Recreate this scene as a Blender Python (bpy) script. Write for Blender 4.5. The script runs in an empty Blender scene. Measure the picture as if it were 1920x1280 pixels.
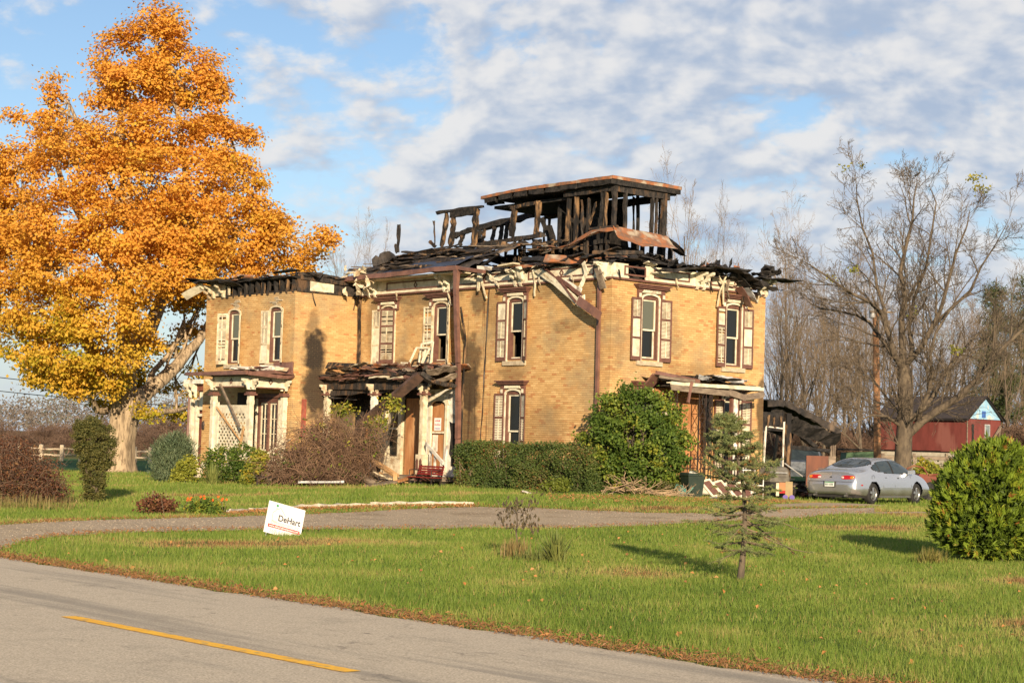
import bpy, math, random
import numpy as np
from mathutils import Vector, Matrix
R = math.radians
rng = np.random.default_rng(11)
random.seed(11)
scene = bpy.context.scene
COL = scene.collection

# ------------------------------------------------------------------ camera
FPX, IMG_W = 3367.0, 1920.0            # focal length in photo pixels
PITCH, ROLL, CAM_H = math.atan(202 / FPX), 0.030, 1.5
_f = np.array([0, math.cos(PITCH), math.sin(PITCH)])
_u0 = np.array([0, -math.sin(PITCH), math.cos(PITCH)])
_r0 = np.array([1.0, 0, 0])
_r = _r0 * math.cos(ROLL) + _u0 * math.sin(ROLL)
_u = -_r0 * math.sin(ROLL) + _u0 * math.cos(ROLL)
CAM = np.array([0, 0, CAM_H])
cam_data = bpy.data.cameras.new('camera')
cam = bpy.data.objects.new('camera', cam_data)
COL.objects.link(cam)
cam_data.sensor_width = 36.0
cam_data.lens = 36.0 * FPX / IMG_W
cam_data.clip_start, cam_data.clip_end = 0.2, 5000
cam.matrix_world = Matrix(((_r[0], _u[0], -_f[0], 0), (_r[1], _u[1], -_f[1], 0),
                           (_r[2], _u[2], -_f[2], CAM_H), (0, 0, 0, 1)))
scene.camera = cam

# ------------------------------------------------------------------ light
SUN_EL, SUN_AZ = R(15.0), R(6.5)       # azimuth: to the right of straight behind the camera
to_sun = Vector((math.sin(SUN_AZ) * math.cos(SUN_EL), -math.cos(SUN_AZ) * math.cos(SUN_EL), math.sin(SUN_EL)))
sun_data = bpy.data.lights.new('sun', 'SUN')
sun = bpy.data.objects.new('sun', sun_data)
COL.objects.link(sun)
sun_data.energy, sun_data.angle, sun_data.color = 5.0, R(0.53), (1.0, 0.80, 0.55)
sun.rotation_euler = to_sun.to_track_quat('Z', 'Y').to_euler()
sun.location = (5, -40, 12)
vs = scene.view_settings
vs.view_transform, vs.look, vs.gamma, vs.exposure = 'Standard', 'None', 1.0, 0.74
vs.use_curve_mapping = False
scene.cycles.use_denoising = True
scene.cycles.max_bounces = 6
scene.cycles.transparent_max_bounces = 6

world = bpy.data.worlds.new('World')
scene.world = world
world.use_nodes = True
WT = world.node_tree
WT.nodes.clear()


def nn(tree, kind, ins=None, **props):
    n = tree.nodes.new(kind)
    for k, v in props.items():
        setattr(n, k, v)
    for k, v in (ins or {}).items():
        s = n.inputs[k]
        if hasattr(v, 'is_output'):
            tree.links.new(v, s)
        else:
            s.default_value = v
    return n


def mth(tree, op, a, b=0.0, c=None, clamp=False):
    n = nn(tree, 'ShaderNodeMath', {0: a, 1: b}, operation=op, use_clamp=clamp)
    if c is not None:
        if hasattr(c, 'is_output'):
            tree.links.new(c, n.inputs[2])
        else:
            n.inputs[2].default_value = c
    return n.outputs[0]


def mixc(tree, fac, a, b, mode='MIX'):
    n = nn(tree, 'ShaderNodeMix', data_type='RGBA', blend_type=mode, clamp_factor=True)
    for i, v in ((0, fac), (6, a), (7, b)):
        if hasattr(v, 'is_output'):
            tree.links.new(v, n.inputs[i])
        else:
            n.inputs[i].default_value = (*v, 1) if i and len(v) == 3 else v
    return n.outputs[2]


def ramp(tree, fac, stops, interp='LINEAR'):
    n = nn(tree, 'ShaderNodeValToRGB', {0: fac})
    cr = n.color_ramp
    cr.interpolation = interp
    while len(cr.elements) < len(stops):
        cr.elements.new(0.5)
    for e, (p, c) in zip(cr.elements, stops):
        e.position = p
        e.color = (*c, 1) if hasattr(c, '__len__') else (c, c, c, 1)
    return n.outputs[0]


def smooth(tree, v, lo, hi):
    n = nn(tree, 'ShaderNodeMapRange', {0: v, 1: lo, 2: hi, 3: 0.0, 4: 1.0}, interpolation_type='SMOOTHSTEP')
    return n.outputs[0]


def sky_world():
    t = WT
    sky = nn(t, 'ShaderNodeTexSky', sky_type='NISHITA', sun_disc=False, sun_elevation=SUN_EL,
             sun_rotation=math.pi - SUN_AZ, altitude=200.0, air_density=1.0, dust_density=0.6, ozone_density=1.6)
    d = nn(t, 'ShaderNodeTexCoord').outputs['Generated']
    sp = nn(t, 'ShaderNodeSeparateXYZ', {0: d})
    zc = mth(t, 'MAXIMUM', sp.outputs[2], 0.0)
    inv = mth(t, 'DIVIDE', 1.0, mth(t, 'ADD', zc, 0.58))
    p = nn(t, 'ShaderNodeCombineXYZ', {0: mth(t, 'MULTIPLY', sp.outputs[0], inv),
                                       1: mth(t, 'MULTIPLY', sp.outputs[1], inv), 2: 0.0}).outputs[0]
    # streets of puffs run up to the right
    p = nn(t, 'ShaderNodeVectorRotate', {0: p, 3: R(10)}, rotation_type='Z_AXIS').outputs[0]
    p2 = nn(t, 'ShaderNodeMapping', {0: p, 1: (3.1, 1.7, 0.0), 3: (0.85, 1.0, 1.0)}).outputs[0]
    warp = nn(t, 'ShaderNodeTexNoise', {'Vector': p2, 'Scale': 6.0, 'Detail': 2.0}).outputs['Color']
    w = nn(t, 'ShaderNodeVectorMath', {0: warp, 1: (0.5, 0.5, 0.5)}, operation='SUBTRACT').outputs[0]
    w = nn(t, 'ShaderNodeVectorMath', {0: w, 'Scale': 0.045}, operation='SCALE').outputs[0]
    q = nn(t, 'ShaderNodeVectorMath', {0: p2, 1: w}, operation='ADD').outputs[0]

    def puff(vec, det=6.0):
        a = nn(t, 'ShaderNodeTexNoise', {'Vector': vec, 'Scale': 23.0, 'Detail': det, 'Roughness': 0.57}).outputs[0]
        b = nn(t, 'ShaderNodeTexNoise', {'Vector': vec, 'Scale': 6.0, 'Detail': 2.0, 'Roughness': 0.5}).outputs[0]
        return mth(t, 'ADD', mth(t, 'MULTIPLY', a, 0.62), mth(t, 'MULTIPLY', b, 0.38))
    n1 = puff(q)
    off = nn(t, 'ShaderNodeVectorMath', {0: q, 1: (-0.005, -0.017, 0.0)}, operation='ADD').outputs[0]
    n2 = puff(off, 3.0)
    # the cloud deck thins out towards the clear west
    front = smooth(t, mth(t, 'ADD', sp.outputs[0], mth(t, 'MULTIPLY', sp.outputs[1], 0.02)), -0.26, 0.02)
    cover = mth(t, 'MULTIPLY', front, 0.20)
    dens = mth(t, 'ADD', n1, mth(t, 'SUBTRACT', cover, 0.10))
    mask = smooth(t, dens, 0.45, 0.59)
    relief = mth(t, 'SUBTRACT', n1, n2)
    lit = smooth(t, mth(t, 'ADD', mth(t, 'MULTIPLY', relief, 1.8), mth(t, 'MULTIPLY', dens, -0.38)), -0.46, -0.02)
    ccol = mixc(t, lit, (0.455, 0.545, 0.70), (0.90, 0.88, 0.865))
    # haze near the horizon
    hz = mth(t, 'POWER', mth(t, 'SUBTRACT', 1.0, mth(t, 'MINIMUM', mth(t, 'MULTIPLY', zc, 5.0), 1.0)), 2.0)
    skyc = nn(t, 'ShaderNodeVectorMath', {0: sky.outputs[0], 'Scale': SKY_K}, operation='SCALE').outputs[0]
    skyc = mixc(t, 1.0, skyc, (0.95, 0.98, 1.06), 'MULTIPLY')
    c = mixc(t, mth(t, 'MULTIPLY', mask, 0.92), skyc, ccol)
    c = mixc(t, mth(t, 'MULTIPLY', hz, 0.85), c, (0.56, 0.66, 0.80))
    bg = nn(t, 'ShaderNodeBackground', {0: c, 1: SKY_STRENGTH})
    out = nn(t, 'ShaderNodeOutputWorld')
    t.links.new(bg.outputs[0], out.inputs[0])


SKY_K = 1.0 / 7.0            # brings the physical sky to the clouds' scale before the background strength
SKY_STRENGTH = 0.56
sky_world()


# ------------------------------------------------------------------ places seen in the photograph
def ray(x, y):
    return _f + _r * (x - 960) / FPX - _u * (y - 640) / FPX


def at(x, y, Y):
    d = ray(x, y)
    return CAM + d * (Y / d[1])


def sst(v, lo, hi):
    t = np.clip((np.asarray(v, float) - lo) / (hi - lo), 0, 1)
    return t * t * (3 - 2 * t)


def gz(x, y):
    """height of the ground"""
    x = np.asarray(x, float)
    y = np.asarray(y, float)
    h = 0.28 * sst(y, 35, 50) * (1 - 0.5 * sst(np.abs(x - 2), 3, 11)) * (1 - sst(y, 75, 95))
    h = h + 1.0 * sst(y, 62, 92) * sst(x, 4, 18)
    h = h - 0.05 * sst(-x, 9, 14) * sst(y, 40, 60)
    h = h + 2.2 * sst(y, 130, 330) + 0.03 * np.sin(x * 0.21) * np.sin(y * 0.17) * sst(y, 20, 30)
    return h


def ground(x, y):
    d = ray(x, y)
    z = 0.0
    for _ in range(12):
        P = CAM + d * ((z - CAM_H) / d[2])
        z = float(gz(P[0], P[1]))
    return P


def flat(x, y):
    d = ray(x, y)
    return CAM + d * (-CAM_H / d[2])


# ------------------------------------------------------------------ mesh helpers
class MB:
    def __init__(self):
        self.v, self.f, self.m = [], [], []

    def add(self, vs, fs, mi=0):
        o = len(self.v)
        self.v.extend([tuple(map(float, p)) for p in vs])
        self.f.extend([tuple(i + o for i in q) for q in fs])
        self.m.extend([mi] * len(fs))
        return self

    def hexa(self, p8, mi=0):
        return self.add(p8, [(0, 3, 2, 1), (4, 5, 6, 7), (0, 1, 5, 4), (1, 2, 6, 5), (2, 3, 7, 6), (3, 0, 4, 7)], mi)

    def box(self, x0, x1, y0, y1, z0, z1, mi=0):
        x0, x1 = sorted((x0, x1)); y0, y1 = sorted((y0, y1)); z0, z1 = sorted((z0, z1))
        return self.hexa([(x0, y0, z0), (x1, y0, z0), (x1, y1, z0), (x0, y1, z0),
                          (x0, y0, z1), (x1, y0, z1), (x1, y1, z1), (x0, y1, z1)], mi)

    def beam(self, p, q, w, t, up=(0, 0, 1), seg=1, jit=0.0, mi=0, taper=1.0):
        """board from p to q, w wide (across), t thick (along up)"""
        p, q, up = np.array(p, float), np.array(q, float), np.array(up, float)
        d = q - p
        L = np.linalg.norm(d)
        if L < 1e-6:
            return self
        d = d / L
        s = np.cross(d, up)
        if np.linalg.norm(s) < 1e-3:
            s = np.cross(d, (1.0, 0.2, 0.1))
        s /= np.linalg.norm(s)
        n = np.cross(s, d)
        vs = []
        for i in range(seg + 1):
            k = i / seg
            c = p + d * L * k
            sc = 1 + (taper - 1) * k
            for (a, b) in ((-1, -1), (1, -1), (1, 1), (-1, 1)):
                ja, jb, jl = (rng.normal(0, jit, 3) if jit else (0, 0, 0))
                vs.append(c + s * (a * w * sc / 2 + ja) + n * (b * t * sc / 2 + jb) + d * (jl if 0 < i < seg or jit == 0 else jl * 2))
        fs = [(3, 2, 1, 0)]
        for i in range(seg):
            o = i * 4
            for k in range(4):
                fs.append((o + k, o + (k + 1) % 4, o + 4 + (k + 1) % 4, o + 4 + k))
        o = seg * 4
        fs.append((o, o + 1, o + 2, o + 3))
        return self.add(vs, fs, mi)

    def tube(self, pts, rad, n=8, mi=0, cap=True):
        pts = [np.array(p, float) for p in pts]
        if not hasattr(rad, '__len__'):
            rad = [rad] * len(pts)
        vs, fs = [], []
        ref = np.array((0.31, 0.17, 0.93))
        for i, p in enumerate(pts):
            d = pts[min(i + 1, len(pts) - 1)] - pts[max(i - 1, 0)]
            d = d / (np.linalg.norm(d) + 1e-9)
            s = np.cross(d, ref)
            if np.linalg.norm(s) < 0.05:
                s = np.cross(d, (1, 0, 0))
            s /= np.linalg.norm(s)
            t = np.cross(d, s)
            for k in range(n):
                a = 2 * math.pi * k / n
                vs.append(p + rad[i] * (s * math.cos(a) + t * math.sin(a)))
        for i in range(len(pts) - 1):
            for k in range(n):
                fs.append((i * n + k, i * n + (k + 1) % n, (i + 1) * n + (k + 1) % n, (i + 1) * n + k))
        if cap:
            fs.append(tuple(range(n - 1, -1, -1)))
            fs.append(tuple(range((len(pts) - 1) * n, len(pts) * n)))
        return self.add(vs, fs, mi)

    def prism(self, poly, axis, d0, d1, mi=0):
        """poly: list of (a, b); axis 0/1/2 is the extrusion axis; (a, b) fill the other two in order"""
        def mk(ab, d):
            l = list(ab)
            l.insert(axis, d)
            return tuple(l)
        n = len(poly)
        vs = [mk(q, d0) for q in poly] + [mk(q, d1) for q in poly]
        fs = [tuple(range(n)), tuple(range(2 * n - 1, n - 1, -1))]
        fs += [(k, (k + 1) % n, n + (k + 1) % n, n + k) for k in range(n)]
        return self.add(vs, fs, mi)

    def lathe(self, prof, n=16, c=(0, 0, 0), mi=0):
        vs, fs = [], []
        for (r_, z_) in prof:
            for k in range(n):
                a = 2 * math.pi * k / n
                vs.append((c[0] + r_ * math.cos(a), c[1] + r_ * math.sin(a), c[2] + z_))
        for i in range(len(prof) - 1):
            for k in range(n):
                fs.append((i * n + k, i * n + (k + 1) % n, (i + 1) * n + (k + 1) % n, (i + 1) * n + k))
        return self.add(vs, fs, mi)

    def build(self, name, mats, parent=None, shade=False, off=None):
        me = bpy.data.meshes.new(name)
        v = self.v
        if off is not None:
            v = [(p[0] - off[0], p[1] - off[1], p[2] - off[2]) for p in v]
        me.from_pydata(v, [], self.f)
        return link(name, me, mats, parent, shade, self.m)


def link(name, me, mats, parent=None, shade=False, mi=None):
    if not isinstance(mats, (list, tuple)):
        mats = [mats]
    for m in mats:
        me.materials.append(m)
    if mi is not None and len(mats) > 1:
        me.polygons.foreach_set('material_index', np.array(mi, np.int32))
    if shade:
        me.polygons.foreach_set('use_smooth', np.ones(len(me.polygons), bool))
    me.update()
    o = bpy.data.objects.new(name, me)
    COL.objects.link(o)
    if parent is not None:
        o.parent = parent
    return o


def raw_mesh(name, verts, faces, mats, parent=None, attr=None, mi=None, smooth_=False):
    """verts (n,3), faces (m,k) arrays; attr: per-face float 'tint'"""
    verts = np.asarray(verts, np.float32)
    faces = np.asarray(faces, np.int32)
    me = bpy.data.meshes.new(name)
    me.vertices.add(len(verts))
    me.vertices.foreach_set('co', verts.ravel())
    m, k = faces.shape
    me.loops.add(m * k)
    me.loops.foreach_set('vertex_index', faces.ravel())
    me.polygons.add(m)
    me.polygons.foreach_set('loop_start', np.arange(0, m * k, k, dtype=np.int32))
    me.update(calc_edges=True)
    if not smooth_:
        me.polygons.foreach_set('use_smooth', np.zeros(m, bool))
    if attr is not None:
        a = me.attributes.new('tint', 'FLOAT', 'FACE')
        a.data.foreach_set('value', np.asarray(attr, np.float32))
    return link(name, me, mats, parent, smooth_, mi)


def tag(o, label=None, cat=None, group=None, kind=None):
    if label:
        o['label'] = label
    if cat:
        o['category'] = cat
    if group:
        o['group'] = group
    if kind:
        o['kind'] = kind
    return o


def thing(name, loc, rz, label, cat, group=None):
    o = bpy.data.objects.new(name, None)
    o.empty_display_size = 0.2
    COL.objects.link(o)
    o.location = tuple(map(float, loc))
    o.rotation_euler = (0, 0, rz)
    return tag(o, label, cat, group)


def part_of(name, parent):
    o = bpy.data.objects.new(name, None)
    COL.objects.link(o)
    o.parent = parent
    return o


def dup(o, parent=None):
    c = o.copy()
    COL.objects.link(c)
    if parent is not None:
        c.parent = parent
    for ch in o.children:
        dup(ch, c)
    return c


# ------------------------------------------------------------------ materials
def base_mat(name):
    m = bpy.data.materials.new(name)
    m.use_nodes = True
    t = m.node_tree
    return m, t, t.nodes['Principled BSDF']


def mat(name, c1, c2=None, scale=4.0, rough=0.7, bump=0.0, bscale=None, spec=0.3, metal=0.0, detail=5.0,
        lo=0.35, hi=0.65, stretch=None, c3=None, s3=1.0, coord='Object'):
    m, t, b = base_mat(name)
    b.inputs['Roughness'].default_value = rough
    b.inputs['Specular IOR Level'].default_value = spec
    b.inputs['Metallic'].default_value = metal
    if c2 is None:
        c2 = tuple(x * 0.8 for x in c1)
    v = nn(t, 'ShaderNodeTexCoord').outputs[coord]
    if stretch:
        v = nn(t, 'ShaderNodeMapping', {0: v, 3: stretch}).outputs[0]
    n = nn(t, 'ShaderNodeTexNoise', {'Vector': v, 'Scale': scale, 'Detail': detail, 'Roughness': 0.6})
    c = mixc(t, smooth(t, n.outputs[0], lo, hi), c1, c2)
    if c3:
        n3 = nn(t, 'ShaderNodeTexNoise', {'Vector': v, 'Scale': s3, 'Detail': 3.0})
        c = mixc(t, smooth(t, n3.outputs[0], 0.52, 0.66), c, c3)
    t.links.new(c, b.inputs['Base Color'])
    if bump:
        nb = nn(t, 'ShaderNodeTexNoise', {'Vector': v, 'Scale': bscale or scale * 4, 'Detail': 4.0})
        bp = nn(t, 'ShaderNodeBump', {'Strength': bump, 'Distance': 0.02, 'Height': nb.outputs[0]})
        t.links.new(bp.outputs[0], b.inputs['Normal'])
    return m


def leaf_mat(name, stops, trans=0.35, rough=0.55):
    """colour by the per-face 'tint' value"""
    m, t, b = base_mat(name)
    a = nn(t, 'ShaderNodeAttribute', attribute_name='tint', attribute_type='GEOMETRY')
    c = ramp(t, a.outputs['Fac'], stops)
    t.links.new(c, b.inputs['Base Color'])
    b.inputs['Roughness'].default_value = rough
    b.inputs['Specular IOR Level'].default_value = 0.25
    tr = nn(t, 'ShaderNodeBsdfTranslucent', {0: c})
    mx = nn(t, 'ShaderNodeMixShader', {0: trans, 1: b.outputs[0], 2: tr.outputs[0]})
    out = [n for n in t.nodes if n.type == 'OUTPUT_MATERIAL'][0]
    t.links.new(mx.outputs[0], out.inputs[0])
    return m


def glass_mat(name, tint=(0.02, 0.025, 0.03), rough=0.06):
    m, t, b = base_mat(name)
    b.inputs['Base Color'].default_value = (*tint, 1)
    b.inputs['Roughness'].default_value = rough
    b.inputs['Specular IOR Level'].default_value = 0.6
    return m

# ------------------------------------------------------------------ house paints and woods
CREAM = mat('cream_paint', (0.66, 0.59, 0.43), (0.50, 0.42, 0.29), 6, 0.65, 0.2, c3=(0.38, 0.28, 0.17), s3=2.6)
CREAM2 = mat('clean_cream_paint', (0.70, 0.65, 0.51), (0.58, 0.52, 0.38), 5, 0.65, 0.15, c3=(0.46, 0.40, 0.30), s3=3.5)
WHITE = mat('weathered_white_paint', (0.76, 0.73, 0.66), (0.62, 0.57, 0.48), 5, 0.65, 0.15, c3=(0.30, 0.25, 0.20), s3=2.2)
BROWN = mat('brown_paint', (0.165, 0.078, 0.058), (0.115, 0.055, 0.042), 6, 0.55, 0.1)
BROWN_M = mat('brown_sheet_metal', (0.20, 0.10, 0.075), (0.13, 0.065, 0.05), 3, 0.42, 0.15, bscale=2.5, spec=0.5)
STONE = mat('sill_stone', (0.50, 0.42, 0.30), (0.36, 0.29, 0.2), 8, 0.8, 0.2)
CHAR = mat('charred_wood', (0.012, 0.011, 0.011), (0.045, 0.036, 0.03), 9, 0.75, 0.9, 22, spec=0.35,
           c3=(0.10, 0.058, 0.032), s3=3.4, stretch=(1, 1, 0.45))
CHAR_D = mat('black_char', (0.010, 0.0095, 0.0095), (0.035, 0.03, 0.027), 7, 0.8, 0.9, 16, spec=0.3)
CHAR_T = mat('half_burnt_timber', (0.016, 0.014, 0.013), (0.26, 0.155, 0.078), 5.5, 0.75, 0.7, 18, stretch=(1, 1, 0.3), lo=.46, hi=.68)
RUST = mat('rusty_roof_metal', (0.33, 0.12, 0.045), (0.16, 0.10, 0.07), 3.5, 0.6, 0.4, 9, c3=(0.35, 0.29, 0.22), s3=2.2)
ROOFING = mat('burnt_roofing', (0.022, 0.02, 0.02), (0.06, 0.048, 0.04), 3, 0.75, 0.8, 12, c3=(0.14, 0.10, 0.07), s3=1.3)
TARP = mat('black_roofing_felt', (0.018, 0.019, 0.026), (0.03, 0.03, 0.04), 4, 0.4, 0.3, 6, spec=0.5)
PLY = mat('orange_plywood', (0.42, 0.20, 0.085), (0.30, 0.13, 0.05), 7, 0.7, 0.2, stretch=(1, 1, 0.25), c3=(0.5, 0.28, 0.13), s3=3)
OLDWOOD = mat('grey_old_wood', (0.24, 0.19, 0.14), (0.14, 0.105, 0.08), 7, 0.8, 0.4, stretch=(0.4, 1, 1))
RAWWOOD = mat('raw_lumber', (0.48, 0.30, 0.14), (0.36, 0.20, 0.09), 7, 0.7, 0.2, stretch=(1, 1, 0.4))
DARKROOM = mat('sooty_interior', (0.02, 0.017, 0.015), (0.04, 0.03, 0.025), 2, 0.9)
IRON = mat('black_iron', (0.02, 0.018, 0.018), (0.05, 0.03, 0.022), 9, 0.5)
GLASS = glass_mat('window_glass', (0.016, 0.018, 0.018), 0.12)
GLASS.node_tree.nodes['Principled BSDF'].inputs['Specular IOR Level'].default_value = 0.28
GLASS_W = glass_mat('curtained_glass', (0.10, 0.105, 0.075), 0.2)
GUTTER_D = mat('sooty_brown_gutter', (0.10, 0.06, 0.045), (0.05, 0.034, 0.028), 4, 0.55, 0.3)
PAPER = mat('white_paper', (0.82, 0.80, 0.78), (0.74, 0.72, 0.72), 3, 0.6)
GREYMETAL = mat('grey_metal', (0.42, 0.42, 0.42), (0.3, 0.3, 0.3), 5, 0.4, spec=0.5)


def brick_mat(name, mortar):
    m, t, b = base_mat(name)
    co = nn(t, 'ShaderNodeTexCoord').outputs['Object']
    s = nn(t, 'ShaderNodeSeparateXYZ', {0: co})
    x, y, z = s.outputs
    run = mth(t, 'ADD', x, y)
    uv = nn(t, 'ShaderNodeCombineXYZ', {0: run, 1: z, 2: 0.0}).outputs[0]
    # one tone per brick, from its course and place
    row = mth(t, 'FLOOR', mth(t, 'DIVIDE', mth(t, 'ADD', z, BR_H * 20), BR_H))
    colm = mth(t, 'FLOOR', mth(t, 'ADD', mth(t, 'DIVIDE', run, BR_W), mth(t, 'MULTIPLY', mth(t, 'MODULO', row, 2.0), 0.5)))
    wn = nn(t, 'ShaderNodeTexWhiteNoise', {0: nn(t, 'ShaderNodeCombineXYZ', {0: row, 1: colm, 2: 0.0}).outputs[0]}, noise_dimensions='2D')
    if mortar:
        c = mixc(t, nn(t, 'ShaderNodeTexNoise', {'Vector': co, 'Scale': 6.0, 'Detail': 3.0}).outputs[0], (0.165, 0.115, 0.066), (0.235, 0.165, 0.095))
    else:
        c = mixc(t, wn.outputs[0], (0.585, 0.378, 0.168), (0.465, 0.278, 0.114))
        c = mixc(t, mth(t, 'MULTIPLY', smooth(t, wn.outputs[0], 0.90, 0.97), 0.5), c, (0.42, 0.155, 0.065))
        c = mixc(t, mth(t, 'MULTIPLY', smooth(t, wn.outputs[0], 0.12, 0.02), 0.4), c, (0.64, 0.45, 0.215))
    # patches of redder brick; grey weathering deepened to paint in soft tree shadows
    n1 = nn(t, 'ShaderNodeTexNoise', {'Vector': nn(t, 'ShaderNodeMapping', {0: uv, 3: (0.55, 1.5, 1)}).outputs[0], 'Scale': 1.1, 'Detail': 6.0, 'Roughness': 0.65}).outputs[0]
    c = mixc(t, mth(t, 'MULTIPLY', smooth(t, n1, 0.50, 0.70), 0.50), c, (0.42, 0.215, 0.095))
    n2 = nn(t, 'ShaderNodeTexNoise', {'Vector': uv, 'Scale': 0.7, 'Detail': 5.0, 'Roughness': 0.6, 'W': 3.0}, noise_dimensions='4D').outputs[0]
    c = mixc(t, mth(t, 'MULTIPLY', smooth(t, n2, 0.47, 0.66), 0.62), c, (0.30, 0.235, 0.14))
    # soot and water marks, each where the fire left it
    nz = nn(t, 'ShaderNodeTexNoise', {'Vector': uv, 'Scale': 2.2, 'Detail': 6.0, 'Roughness': 0.6}).outputs[0]
    jit = mth(t, 'MULTIPLY', mth(t, 'SUBTRACT', nz, 0.5), 1.5)

    def blob(u0, ru, z0, rz, amt, plane):
        du = mth(t, 'DIVIDE', mth(t, 'SUBTRACT', run, u0), ru)
        dz = mth(t, 'DIVIDE', mth(t, 'SUBTRACT', z, z0), rz)
        r2 = mth(t, 'ADD', mth(t, 'POWER', mth(t, 'ABSOLUTE', du), 2.0), mth(t, 'POWER', mth(t, 'ABSOLUTE', dz), 2.0))
        v = smooth(t, mth(t, 'ADD', mth(t, 'SQRT', r2), jit), 1.15, 0.55)
        return mth(t, 'MULTIPLY', mth(t, 'MULTIPLY', v, amt), plane)
    onA = mth(t, 'LESS_THAN', mth(t, 'ABSOLUTE', x), 0.02)                       # main front
    onS = mth(t, 'LESS_THAN', mth(t, 'ABSOLUTE', mth(t, 'SUBTRACT', y, 12.8)), 0.02)   # side of the wing
    onW = mth(t, 'LESS_THAN', mth(t, 'ABSOLUTE', mth(t, 'ADD', x, 2.66)), 0.02)      # wing front
    onB = mth(t, 'LESS_THAN', mth(t, 'ABSOLUTE', y), 0.02)
    soot = [blob(12.8 - 1.80, 0.52, 4.6, 0.95, 1.0, onS), blob(12.8 - 1.72, 0.62, 3.4, 1.2, 0.95, onS), blob(12.8 - 1.1, 0.9, 3.1, 0.9, 0.95, onS),
            blob(12.8 - 1.90, 0.28, 5.6, 0.6, 0.45, onS), blob(12.8 - 0.4, 0.6, 2.9, 1.3, 0.8, onS),
            blob(6.45, 0.55, 4.4, 0.8, 0.75, onA), blob(6.5, 0.55, 3.4, 1.1, 0.9, onA), blob(6.5, 0.5, 1.9, 1.7, 0.7, onA), blob(6.3, 0.4, 6.2, 0.5, 0.6, onA),
            blob(10.1, 3.2, 3.1, 0.75, 1.0, onA), blob(10.3, 3.0, 1.9, 1.4, 0.55, onA), blob(9.9, 2.6, 4.1, 0.35, 0.5, onA),
            blob(4.5, 0.75, 3.85, 0.35, 0.45, onA), blob(1.9, 0.8, 5.3, 0.25, 0.35, onA), blob(9.6, 0.7, 6.2, 0.45, 0.3, onA),
            blob(6.7, 0.22, 2.9, 1.4, 0.8, onB), blob(3.4, 1.6, 3.95, 0.5, 0.3, onB), blob(1.6, 0.7, 6.55, 0.3, 0.3, onB), blob(0.2, 0.5, 5.0, 1.6, 0.28, onB), blob(2.6, 0.6, 4.6, 1.3, 0.22, onB), blob(2.9, 1.2, 2.2, 0.9, 0.28, onA), blob(1.3, 0.9, 6.3, 0.5, 0.35, onA), blob(3.0, 0.8, 6.45, 0.35, 0.4, onA), blob(9.3, 2.2, 6.5, 0.35, 0.5, onA), blob(4.3, 0.9, 6.55, 0.25, 0.4, onA), blob(5.4, 0.5, 5.9, 0.9, 0.35, onA), blob(11.9, 0.5, 5.6, 1.2, 0.4, onA), blob(14.6, 1.2, 6.5, 0.3, 0.4, onW), blob(16.9, 1.0, 6.5, 0.35, 0.4, onW), blob(15.8, 0.22, 5.4, 0.8, 0.15, onW), blob(11.5, 0.9, 2.1, 1.2, 0.25, onW)]
    v = soot[0]
    for k in soot[1:]:
        v = mth(t, 'MAXIMUM', v, k)
    # soot lies on the brick faces; the joints stay paler
    c = mixc(t, mth(t, 'MULTIPLY', v, 0.45 if mortar else 1.0), c, (0.030, 0.024, 0.020))
    # thin black runs down the wall beside the hanging downspout
    drip = nn(t, 'ShaderNodeTexNoise', {'Vector': nn(t, 'ShaderNodeCombineXYZ', {0: mth(t, 'MULTIPLY', run, 11.0), 1: mth(t, 'MULTIPLY', z, 0.25), 2: 0.0}).outputs[0], 'Scale': 1.0, 'Detail': 2.0}).outputs[0]
    zone = mth(t, 'MULTIPLY', mth(t, 'MULTIPLY', smooth(t, run, 5.35, 5.75), smooth(t, run, 7.0, 6.6)), mth(t, 'MULTIPLY', onA, smooth(t, z, 6.9, 5.9)))
    c = mixc(t, mth(t, 'MULTIPLY', mth(t, 'MULTIPLY', smooth(t, drip, 0.56, 0.66), zone), 0.7), c, (0.045, 0.028, 0.02))
    t.links.new(c, b.inputs['Base Color'])
    b.inputs['Roughness'].default_value = 0.88
    b.inputs['Specular IOR Level'].default_value = 0.15
    h = nn(t, 'ShaderNodeTexNoise', {'Vector': co, 'Scale': 30.0, 'Detail': 3.0}).outputs[0]
    bp = nn(t, 'ShaderNodeBump', {'Strength': 0.5, 'Distance': 0.008, 'Height': h})
    t.links.new(bp.outputs[0], b.inputs['Normal'])
    return m


BR_W, BR_H = 0.214, 0.0677
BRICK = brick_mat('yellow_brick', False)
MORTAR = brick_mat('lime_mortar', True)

# ------------------------------------------------------------------ ground, road, drive
NROAD = np.array([0.7604, 0.6494])       # across the road, towards the house
TROAD = np.array([-0.6494, 0.7604])      # along the road, away to the left
ROAD_EDGE, ROAD_FAR, ROAD_LINE = 9.54, 3.5, 6.98


def pip(px, py, poly):
    """points in polygon"""
    inside = np.zeros(len(px), bool)
    j = len(poly) - 1
    for i in range(len(poly)):
        xi, yi = poly[i]
        xj, yj = poly[j]
        c = ((yi > py) != (yj > py)) & (px < (xj - xi) * (py - yi) / (yj - yi + 1e-12) + xi)
        inside ^= c
        j = i
    return inside


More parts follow.
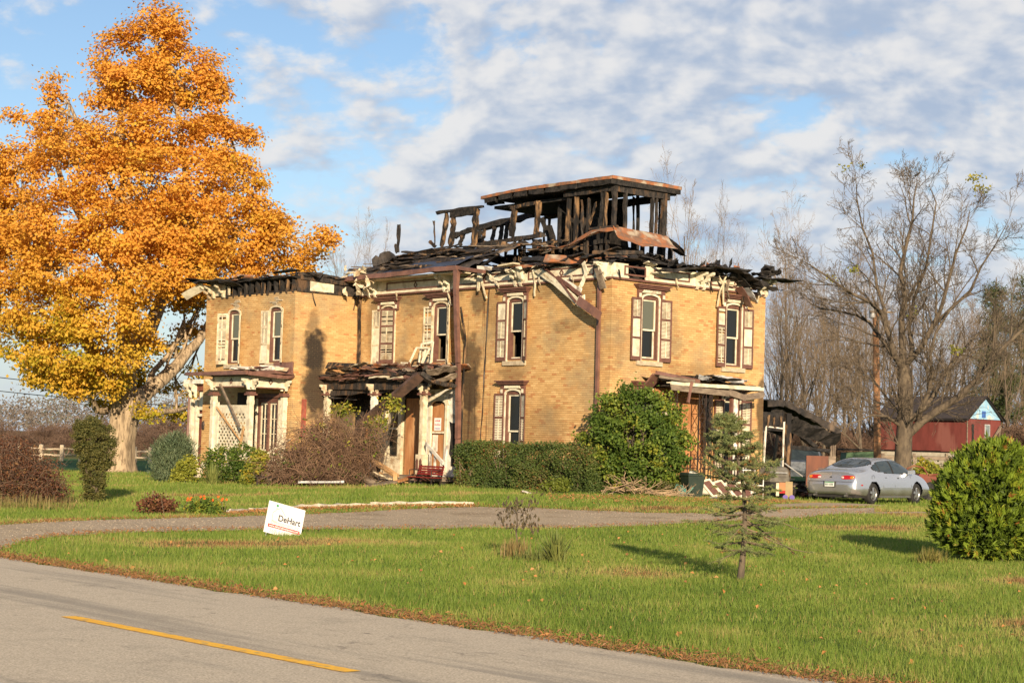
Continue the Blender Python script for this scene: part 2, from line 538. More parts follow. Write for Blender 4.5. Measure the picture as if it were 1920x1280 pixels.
def lawn_mat():
    m, t, b = base_mat('lawn_soil_and_grass')
    co = nn(t, 'ShaderNodeTexCoord').outputs['Object']
    n1 = nn(t, 'ShaderNodeTexNoise', {'Vector': co, 'Scale': 0.45, 'Detail': 6.0, 'Roughness': 0.65}).outputs[0]
    n2 = nn(t, 'ShaderNodeTexNoise', {'Vector': co, 'Scale': 9.0, 'Detail': 5.0, 'Roughness': 0.7}).outputs[0]
    g = mixc(t, n2, (0.060, 0.105, 0.018), (0.125, 0.165, 0.034))
    c = mixc(t, smooth(t, n1, 0.50, 0.70), g, (0.155, 0.125, 0.045))
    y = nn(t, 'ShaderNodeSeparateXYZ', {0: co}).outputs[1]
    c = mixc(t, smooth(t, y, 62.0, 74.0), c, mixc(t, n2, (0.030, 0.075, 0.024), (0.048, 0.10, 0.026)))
    c = mixc(t, smooth(t, y, 118.0, 128.0), c, mixc(t, n1, (0.11, 0.13, 0.035), (0.14, 0.11, 0.045)))
    t.links.new(c, b.inputs['Base Color'])
    b.inputs['Roughness'].default_value = 0.95
    b.inputs['Specular IOR Level'].default_value = 0.1
    bp = nn(t, 'ShaderNodeBump', {'Strength': 0.6, 'Distance': 0.05, 'Height': n2})
    t.links.new(bp.outputs[0], b.inputs['Normal'])
    return m


def ground_sheet():
    xs = np.unique(np.concatenate([np.linspace(-1500, -60, 16), np.linspace(-60, 60, 121), np.linspace(60, 1500, 16)]))
    ys = np.unique(np.concatenate([np.linspace(-300, 0, 8), np.linspace(0, 110, 111), np.linspace(110, 400, 40), np.linspace(400, 3000, 14)]))
    X, Y = np.meshgrid(xs, ys)
    Z = gz(X, Y)
    nx, ny = len(xs), len(ys)
    idx = np.arange(nx * ny).reshape(ny, nx)
    f = np.stack([idx[:-1, :-1], idx[:-1, 1:], idx[1:, 1:], idx[1:, :-1]], -1).reshape(-1, 4)
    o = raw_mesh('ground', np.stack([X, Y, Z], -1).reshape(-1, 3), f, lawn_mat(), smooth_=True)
    tag(o, kind='structure')


def asphalt_mat():
    m, t, b = base_mat('worn_asphalt')
    co = nn(t, 'ShaderNodeTexCoord').outputs['Object']
    rot = nn(t, 'ShaderNodeVectorRotate', {0: co, 3: R(-130.5)}, rotation_type='Z_AXIS').outputs[0]
    lane = nn(t, 'ShaderNodeMapping', {0: rot, 3: (0.10, 1.6, 1)}).outputs[0]
    n1 = nn(t, 'ShaderNodeTexNoise', {'Vector': lane, 'Scale': 1.0, 'Detail': 4.0, 'Roughness': 0.6}).outputs[0]
    n2 = nn(t, 'ShaderNodeTexNoise', {'Vector': co, 'Scale': 60.0, 'Detail': 4.0, 'Roughness': 0.75}).outputs[0]
    n3 = nn(t, 'ShaderNodeTexNoise', {'Vector': co, 'Scale': 1.6, 'Detail': 6.0, 'Roughness': 0.7}).outputs[0]
    c = mixc(t, smooth(t, n2, 0.3, 0.7), (0.33, 0.27, 0.195), (0.68, 0.575, 0.43))
    c = mixc(t, mth(t, 'MULTIPLY', smooth(t, n1, 0.50, 0.66), 0.55), c, (0.20, 0.18, 0.15))
    c = mixc(t, mth(t, 'MULTIPLY', smooth(t, n3, 0.50, 0.72), 0.30), c, (0.20, 0.17, 0.13))
    sp = nn(t, 'ShaderNodeTexNoise', {'Vector': nn(t, 'ShaderNodeMapping', {0: rot, 3: (2.2, 5.5, 1)}).outputs[0], 'Scale': 1.0, 'Detail': 2.0}).outputs[0]
    c = mixc(t, mth(t, 'MULTIPLY', smooth(t, sp, 0.72, 0.76), 0.8), c, (0.05, 0.047, 0.043))
    ck = nn(t, 'ShaderNodeTexVoronoi', {'Vector': nn(t, 'ShaderNodeVectorMath', {0: nn(t, 'ShaderNodeMapping', {0: rot, 3: (.16, .75, 1)}).outputs[0], 1: nn(t, 'ShaderNodeVectorMath', {0: nn(t, 'ShaderNodeTexNoise', {'Vector': co, 'Scale': 3.0, 'Detail': 4.0}).outputs['Color'], 'Scale': .25}, operation='SCALE').outputs[0]}, operation='ADD').outputs[0], 'Scale': 1.0}, feature='DISTANCE_TO_EDGE')
    crack = mth(t, 'MULTIPLY', mth(t, 'MULTIPLY', smooth(t, ck.outputs['Distance'], .012, .003), smooth(t, n3, .50, .62)), .35)
    c = mixc(t, crack, c, (0.06, 0.052, 0.045))
    t.links.new(c, b.inputs['Base Color'])
    b.inputs['Roughness'].default_value = 0.9
    b.inputs['Specular IOR Level'].default_value = 0.2
    bp = nn(t, 'ShaderNodeBump', {'Strength': 0.55, 'Distance': 0.01, 'Height': n2})
    t.links.new(bp.outputs[0], b.inputs['Normal'])
    return m


def rp(t_, n_, z=0.0):
    p = TROAD * t_ + NROAD * n_
    return (p[0], p[1], z)


def strip(name, t0, t1, nfun0, nfun1, z, mats, step=0.15):
    ts = np.arange(t0, t1 + step, step)
    vs, fs = [], []
    for i, tt in enumerate(ts):
        vs += [rp(tt, nfun0(tt), z), rp(tt, nfun1(tt), z)]
        if i:
            fs.append((2 * i - 2, 2 * i - 1, 2 * i + 1, 2 * i))
    mb = MB().add(vs, fs)
    return tag(mb.build(name, mats), kind='structure')


def gravel_mat():
    m, t, b = base_mat('drive_gravel')
    co = nn(t, 'ShaderNodeTexCoord').outputs['Object']
    v = nn(t, 'ShaderNodeTexVoronoi', {'Vector': co, 'Scale': 45.0})
    n1 = nn(t, 'ShaderNodeTexNoise', {'Vector': co, 'Scale': 0.8, 'Detail': 6.0, 'Roughness': 0.65}).outputs[0]
    c = mixc(t, nn(t, 'ShaderNodeSeparateColor', {0: v.outputs['Color']}).outputs[0], (0.31, 0.235, 0.155), (0.46, 0.365, 0.25))
    c = mixc(t, mth(t, 'MULTIPLY', smooth(t, n1, 0.50, 0.68), 0.6), c, (0.20, 0.145, 0.085))
    t.links.new(c, b.inputs['Base Color'])
    b.inputs['Roughness'].default_value = 0.95
    b.inputs['Specular IOR Level'].default_value = 0.15
    bp = nn(t, 'ShaderNodeBump', {'Strength': 0.35, 'Distance': 0.01, 'Height': v.outputs['Distance']})
    t.links.new(bp.outputs[0], b.inputs['Normal'])
    return m


DRIVE_UP = [(-120, 996), (0, 985), (150, 977), (300, 973), (450, 969), (600, 964), (700, 959), (800, 953), (900, 948), (1000, 948), (1150, 952), (1300, 954), (1420, 955), (1500, 954), (1640, 952)]
DRIVE_LO = [(-120, 1052), (0, 1032), (40, 1018), (110, 1006), (250, 999), (420, 995), (560, 994), (700, 993), (850, 992), (950, 990), (1060, 991), (1180, 987), (1300, 981), (1420, 974), (1500, 968), (1640, 960)]


def edge_curve(pts, n, wob):
    xs = np.linspace(pts[0][0], pts[-1][0], n)
    ys = np.interp(xs, [p[0] for p in pts], [p[1] for p in pts])
    ys = ys + wob * (np.sin(xs * 0.13) + np.sin(xs * 0.047 + 1) + rng.normal(0, 0.4, n))
    return np.array([ground(x, y) for x, y in zip(xs, ys)])


def draped(name, up, lo, mats, dz, rows=14):
    vs, fs = [], []
    n = len(up)
    for j in range(rows + 1):
        k = j / rows
        P = up * (1 - k) + lo * k
        z = gz(P[:, 0], P[:, 1]) + dz
        vs.append(np.stack([P[:, 0], P[:, 1], z], -1))
    idx = np.arange((rows + 1) * n).reshape(rows + 1, n)
    f = np.stack([idx[:-1, :-1], idx[:-1, 1:], idx[1:, 1:], idx[1:, :-1]], -1).reshape(-1, 4)
    return tag(raw_mesh(name, np.concatenate(vs), f, mats), kind='structure')


ground_sheet()
ASPHALT = asphalt_mat()
_wob = lambda tt: ROAD_EDGE + 0.05 * math.sin(tt * 1.9) + 0.04 * math.sin(tt * 4.7 + 1) + 0.03 * math.sin(tt * 11.3)
strip('road', -60, 140, lambda tt: ROAD_FAR, _wob, 0.012, ASPHALT)
YELLOW = mat('yellow_road_paint', (0.92, 0.50, 0.015), (0.84, 0.42, 0.018), 5, 0.6, 0.2, c3=(0.45, 0.30, 0.10), s3=9)
for _p in ((-55.0, -51.2), (-39.8, -36), (-24.6, -20.8)):
    pass
_a, _b = flat(148, 1158), flat(652, 1263)
_t0, _t1 = float(_b[:2] @ TROAD), float(_a[:2] @ TROAD)
for k in range(-1, 5):
    t_0, t_1 = _t0 + 15.24 * k, _t1 + 15.24 * k
    mk = lambda s: (lambda tt: ROAD_LINE + s * 0.07 + 0.004 * math.sin(tt * 37))
    strip('road_marking', t_0, t_1, mk(-1), mk(1), 0.017, YELLOW, 0.06)
GRAVEL = gravel_mat()
_up, _lo = edge_curve(DRIVE_UP, 120, 0.35), edge_curve(DRIVE_LO, 120, 0.45)
draped('driveway', _up, _lo, GRAVEL, 0.016)
DRIVE_POLY = [tuple(p[:2]) for p in _up] + [tuple(p[:2]) for p in _lo[::-1]]
_up2 = edge_curve([(1445, 946), (1520, 943), (1600, 944), (1660, 947)], 40, 0.2)
_lo2 = edge_curve([(1445, 952), (1520, 952), (1600, 951), (1660, 949.5)], 40, 0.2)
draped('gravel_patch', _up2, _lo2, GRAVEL, 0.016, 5)
_up3 = edge_curve([(1480, 961), (1600, 960.5), (1780, 960)], 50, 0.15)
_lo3 = edge_curve([(1480, 964.5), (1600, 964), (1780, 962)], 50, 0.15)
draped('gravel_track', _up3, _lo3, GRAVEL, 0.016, 4)
PATCHES = [DRIVE_POLY, [tuple(p[:2]) for p in _up2] + [tuple(p[:2]) for p in _lo2[::-1]], [tuple(p[:2]) for p in _up3] + [tuple(p[:2]) for p in _lo3[::-1]]]
CONCRETE = mat('pale_concrete', (0.52, 0.47, 0.38), (0.40, 0.35, 0.27), 6, 0.85, 0.3)
_ap = MB()
_pts = [flat(x, y) for x, y in [(-140, 1010), (0, 1011), (36, 1016), (26, 1022), (0, 1029), (-140, 1048)]]
_ap.add([(p[0], p[1], 0.024) for p in _pts], [tuple(range(6))])
tag(_ap.build('concrete_apron', CONCRETE), kind='structure')
# low white kerb along the upper side of the drive
_kp = [ground(x, y) for x, y in [(428, 963.5), (470, 960), (520, 957), (560, 954.5), (600, 953.5), (650, 951.5), (700, 950), (760, 948), (820, 946.5), (885, 944.5)]]
_kb = MB()
for i in range(len(_kp) - 1):
    p, q = _kp[i].copy(), _kp[i + 1].copy()
    z0, z1 = gz(p[0], p[1]) + 0.03 + rng.normal(0, 0.008), gz(q[0], q[1]) + 0.03 + rng.normal(0, 0.008)
    _kb.beam((p[0], p[1], z0), (q[0], q[1], z1), 0.12, 0.13, seg=4, jit=0.012)
tag(_kb.build('kerb', CONCRETE), kind='structure')

# ------------------------------------------------------------------ the burnt house
# house-local frame: x runs along the gable side (away to the right), y along the front (away to the left)
HC, HROT = np.array([2.9135, 53.0, 0.0]), R(40.5)
_hb = np.array([math.cos(HROT), math.sin(HROT), 0])
_ha = np.array([-math.sin(HROT), math.cos(HROT), 0])
house = thing('burnt_house', HC, HROT, 'burnt out two storey yellow brick house with charred roof lantern and cream shutters', 'house')
LA, LB, WX, WY = 12.8, 6.81, -2.66, 18.6       # front length, side length, wing face, wing end
ZT = 6.66                                     # top of the brick


def hA(px, py, v=0.0):
    d = ray(px, py)
    t = (HC + v * _hb - CAM).dot(_hb) / d.dot(_hb)
    P = CAM + d * t - HC
    return np.array([v, P.dot(_ha), P[2]])


def hB(px, py, u=0.0):
    d = ray(px, py)
    t = (HC + u * _ha - CAM).dot(_ha) / d.dot(_ha)
    P = CAM + d * t - HC
    return np.array([P.dot(_hb), u, P[2]])


def to_world(p):
    return HC + _hb * p[0] + _ha * p[1] + np.array([0, 0, p[2]])


class Face:
    """a wall plane: s along it, d outwards"""
    def __init__(self, kind, c):
        self.k, self.c = kind, c

    def pt(self, s, d, z):
        return (self.c - d, s, z) if self.k == 'A' else (s, self.c - d, z)

    def box(self, mb, s0, s1, d0, d1, z0, z1, mi=0):
        a, b = self.pt(s0, d0, z0), self.pt(s1, d1, z1)
        return mb.box(a[0], b[0], a[1], b[1], z0, z1, mi)

    def poly(self, mb, pts, d0, d1, mi=0):
        """pts in (s, z)"""
        n = len(pts)
        vs = [self.pt(s, d0, z) for s, z in pts] + [self.pt(s, d1, z) for s, z in pts]
        fs = [tuple(range(n)), tuple(range(2 * n - 1, n - 1, -1))] + [(k, (k + 1) % n, n + (k + 1) % n, n + k) for k in range(n)]
        return mb.add(vs, fs, mi)


FA, FB, FW, FS = Face('A', 0.0), Face('B', 0.0), Face('A', WX), Face('B', LA)
OW = 0.74
UP_Z, UP_T, LOW_Z, LOW_T = 4.30, 6.27, 0.95, 3.36
WIN = [(FA, 4.32, UP_Z, UP_T), (FA, 8.12, UP_Z, UP_T), (FA, 11.02, UP_Z, UP_T), (FA, 4.32, LOW_Z, LOW_T),
       (FB, 1.60, UP_Z, UP_T), (FB, 5.31, UP_Z, UP_T), (FB, 1.60, LOW_Z, LOW_T), (FB, 5.31, LOW_Z, LOW_T),
       (FW, 16.62, UP_Z - 0.05, UP_T - 0.1), (FW, 13.92, UP_Z - 0.05, UP_T - 0.1)]
EXTRA = [(FA, 7.55, 8.55, 0.6, 3.1), (FA, 10.05, 10.95, 0.55, 3.2), (FB, 2.75, 4.05, 0.55, 3.25), (FW, 13.55, 14.85, 0.75, 3.15)]


def wall_panel(mb, F, s0, s1, z0, z1, holes, th=0.30):
    ss = sorted({s0, s1, *[h[0] for h in holes], *[h[1] for h in holes]})
    zs = sorted({z0, z1, *[h[2] for h in holes], *[h[3] for h in holes]})
    for i in range(len(ss) - 1):
        for j in range(len(zs) - 1):
            cs, cz = (ss[i] + ss[i + 1]) / 2, (zs[j] + zs[j + 1]) / 2
            if any(h[0] < cs < h[1] and h[2] < cz < h[3] for h in holes):
                continue
            mb.add([F.pt(s, -.008, z) for s, z in ((ss[i], zs[j]), (ss[i + 1], zs[j]), (ss[i + 1], zs[j + 1]), (ss[i], zs[j + 1]))], [(0, 1, 2, 3)])
            mb.add([F.pt(s, -th, z) for s, z in ((ss[i], zs[j]), (ss[i + 1], zs[j]), (ss[i + 1], zs[j + 1]), (ss[i], zs[j + 1]))], [(0, 1, 2, 3)], 1)
    for h in holes:
        for (sa, za), (sb, zb) in (((h[0], h[2]), (h[0], h[3])), ((h[1], h[2]), (h[1], h[3])), ((h[0], h[2]), (h[1], h[2])), ((h[0], h[3]), (h[1], h[3]))):
            mb.add([F.pt(sa, 0, za), F.pt(sb, 0, zb), F.pt(sb, -th, zb), F.pt(sa, -th, za)], [(0, 1, 2, 3)])
    mb.add([F.pt(s0, 0, z1), F.pt(s1, 0, z1), F.pt(s1, -th, z1), F.pt(s0, -th, z1)], [(0, 1, 2, 3)])


def holes_of(F):
    return [(s - OW / 2, s + OW / 2, z0, z1) for (f, s, z0, z1) in WIN if f is F] + [e[1:] for e in EXTRA if e[0] is F]


def brick_boxes(F, s0, s1, z0, z1, holes, run0):
    """every brick of a wall face as (sa, sb, za, zb); run0: run = s + run0"""
    out = []
    r = int(math.floor((z0 + 20 * BR_H) / BR_H))
    while (r - 20) * BR_H < z1 - .02:
        za, zb = (r - 20) * BR_H + .0042, (r - 19) * BR_H - .0042
        sh = .5 * (r % 2)
        c = int(math.floor((s0 + run0) / BR_W + sh)) - 1
        zc = (za + zb) / 2
        cut = [h for h in holes if h[2] < zc < h[3]]
        while True:
            a = (c - sh) * BR_W + .0048 - run0
            b_ = (c + 1 - sh) * BR_W - .0048 - run0
            c += 1
            if a >= s1:
                break
            a, b_ = max(a, s0), min(b_, s1)
            iv = [(a, b_)]
            for h in cut:
                nv = []
                for (p, q) in iv:
                    if q <= h[0] or p >= h[1]:
                        nv.append((p, q))
                    else:
                        nv += [(p, h[0])] if p < h[0] else []
                        nv += [(h[1], q)] if q > h[1] else []
                iv = nv
            out += [(p, q, max(za, z0), min(zb, z1)) for p, q in iv if q - p > .012]
        r += 1
    return out


def lay_bricks(wall, F, s0, s1, z0, z1, holes, run0, n_single):
    bx = brick_boxes(F, s0, s1, z0, z1, holes, run0)
    single = sorted([k for k, q in enumerate(bx) if q[1] - q[0] > .19 and 3.2 < q[2] < 6.5], key=lambda k: bx[k][0])[:n_single]
    one = set(single)
    V, Fc = [], []
    quads = np.array([(0, 1, 2, 3), (0, 4, 5, 1), (1, 5, 6, 2), (2, 6, 7, 3), (3, 7, 4, 0)])
    for k, (a, b_, za, zb) in enumerate(bx):
        d = .0015 * math.sin(k * 12.9898) + .0012 * math.sin(k * 4.7)
        tl = .0016 * math.sin(k * 7.13)
        P = [F.pt(a, d + tl, za), F.pt(b_, d - tl, za), F.pt(b_, d - tl, zb), F.pt(a, d + tl, zb), F.pt(a, -.02, za), F.pt(b_, -.02, za), F.pt(b_, -.02, zb), F.pt(a, -.02, zb)]
        if k in one:
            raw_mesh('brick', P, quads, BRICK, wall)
        else:
            Fc.append(quads + len(V))
            V += P
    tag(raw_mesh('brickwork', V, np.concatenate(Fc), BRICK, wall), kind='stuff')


for nm, F, s0, s1, run0, ns_ in (('front_wall', FA, 0.0, LA, 0.0, 150), ('side_wall', FB, 0.0, LB, 0.0, 150), ('wing_wall', FW, LA, WY, WX, 0), ('wing_side_wall', FS, WX, 0.0, LA, 0)):
    mb = MB()
    wall_panel(mb, F, s0, s1, -0.3, ZT, holes_of(F))
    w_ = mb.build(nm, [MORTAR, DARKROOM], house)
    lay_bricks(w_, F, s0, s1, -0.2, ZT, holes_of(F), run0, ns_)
mb = MB()        # the walls that face away
mb.add([(LB, 0, -.3), (LB, WY, -.3), (LB, WY, ZT), (LB, 0, ZT)], [(0, 1, 2, 3)])
mb.add([(LB, WY, -.3), (WX, WY, -.3), (WX, WY, ZT), (LB, WY, ZT)], [(0, 1, 2, 3)])
mb.build('back_wall', MORTAR, house)
mb = MB()
mb.box(0.75, LB - 0.4, 0.75, WY - 0.4, -0.2, ZT + 0.25)
mb.box(WX + 0.75, 0.8, LA + 0.75, WY - 0.4, -0.2, ZT + 0.25)
mb.box(0.3, LB - 0.01, 0.3, WY - 0.3, ZT + 0.02, ZT + 0.12)
mb.box(WX + 0.3, 0.4, LA + 0.3, WY - 0.3, ZT + 0.02, ZT + 0.12)
mb.box(0.28, LB - 0.3, 0.28, WY - 0.3, 3.75, 3.95)
mb.box(WX + 0.28, 0.4, LA + 0.28, WY - 0.3, 3.75, 3.95)
mb.build('interior', DARKROOM, house)


def arc_pts(s, hw, z_spring, rise, n=9):
    return [(s + hw * math.cos(math.pi * (1 - k / (n - 1))), z_spring + rise * math.sin(math.pi * k / (n - 1)) ** 0.8) for k in range(n)]


def shutter_mesh(F, s_in, side, z0, z1, ang, broken=0.0, w=0.45, burnt=False):
    """hinge at s_in; side +1/-1 gives the way it folds back; ang: lift off the wall"""
    frame, slat = MB(), MB()
    ca, sa = math.cos(ang), math.sin(ang)

    def P(a, d, z):      # a along the shutter, d its thickness
        return F.pt(s_in + side * (a * ca - d * sa * 0), 0.035 + a * sa + d, z)

    def bx(mb, a0, a1, d0, d1, za, zb, mi=0):
        mb.hexa([P(a0, d0, za), P(a1, d0, za), P(a1, d1, za), P(a0, d1, za), P(a0, d0, zb), P(a1, d0, zb), P(a1, d1, zb), P(a0, d1, zb)], mi)
    H = z1 - z0
    st = 0.05
    bx(frame, 0, st, 0, .035, z0, z1)
    bx(frame, w - st, w, 0, .035, z0, z1)
    rails = [(0, .12), (H * .345, H * .345 + .06), (H * .665, H * .665 + .06), (H - .06, H)]
    for r0, r1 in rails:
        bx(frame, st, w - st, .002, .033, z0 + r0, z0 + r1)
    for (ra, rb) in zip(rails[:-1], rails[1:]):
        za, zb = z0 + ra[1], z0 + rb[0]
        closed = rng.random() < 0.22
        n = 13
        for k in range(n):
            if rng.random() < broken:
                continue
            zc = za + (k + .5) * (zb - za) / n
            hh = (zb - za) / n * (.60 if closed else .33)
            tl = .004 if closed else .014
            slat.add([P(st, .016 - tl, zc + hh), P(w - st, .016 - tl, zc + hh), P(w - st, .016 + tl, zc - hh), P(st, .016 + tl, zc - hh)], [(0, 1, 2, 3)])
        if not closed:
            bx(slat, w / 2 - .012, w / 2 + .012, .03, .045, za + .02, zb - .02)
    return frame, slat


def make_window(F, s, z0, z1, hood=True, shutters=((1, 0.06, 0), (-1, 0.32, 0)), open_low=False, curtain=False, burnt=False, sill=True, ftop=None):
    w = part_of('window', house)
    hw = OW / 2
    zs = z1 - 0.16                     # spring of the arch
    fr = MB()
    for sg in (-1, 1):
        F.box(fr, s + sg * hw, s + sg * (hw - .07), -.17, .012, z0, zs + .02)
    F.box(fr, s - hw + .07, s + hw - .07, -.17, .010, z0, z0 + .05)
    pts = [(s - hw, zs + .02), (s - hw, z1), (s + hw, z1), (s + hw, zs + .02)]
    F.poly(fr, pts, -.17, -.02)
    fr.build('frame', BROWN, w)
    tr = MB()
    for sg in (-1, 1):
        F.box(tr, s + sg * (hw - .01), s + sg * (hw + .05), .001, .05, z0 - .03, zs)
    ap = arc_pts(s, hw + .05, zs, .20)
    ip = arc_pts(s, hw - .015, zs, .145)
    for k in range(len(ap) - 1):
        F.poly(tr, [ap[k], ap[k + 1], ip[k + 1], ip[k]], .002, .055)
    tr.build('arch_trim', CREAM2 if not burnt else CREAM, w)
    sa = MB()
    g0, g1 = s - hw + .07, s + hw - .07
    zb, zm, zt = z0 + .05, z0 + .05 + (zs - z0 - .05) * .475, zs + .02
    for za, zc, dd in ((zm, zt, -.10),) + (() if open_low else ((zb, zm + .04, -.145),)):
        F.box(sa, g0, g0 + .05, dd, dd + .04, za, zc)
        F.box(sa, g1 - .05, g1, dd, dd + .04, za, zc)
        F.box(sa, g0 + .05, g1 - .05, dd + .002, dd + .038, za, za + .05)
        F.box(sa, g0 + .05, g1 - .05, dd + .002, dd + .038, zc - .05, zc)
    if open_low:
        F.box(sa, g0, g0 + .03, -.145, -.105, zb, zm)
        F.box(sa, g0, g1, -.146, -.105, zb, zb + .045)
    sa.build('sash', CREAM2, w)
    for za, zc, dd in ((zm + .05, zt - .05, -.085),) + (() if open_low else ((zb + .05, zm, -.13),)):
        pn = MB()
        pn.add([F.pt(g0 + .05, dd, za), F.pt(g1 - .05, dd, za), F.pt(g1 - .05, dd, zc), F.pt(g0 + .05, dd, zc)], [(0, 1, 2, 3)])
        pn.build('pane', GLASS_W if (curtain and za > zb + .3) else GLASS, w)
    if sill:
        sl = MB()
        F.box(sl, s - hw - .17, s + hw + .17, -.05, .07, z0 - .17, z0 - .035)
        sl.build('sill', STONE, w)
    if hood:
        hd = MB()
        ht = ftop or z1 + .29
        F.box(hd, s - hw - .20, s + hw + .20, .0, .07, z1 + .09, ht - .07)
        for k, (dz, pr) in enumerate(((.0, .20), (-.045, .15), (-.085, .11))):
            F.box(hd, s - hw - .14 - pr, s + hw + .14 + pr, .0, .04 + pr, ht + dz - .045, ht + dz)
        for sg in (-1, 1):
            F.box(hd, s + sg * (hw + .06), s + sg * (hw + .20), .0, .085, z1 - .16, z1 + .088)
        hd.build('hood', BROWN, w)
        dn = MB()
        n = 11
        for k in range(n):
            c = s - hw + .03 + (2 * hw - .06) * k / (n - 1)
            F.box(dn, c - .018, c + .018, .03, .105, z1 + .065, z1 + .125)
        F.box(dn, s - hw - .02, s + hw + .02, .02, .085, z1 + .045, z1 + .068)
        for sg in (-1, 1):
            F.box(dn, s + sg * (hw + .085), s + sg * (hw + .175), .02, .10, z1 - .10, z1 + .02)
        dn.build('dentils', CREAM2, w)
    for (side, ang, brk) in shutters:
        if side is None:
            continue
        f_, s_ = shutter_mesh(F, s + side * (hw + .03), side, z0 - .03, zs + .04, ang, brk)
        sh = f_.build('shutter_frame', BROWN if not burnt else CREAM, w)
        s_.build('shutter_slats', CREAM2, w)
    return w


# s grows to the left on the front, to the right on the side
make_window(FA, 4.32, UP_Z, UP_T, open_low=True, shutters=((1, 0.05, 0), (-1, 0.45, 0)))
make_window(FA, 8.12, UP_Z, UP_T, open_low=True, shutters=((1, 0.05, .45), (-1, 0.55, .1)), burnt=True)
make_window(FA, 11.02, UP_Z, UP_T, shutters=((1, 0.05, 0), (None, 0, 0)), burnt=True)
make_window(FA, 4.32, LOW_Z, LOW_T, shutters=((1, 0.05, 0), (-1, 0.40, 0)))
make_window(FB, 1.60, UP_Z, UP_T, shutters=((-1, 0.10, 0), (1, 0.10, 0)), curtain=True)
make_window(FB, 5.31, UP_Z, UP_T, shutters=((-1, 0.14, .1), (1, 0.08, 0)))
make_window(FB, 1.60, LOW_Z, LOW_T, shutters=((-1, 0.06, 0), (1, 0.06, 0)))
make_window(FB, 5.31, LOW_Z, LOW_T, shutters=((-1, 0.08, 0), (1, 0.08, 0)))
make_window(FW, 16.62, UP_Z - .05, UP_T - .1, hood=False, shutters=((1, 0.35, .1), (-1, 0.5, .2)), burnt=True, curtain=True)
make_window(FW, 13.92, UP_Z - .05, UP_T - .1, hood=False, shutters=((1, 0.06, 0), (-1, 0.5, .05)), burnt=True, curtain=True)
# shutter swung across the third upper window of the front
f_, s_ = shutter_mesh(FA, 11.02 - OW / 2 - .02, 1, UP_Z, UP_T - .1, 0.16, .12, w=.66)
sh = part_of('closed_shutter', house)
f_.build('shutter_frame', BROWN, sh)
s_.build('shutter_slats', CREAM, sh)

# ---- cornice
def bracket(mb, F, s, z=7.12, h=.52, pr=.5, w=.10, mi=0):
    prof = [(0, 0), (pr, 0), (pr, -.07), (pr * .86, -.12), (pr * .70, -.12), (pr * .62, -.17), (pr * .60, -.25), (pr * .44, -.30),
            (pr * .30, -.29), (pr * .26, -.36), (pr * .30, -h * .82), (pr * .18, -h), (0, -h)]
    vs = [F.pt(s - w / 2, d, z + q) for d, q in prof] + [F.pt(s + w / 2, d, z + q) for d, q in prof]
    n = len(prof)
    mb.add(vs, [tuple(range(n)), tuple(range(2 * n - 1, n - 1, -1))] + [(k, (k + 1) % n, n + (k + 1) % n, n + k) for k in range(n)], mi)


def diamond(mb, F, s, z, d, r=.12):
    o = [(s - r * .8, z), (s, z + r), (s + r * .8, z), (s, z - r)]
    i = [(s - r * .45, z), (s, z + r * .58), (s + r * .45, z), (s, z - r * .58)]
    for k in range(4):
        F.poly(mb, [o[k], o[(k + 1) % 4], i[(k + 1) % 4], i[k]], d, d + .02)


def frieze(F, s0, s1, panels, brackets, diamonds, name='frieze', zt=7.12, gaps=()):
    fz = part_of(name, house)
    mb = MB()
    x = s0
    for g0, g1 in list(gaps) + [(s1, s1)]:
        if g0 > x:
            F.box(mb, x, g0, .001, .035, ZT + .03, zt)
            F.box(mb, x, g0, .001, .075, ZT + .03, ZT + .085)
        x = g1
    mb.build('frieze_board', CREAM2, fz)
    mb = MB()
    F.box(mb, s0, s1, .001, .09, ZT - .03, ZT + .028)
    for a, b in panels:
        z0, z1 = ZT + .12, zt - .05
        t_ = .045
        F.box(mb, a, b, .036, .058, z0, z0 + t_)
        F.box(mb, a, b, .036, .058, z1 - t_, z1)
        F.box(mb, a, a + t_, .036, .059, z0 + t_, z1 - t_)
        F.box(mb, b - t_, b, .036, .059, z0 + t_, z1 - t_)
    for s in diamonds:
        diamond(mb, F, s, (ZT + .07 + zt) / 2, .036)
    mb.build('moulding', BROWN, fz)
    for s in brackets:
        mb = MB()
        bracket(mb, F, s, zt)
        mb.build('bracket', CREAM2, fz)
    return fz


frieze(FA, 0.0, 12.75, [(.75, 3.75), (4.55, 7.35), (8.15, 11.15)], [.25, 4.05, 4.3, 7.65, 7.9, 11.75, 12.1], [2.2, 5.9, 9.52])
frieze(FB, 0.0, 6.81, [(.45, 1.35), (1.7, 3.25), (4.2, 6.3)], [3.55, 3.85, 6.45, 6.72], [5.35], gaps=((0.62, 1.35), (6.12, 6.4)))

# eaves that still hold, with the brown gutter
mb = MB()
mb.box(-.66, 0, 6.5, 12.75, 7.121, 7.16)
mb.build('soffit', CREAM, house)
mb = MB()
gp = [(-.72, 12.85, 7.20), (-.71, 11.6, 7.24), (-.72, 10.2, 7.22), (-.70, 8.8, 7.25), (-.74, 7.6, 7.27), (-.76, 6.9, 7.26), (-.74, 6.42, 7.25)]
for p, q in zip(gp[:-1], gp[1:]):
    mb.beam(p, q, .13, .15, seg=2, jit=.007)
mb.beam((-.74, 6.42, 7.26), (-.62, 5.2, 7.06), .12, .12, seg=4, jit=.012)
mb.beam((-.66, 6.9, 7.2), (-.6, 6.3, 7.1), .2, .03, seg=2, jit=.01)
mb.build('gutter', BROWN_M, house)
mb = MB()
dp = [(-.73, 6.52, 7.22), (-.70, 6.50, 6.4), (-.64, 6.48, 5.4), (-.56, 6.46, 4.2), (-.50, 6.47, 3.0), (-.44, 6.50, 1.8), (-.42, 6.52, .9)]
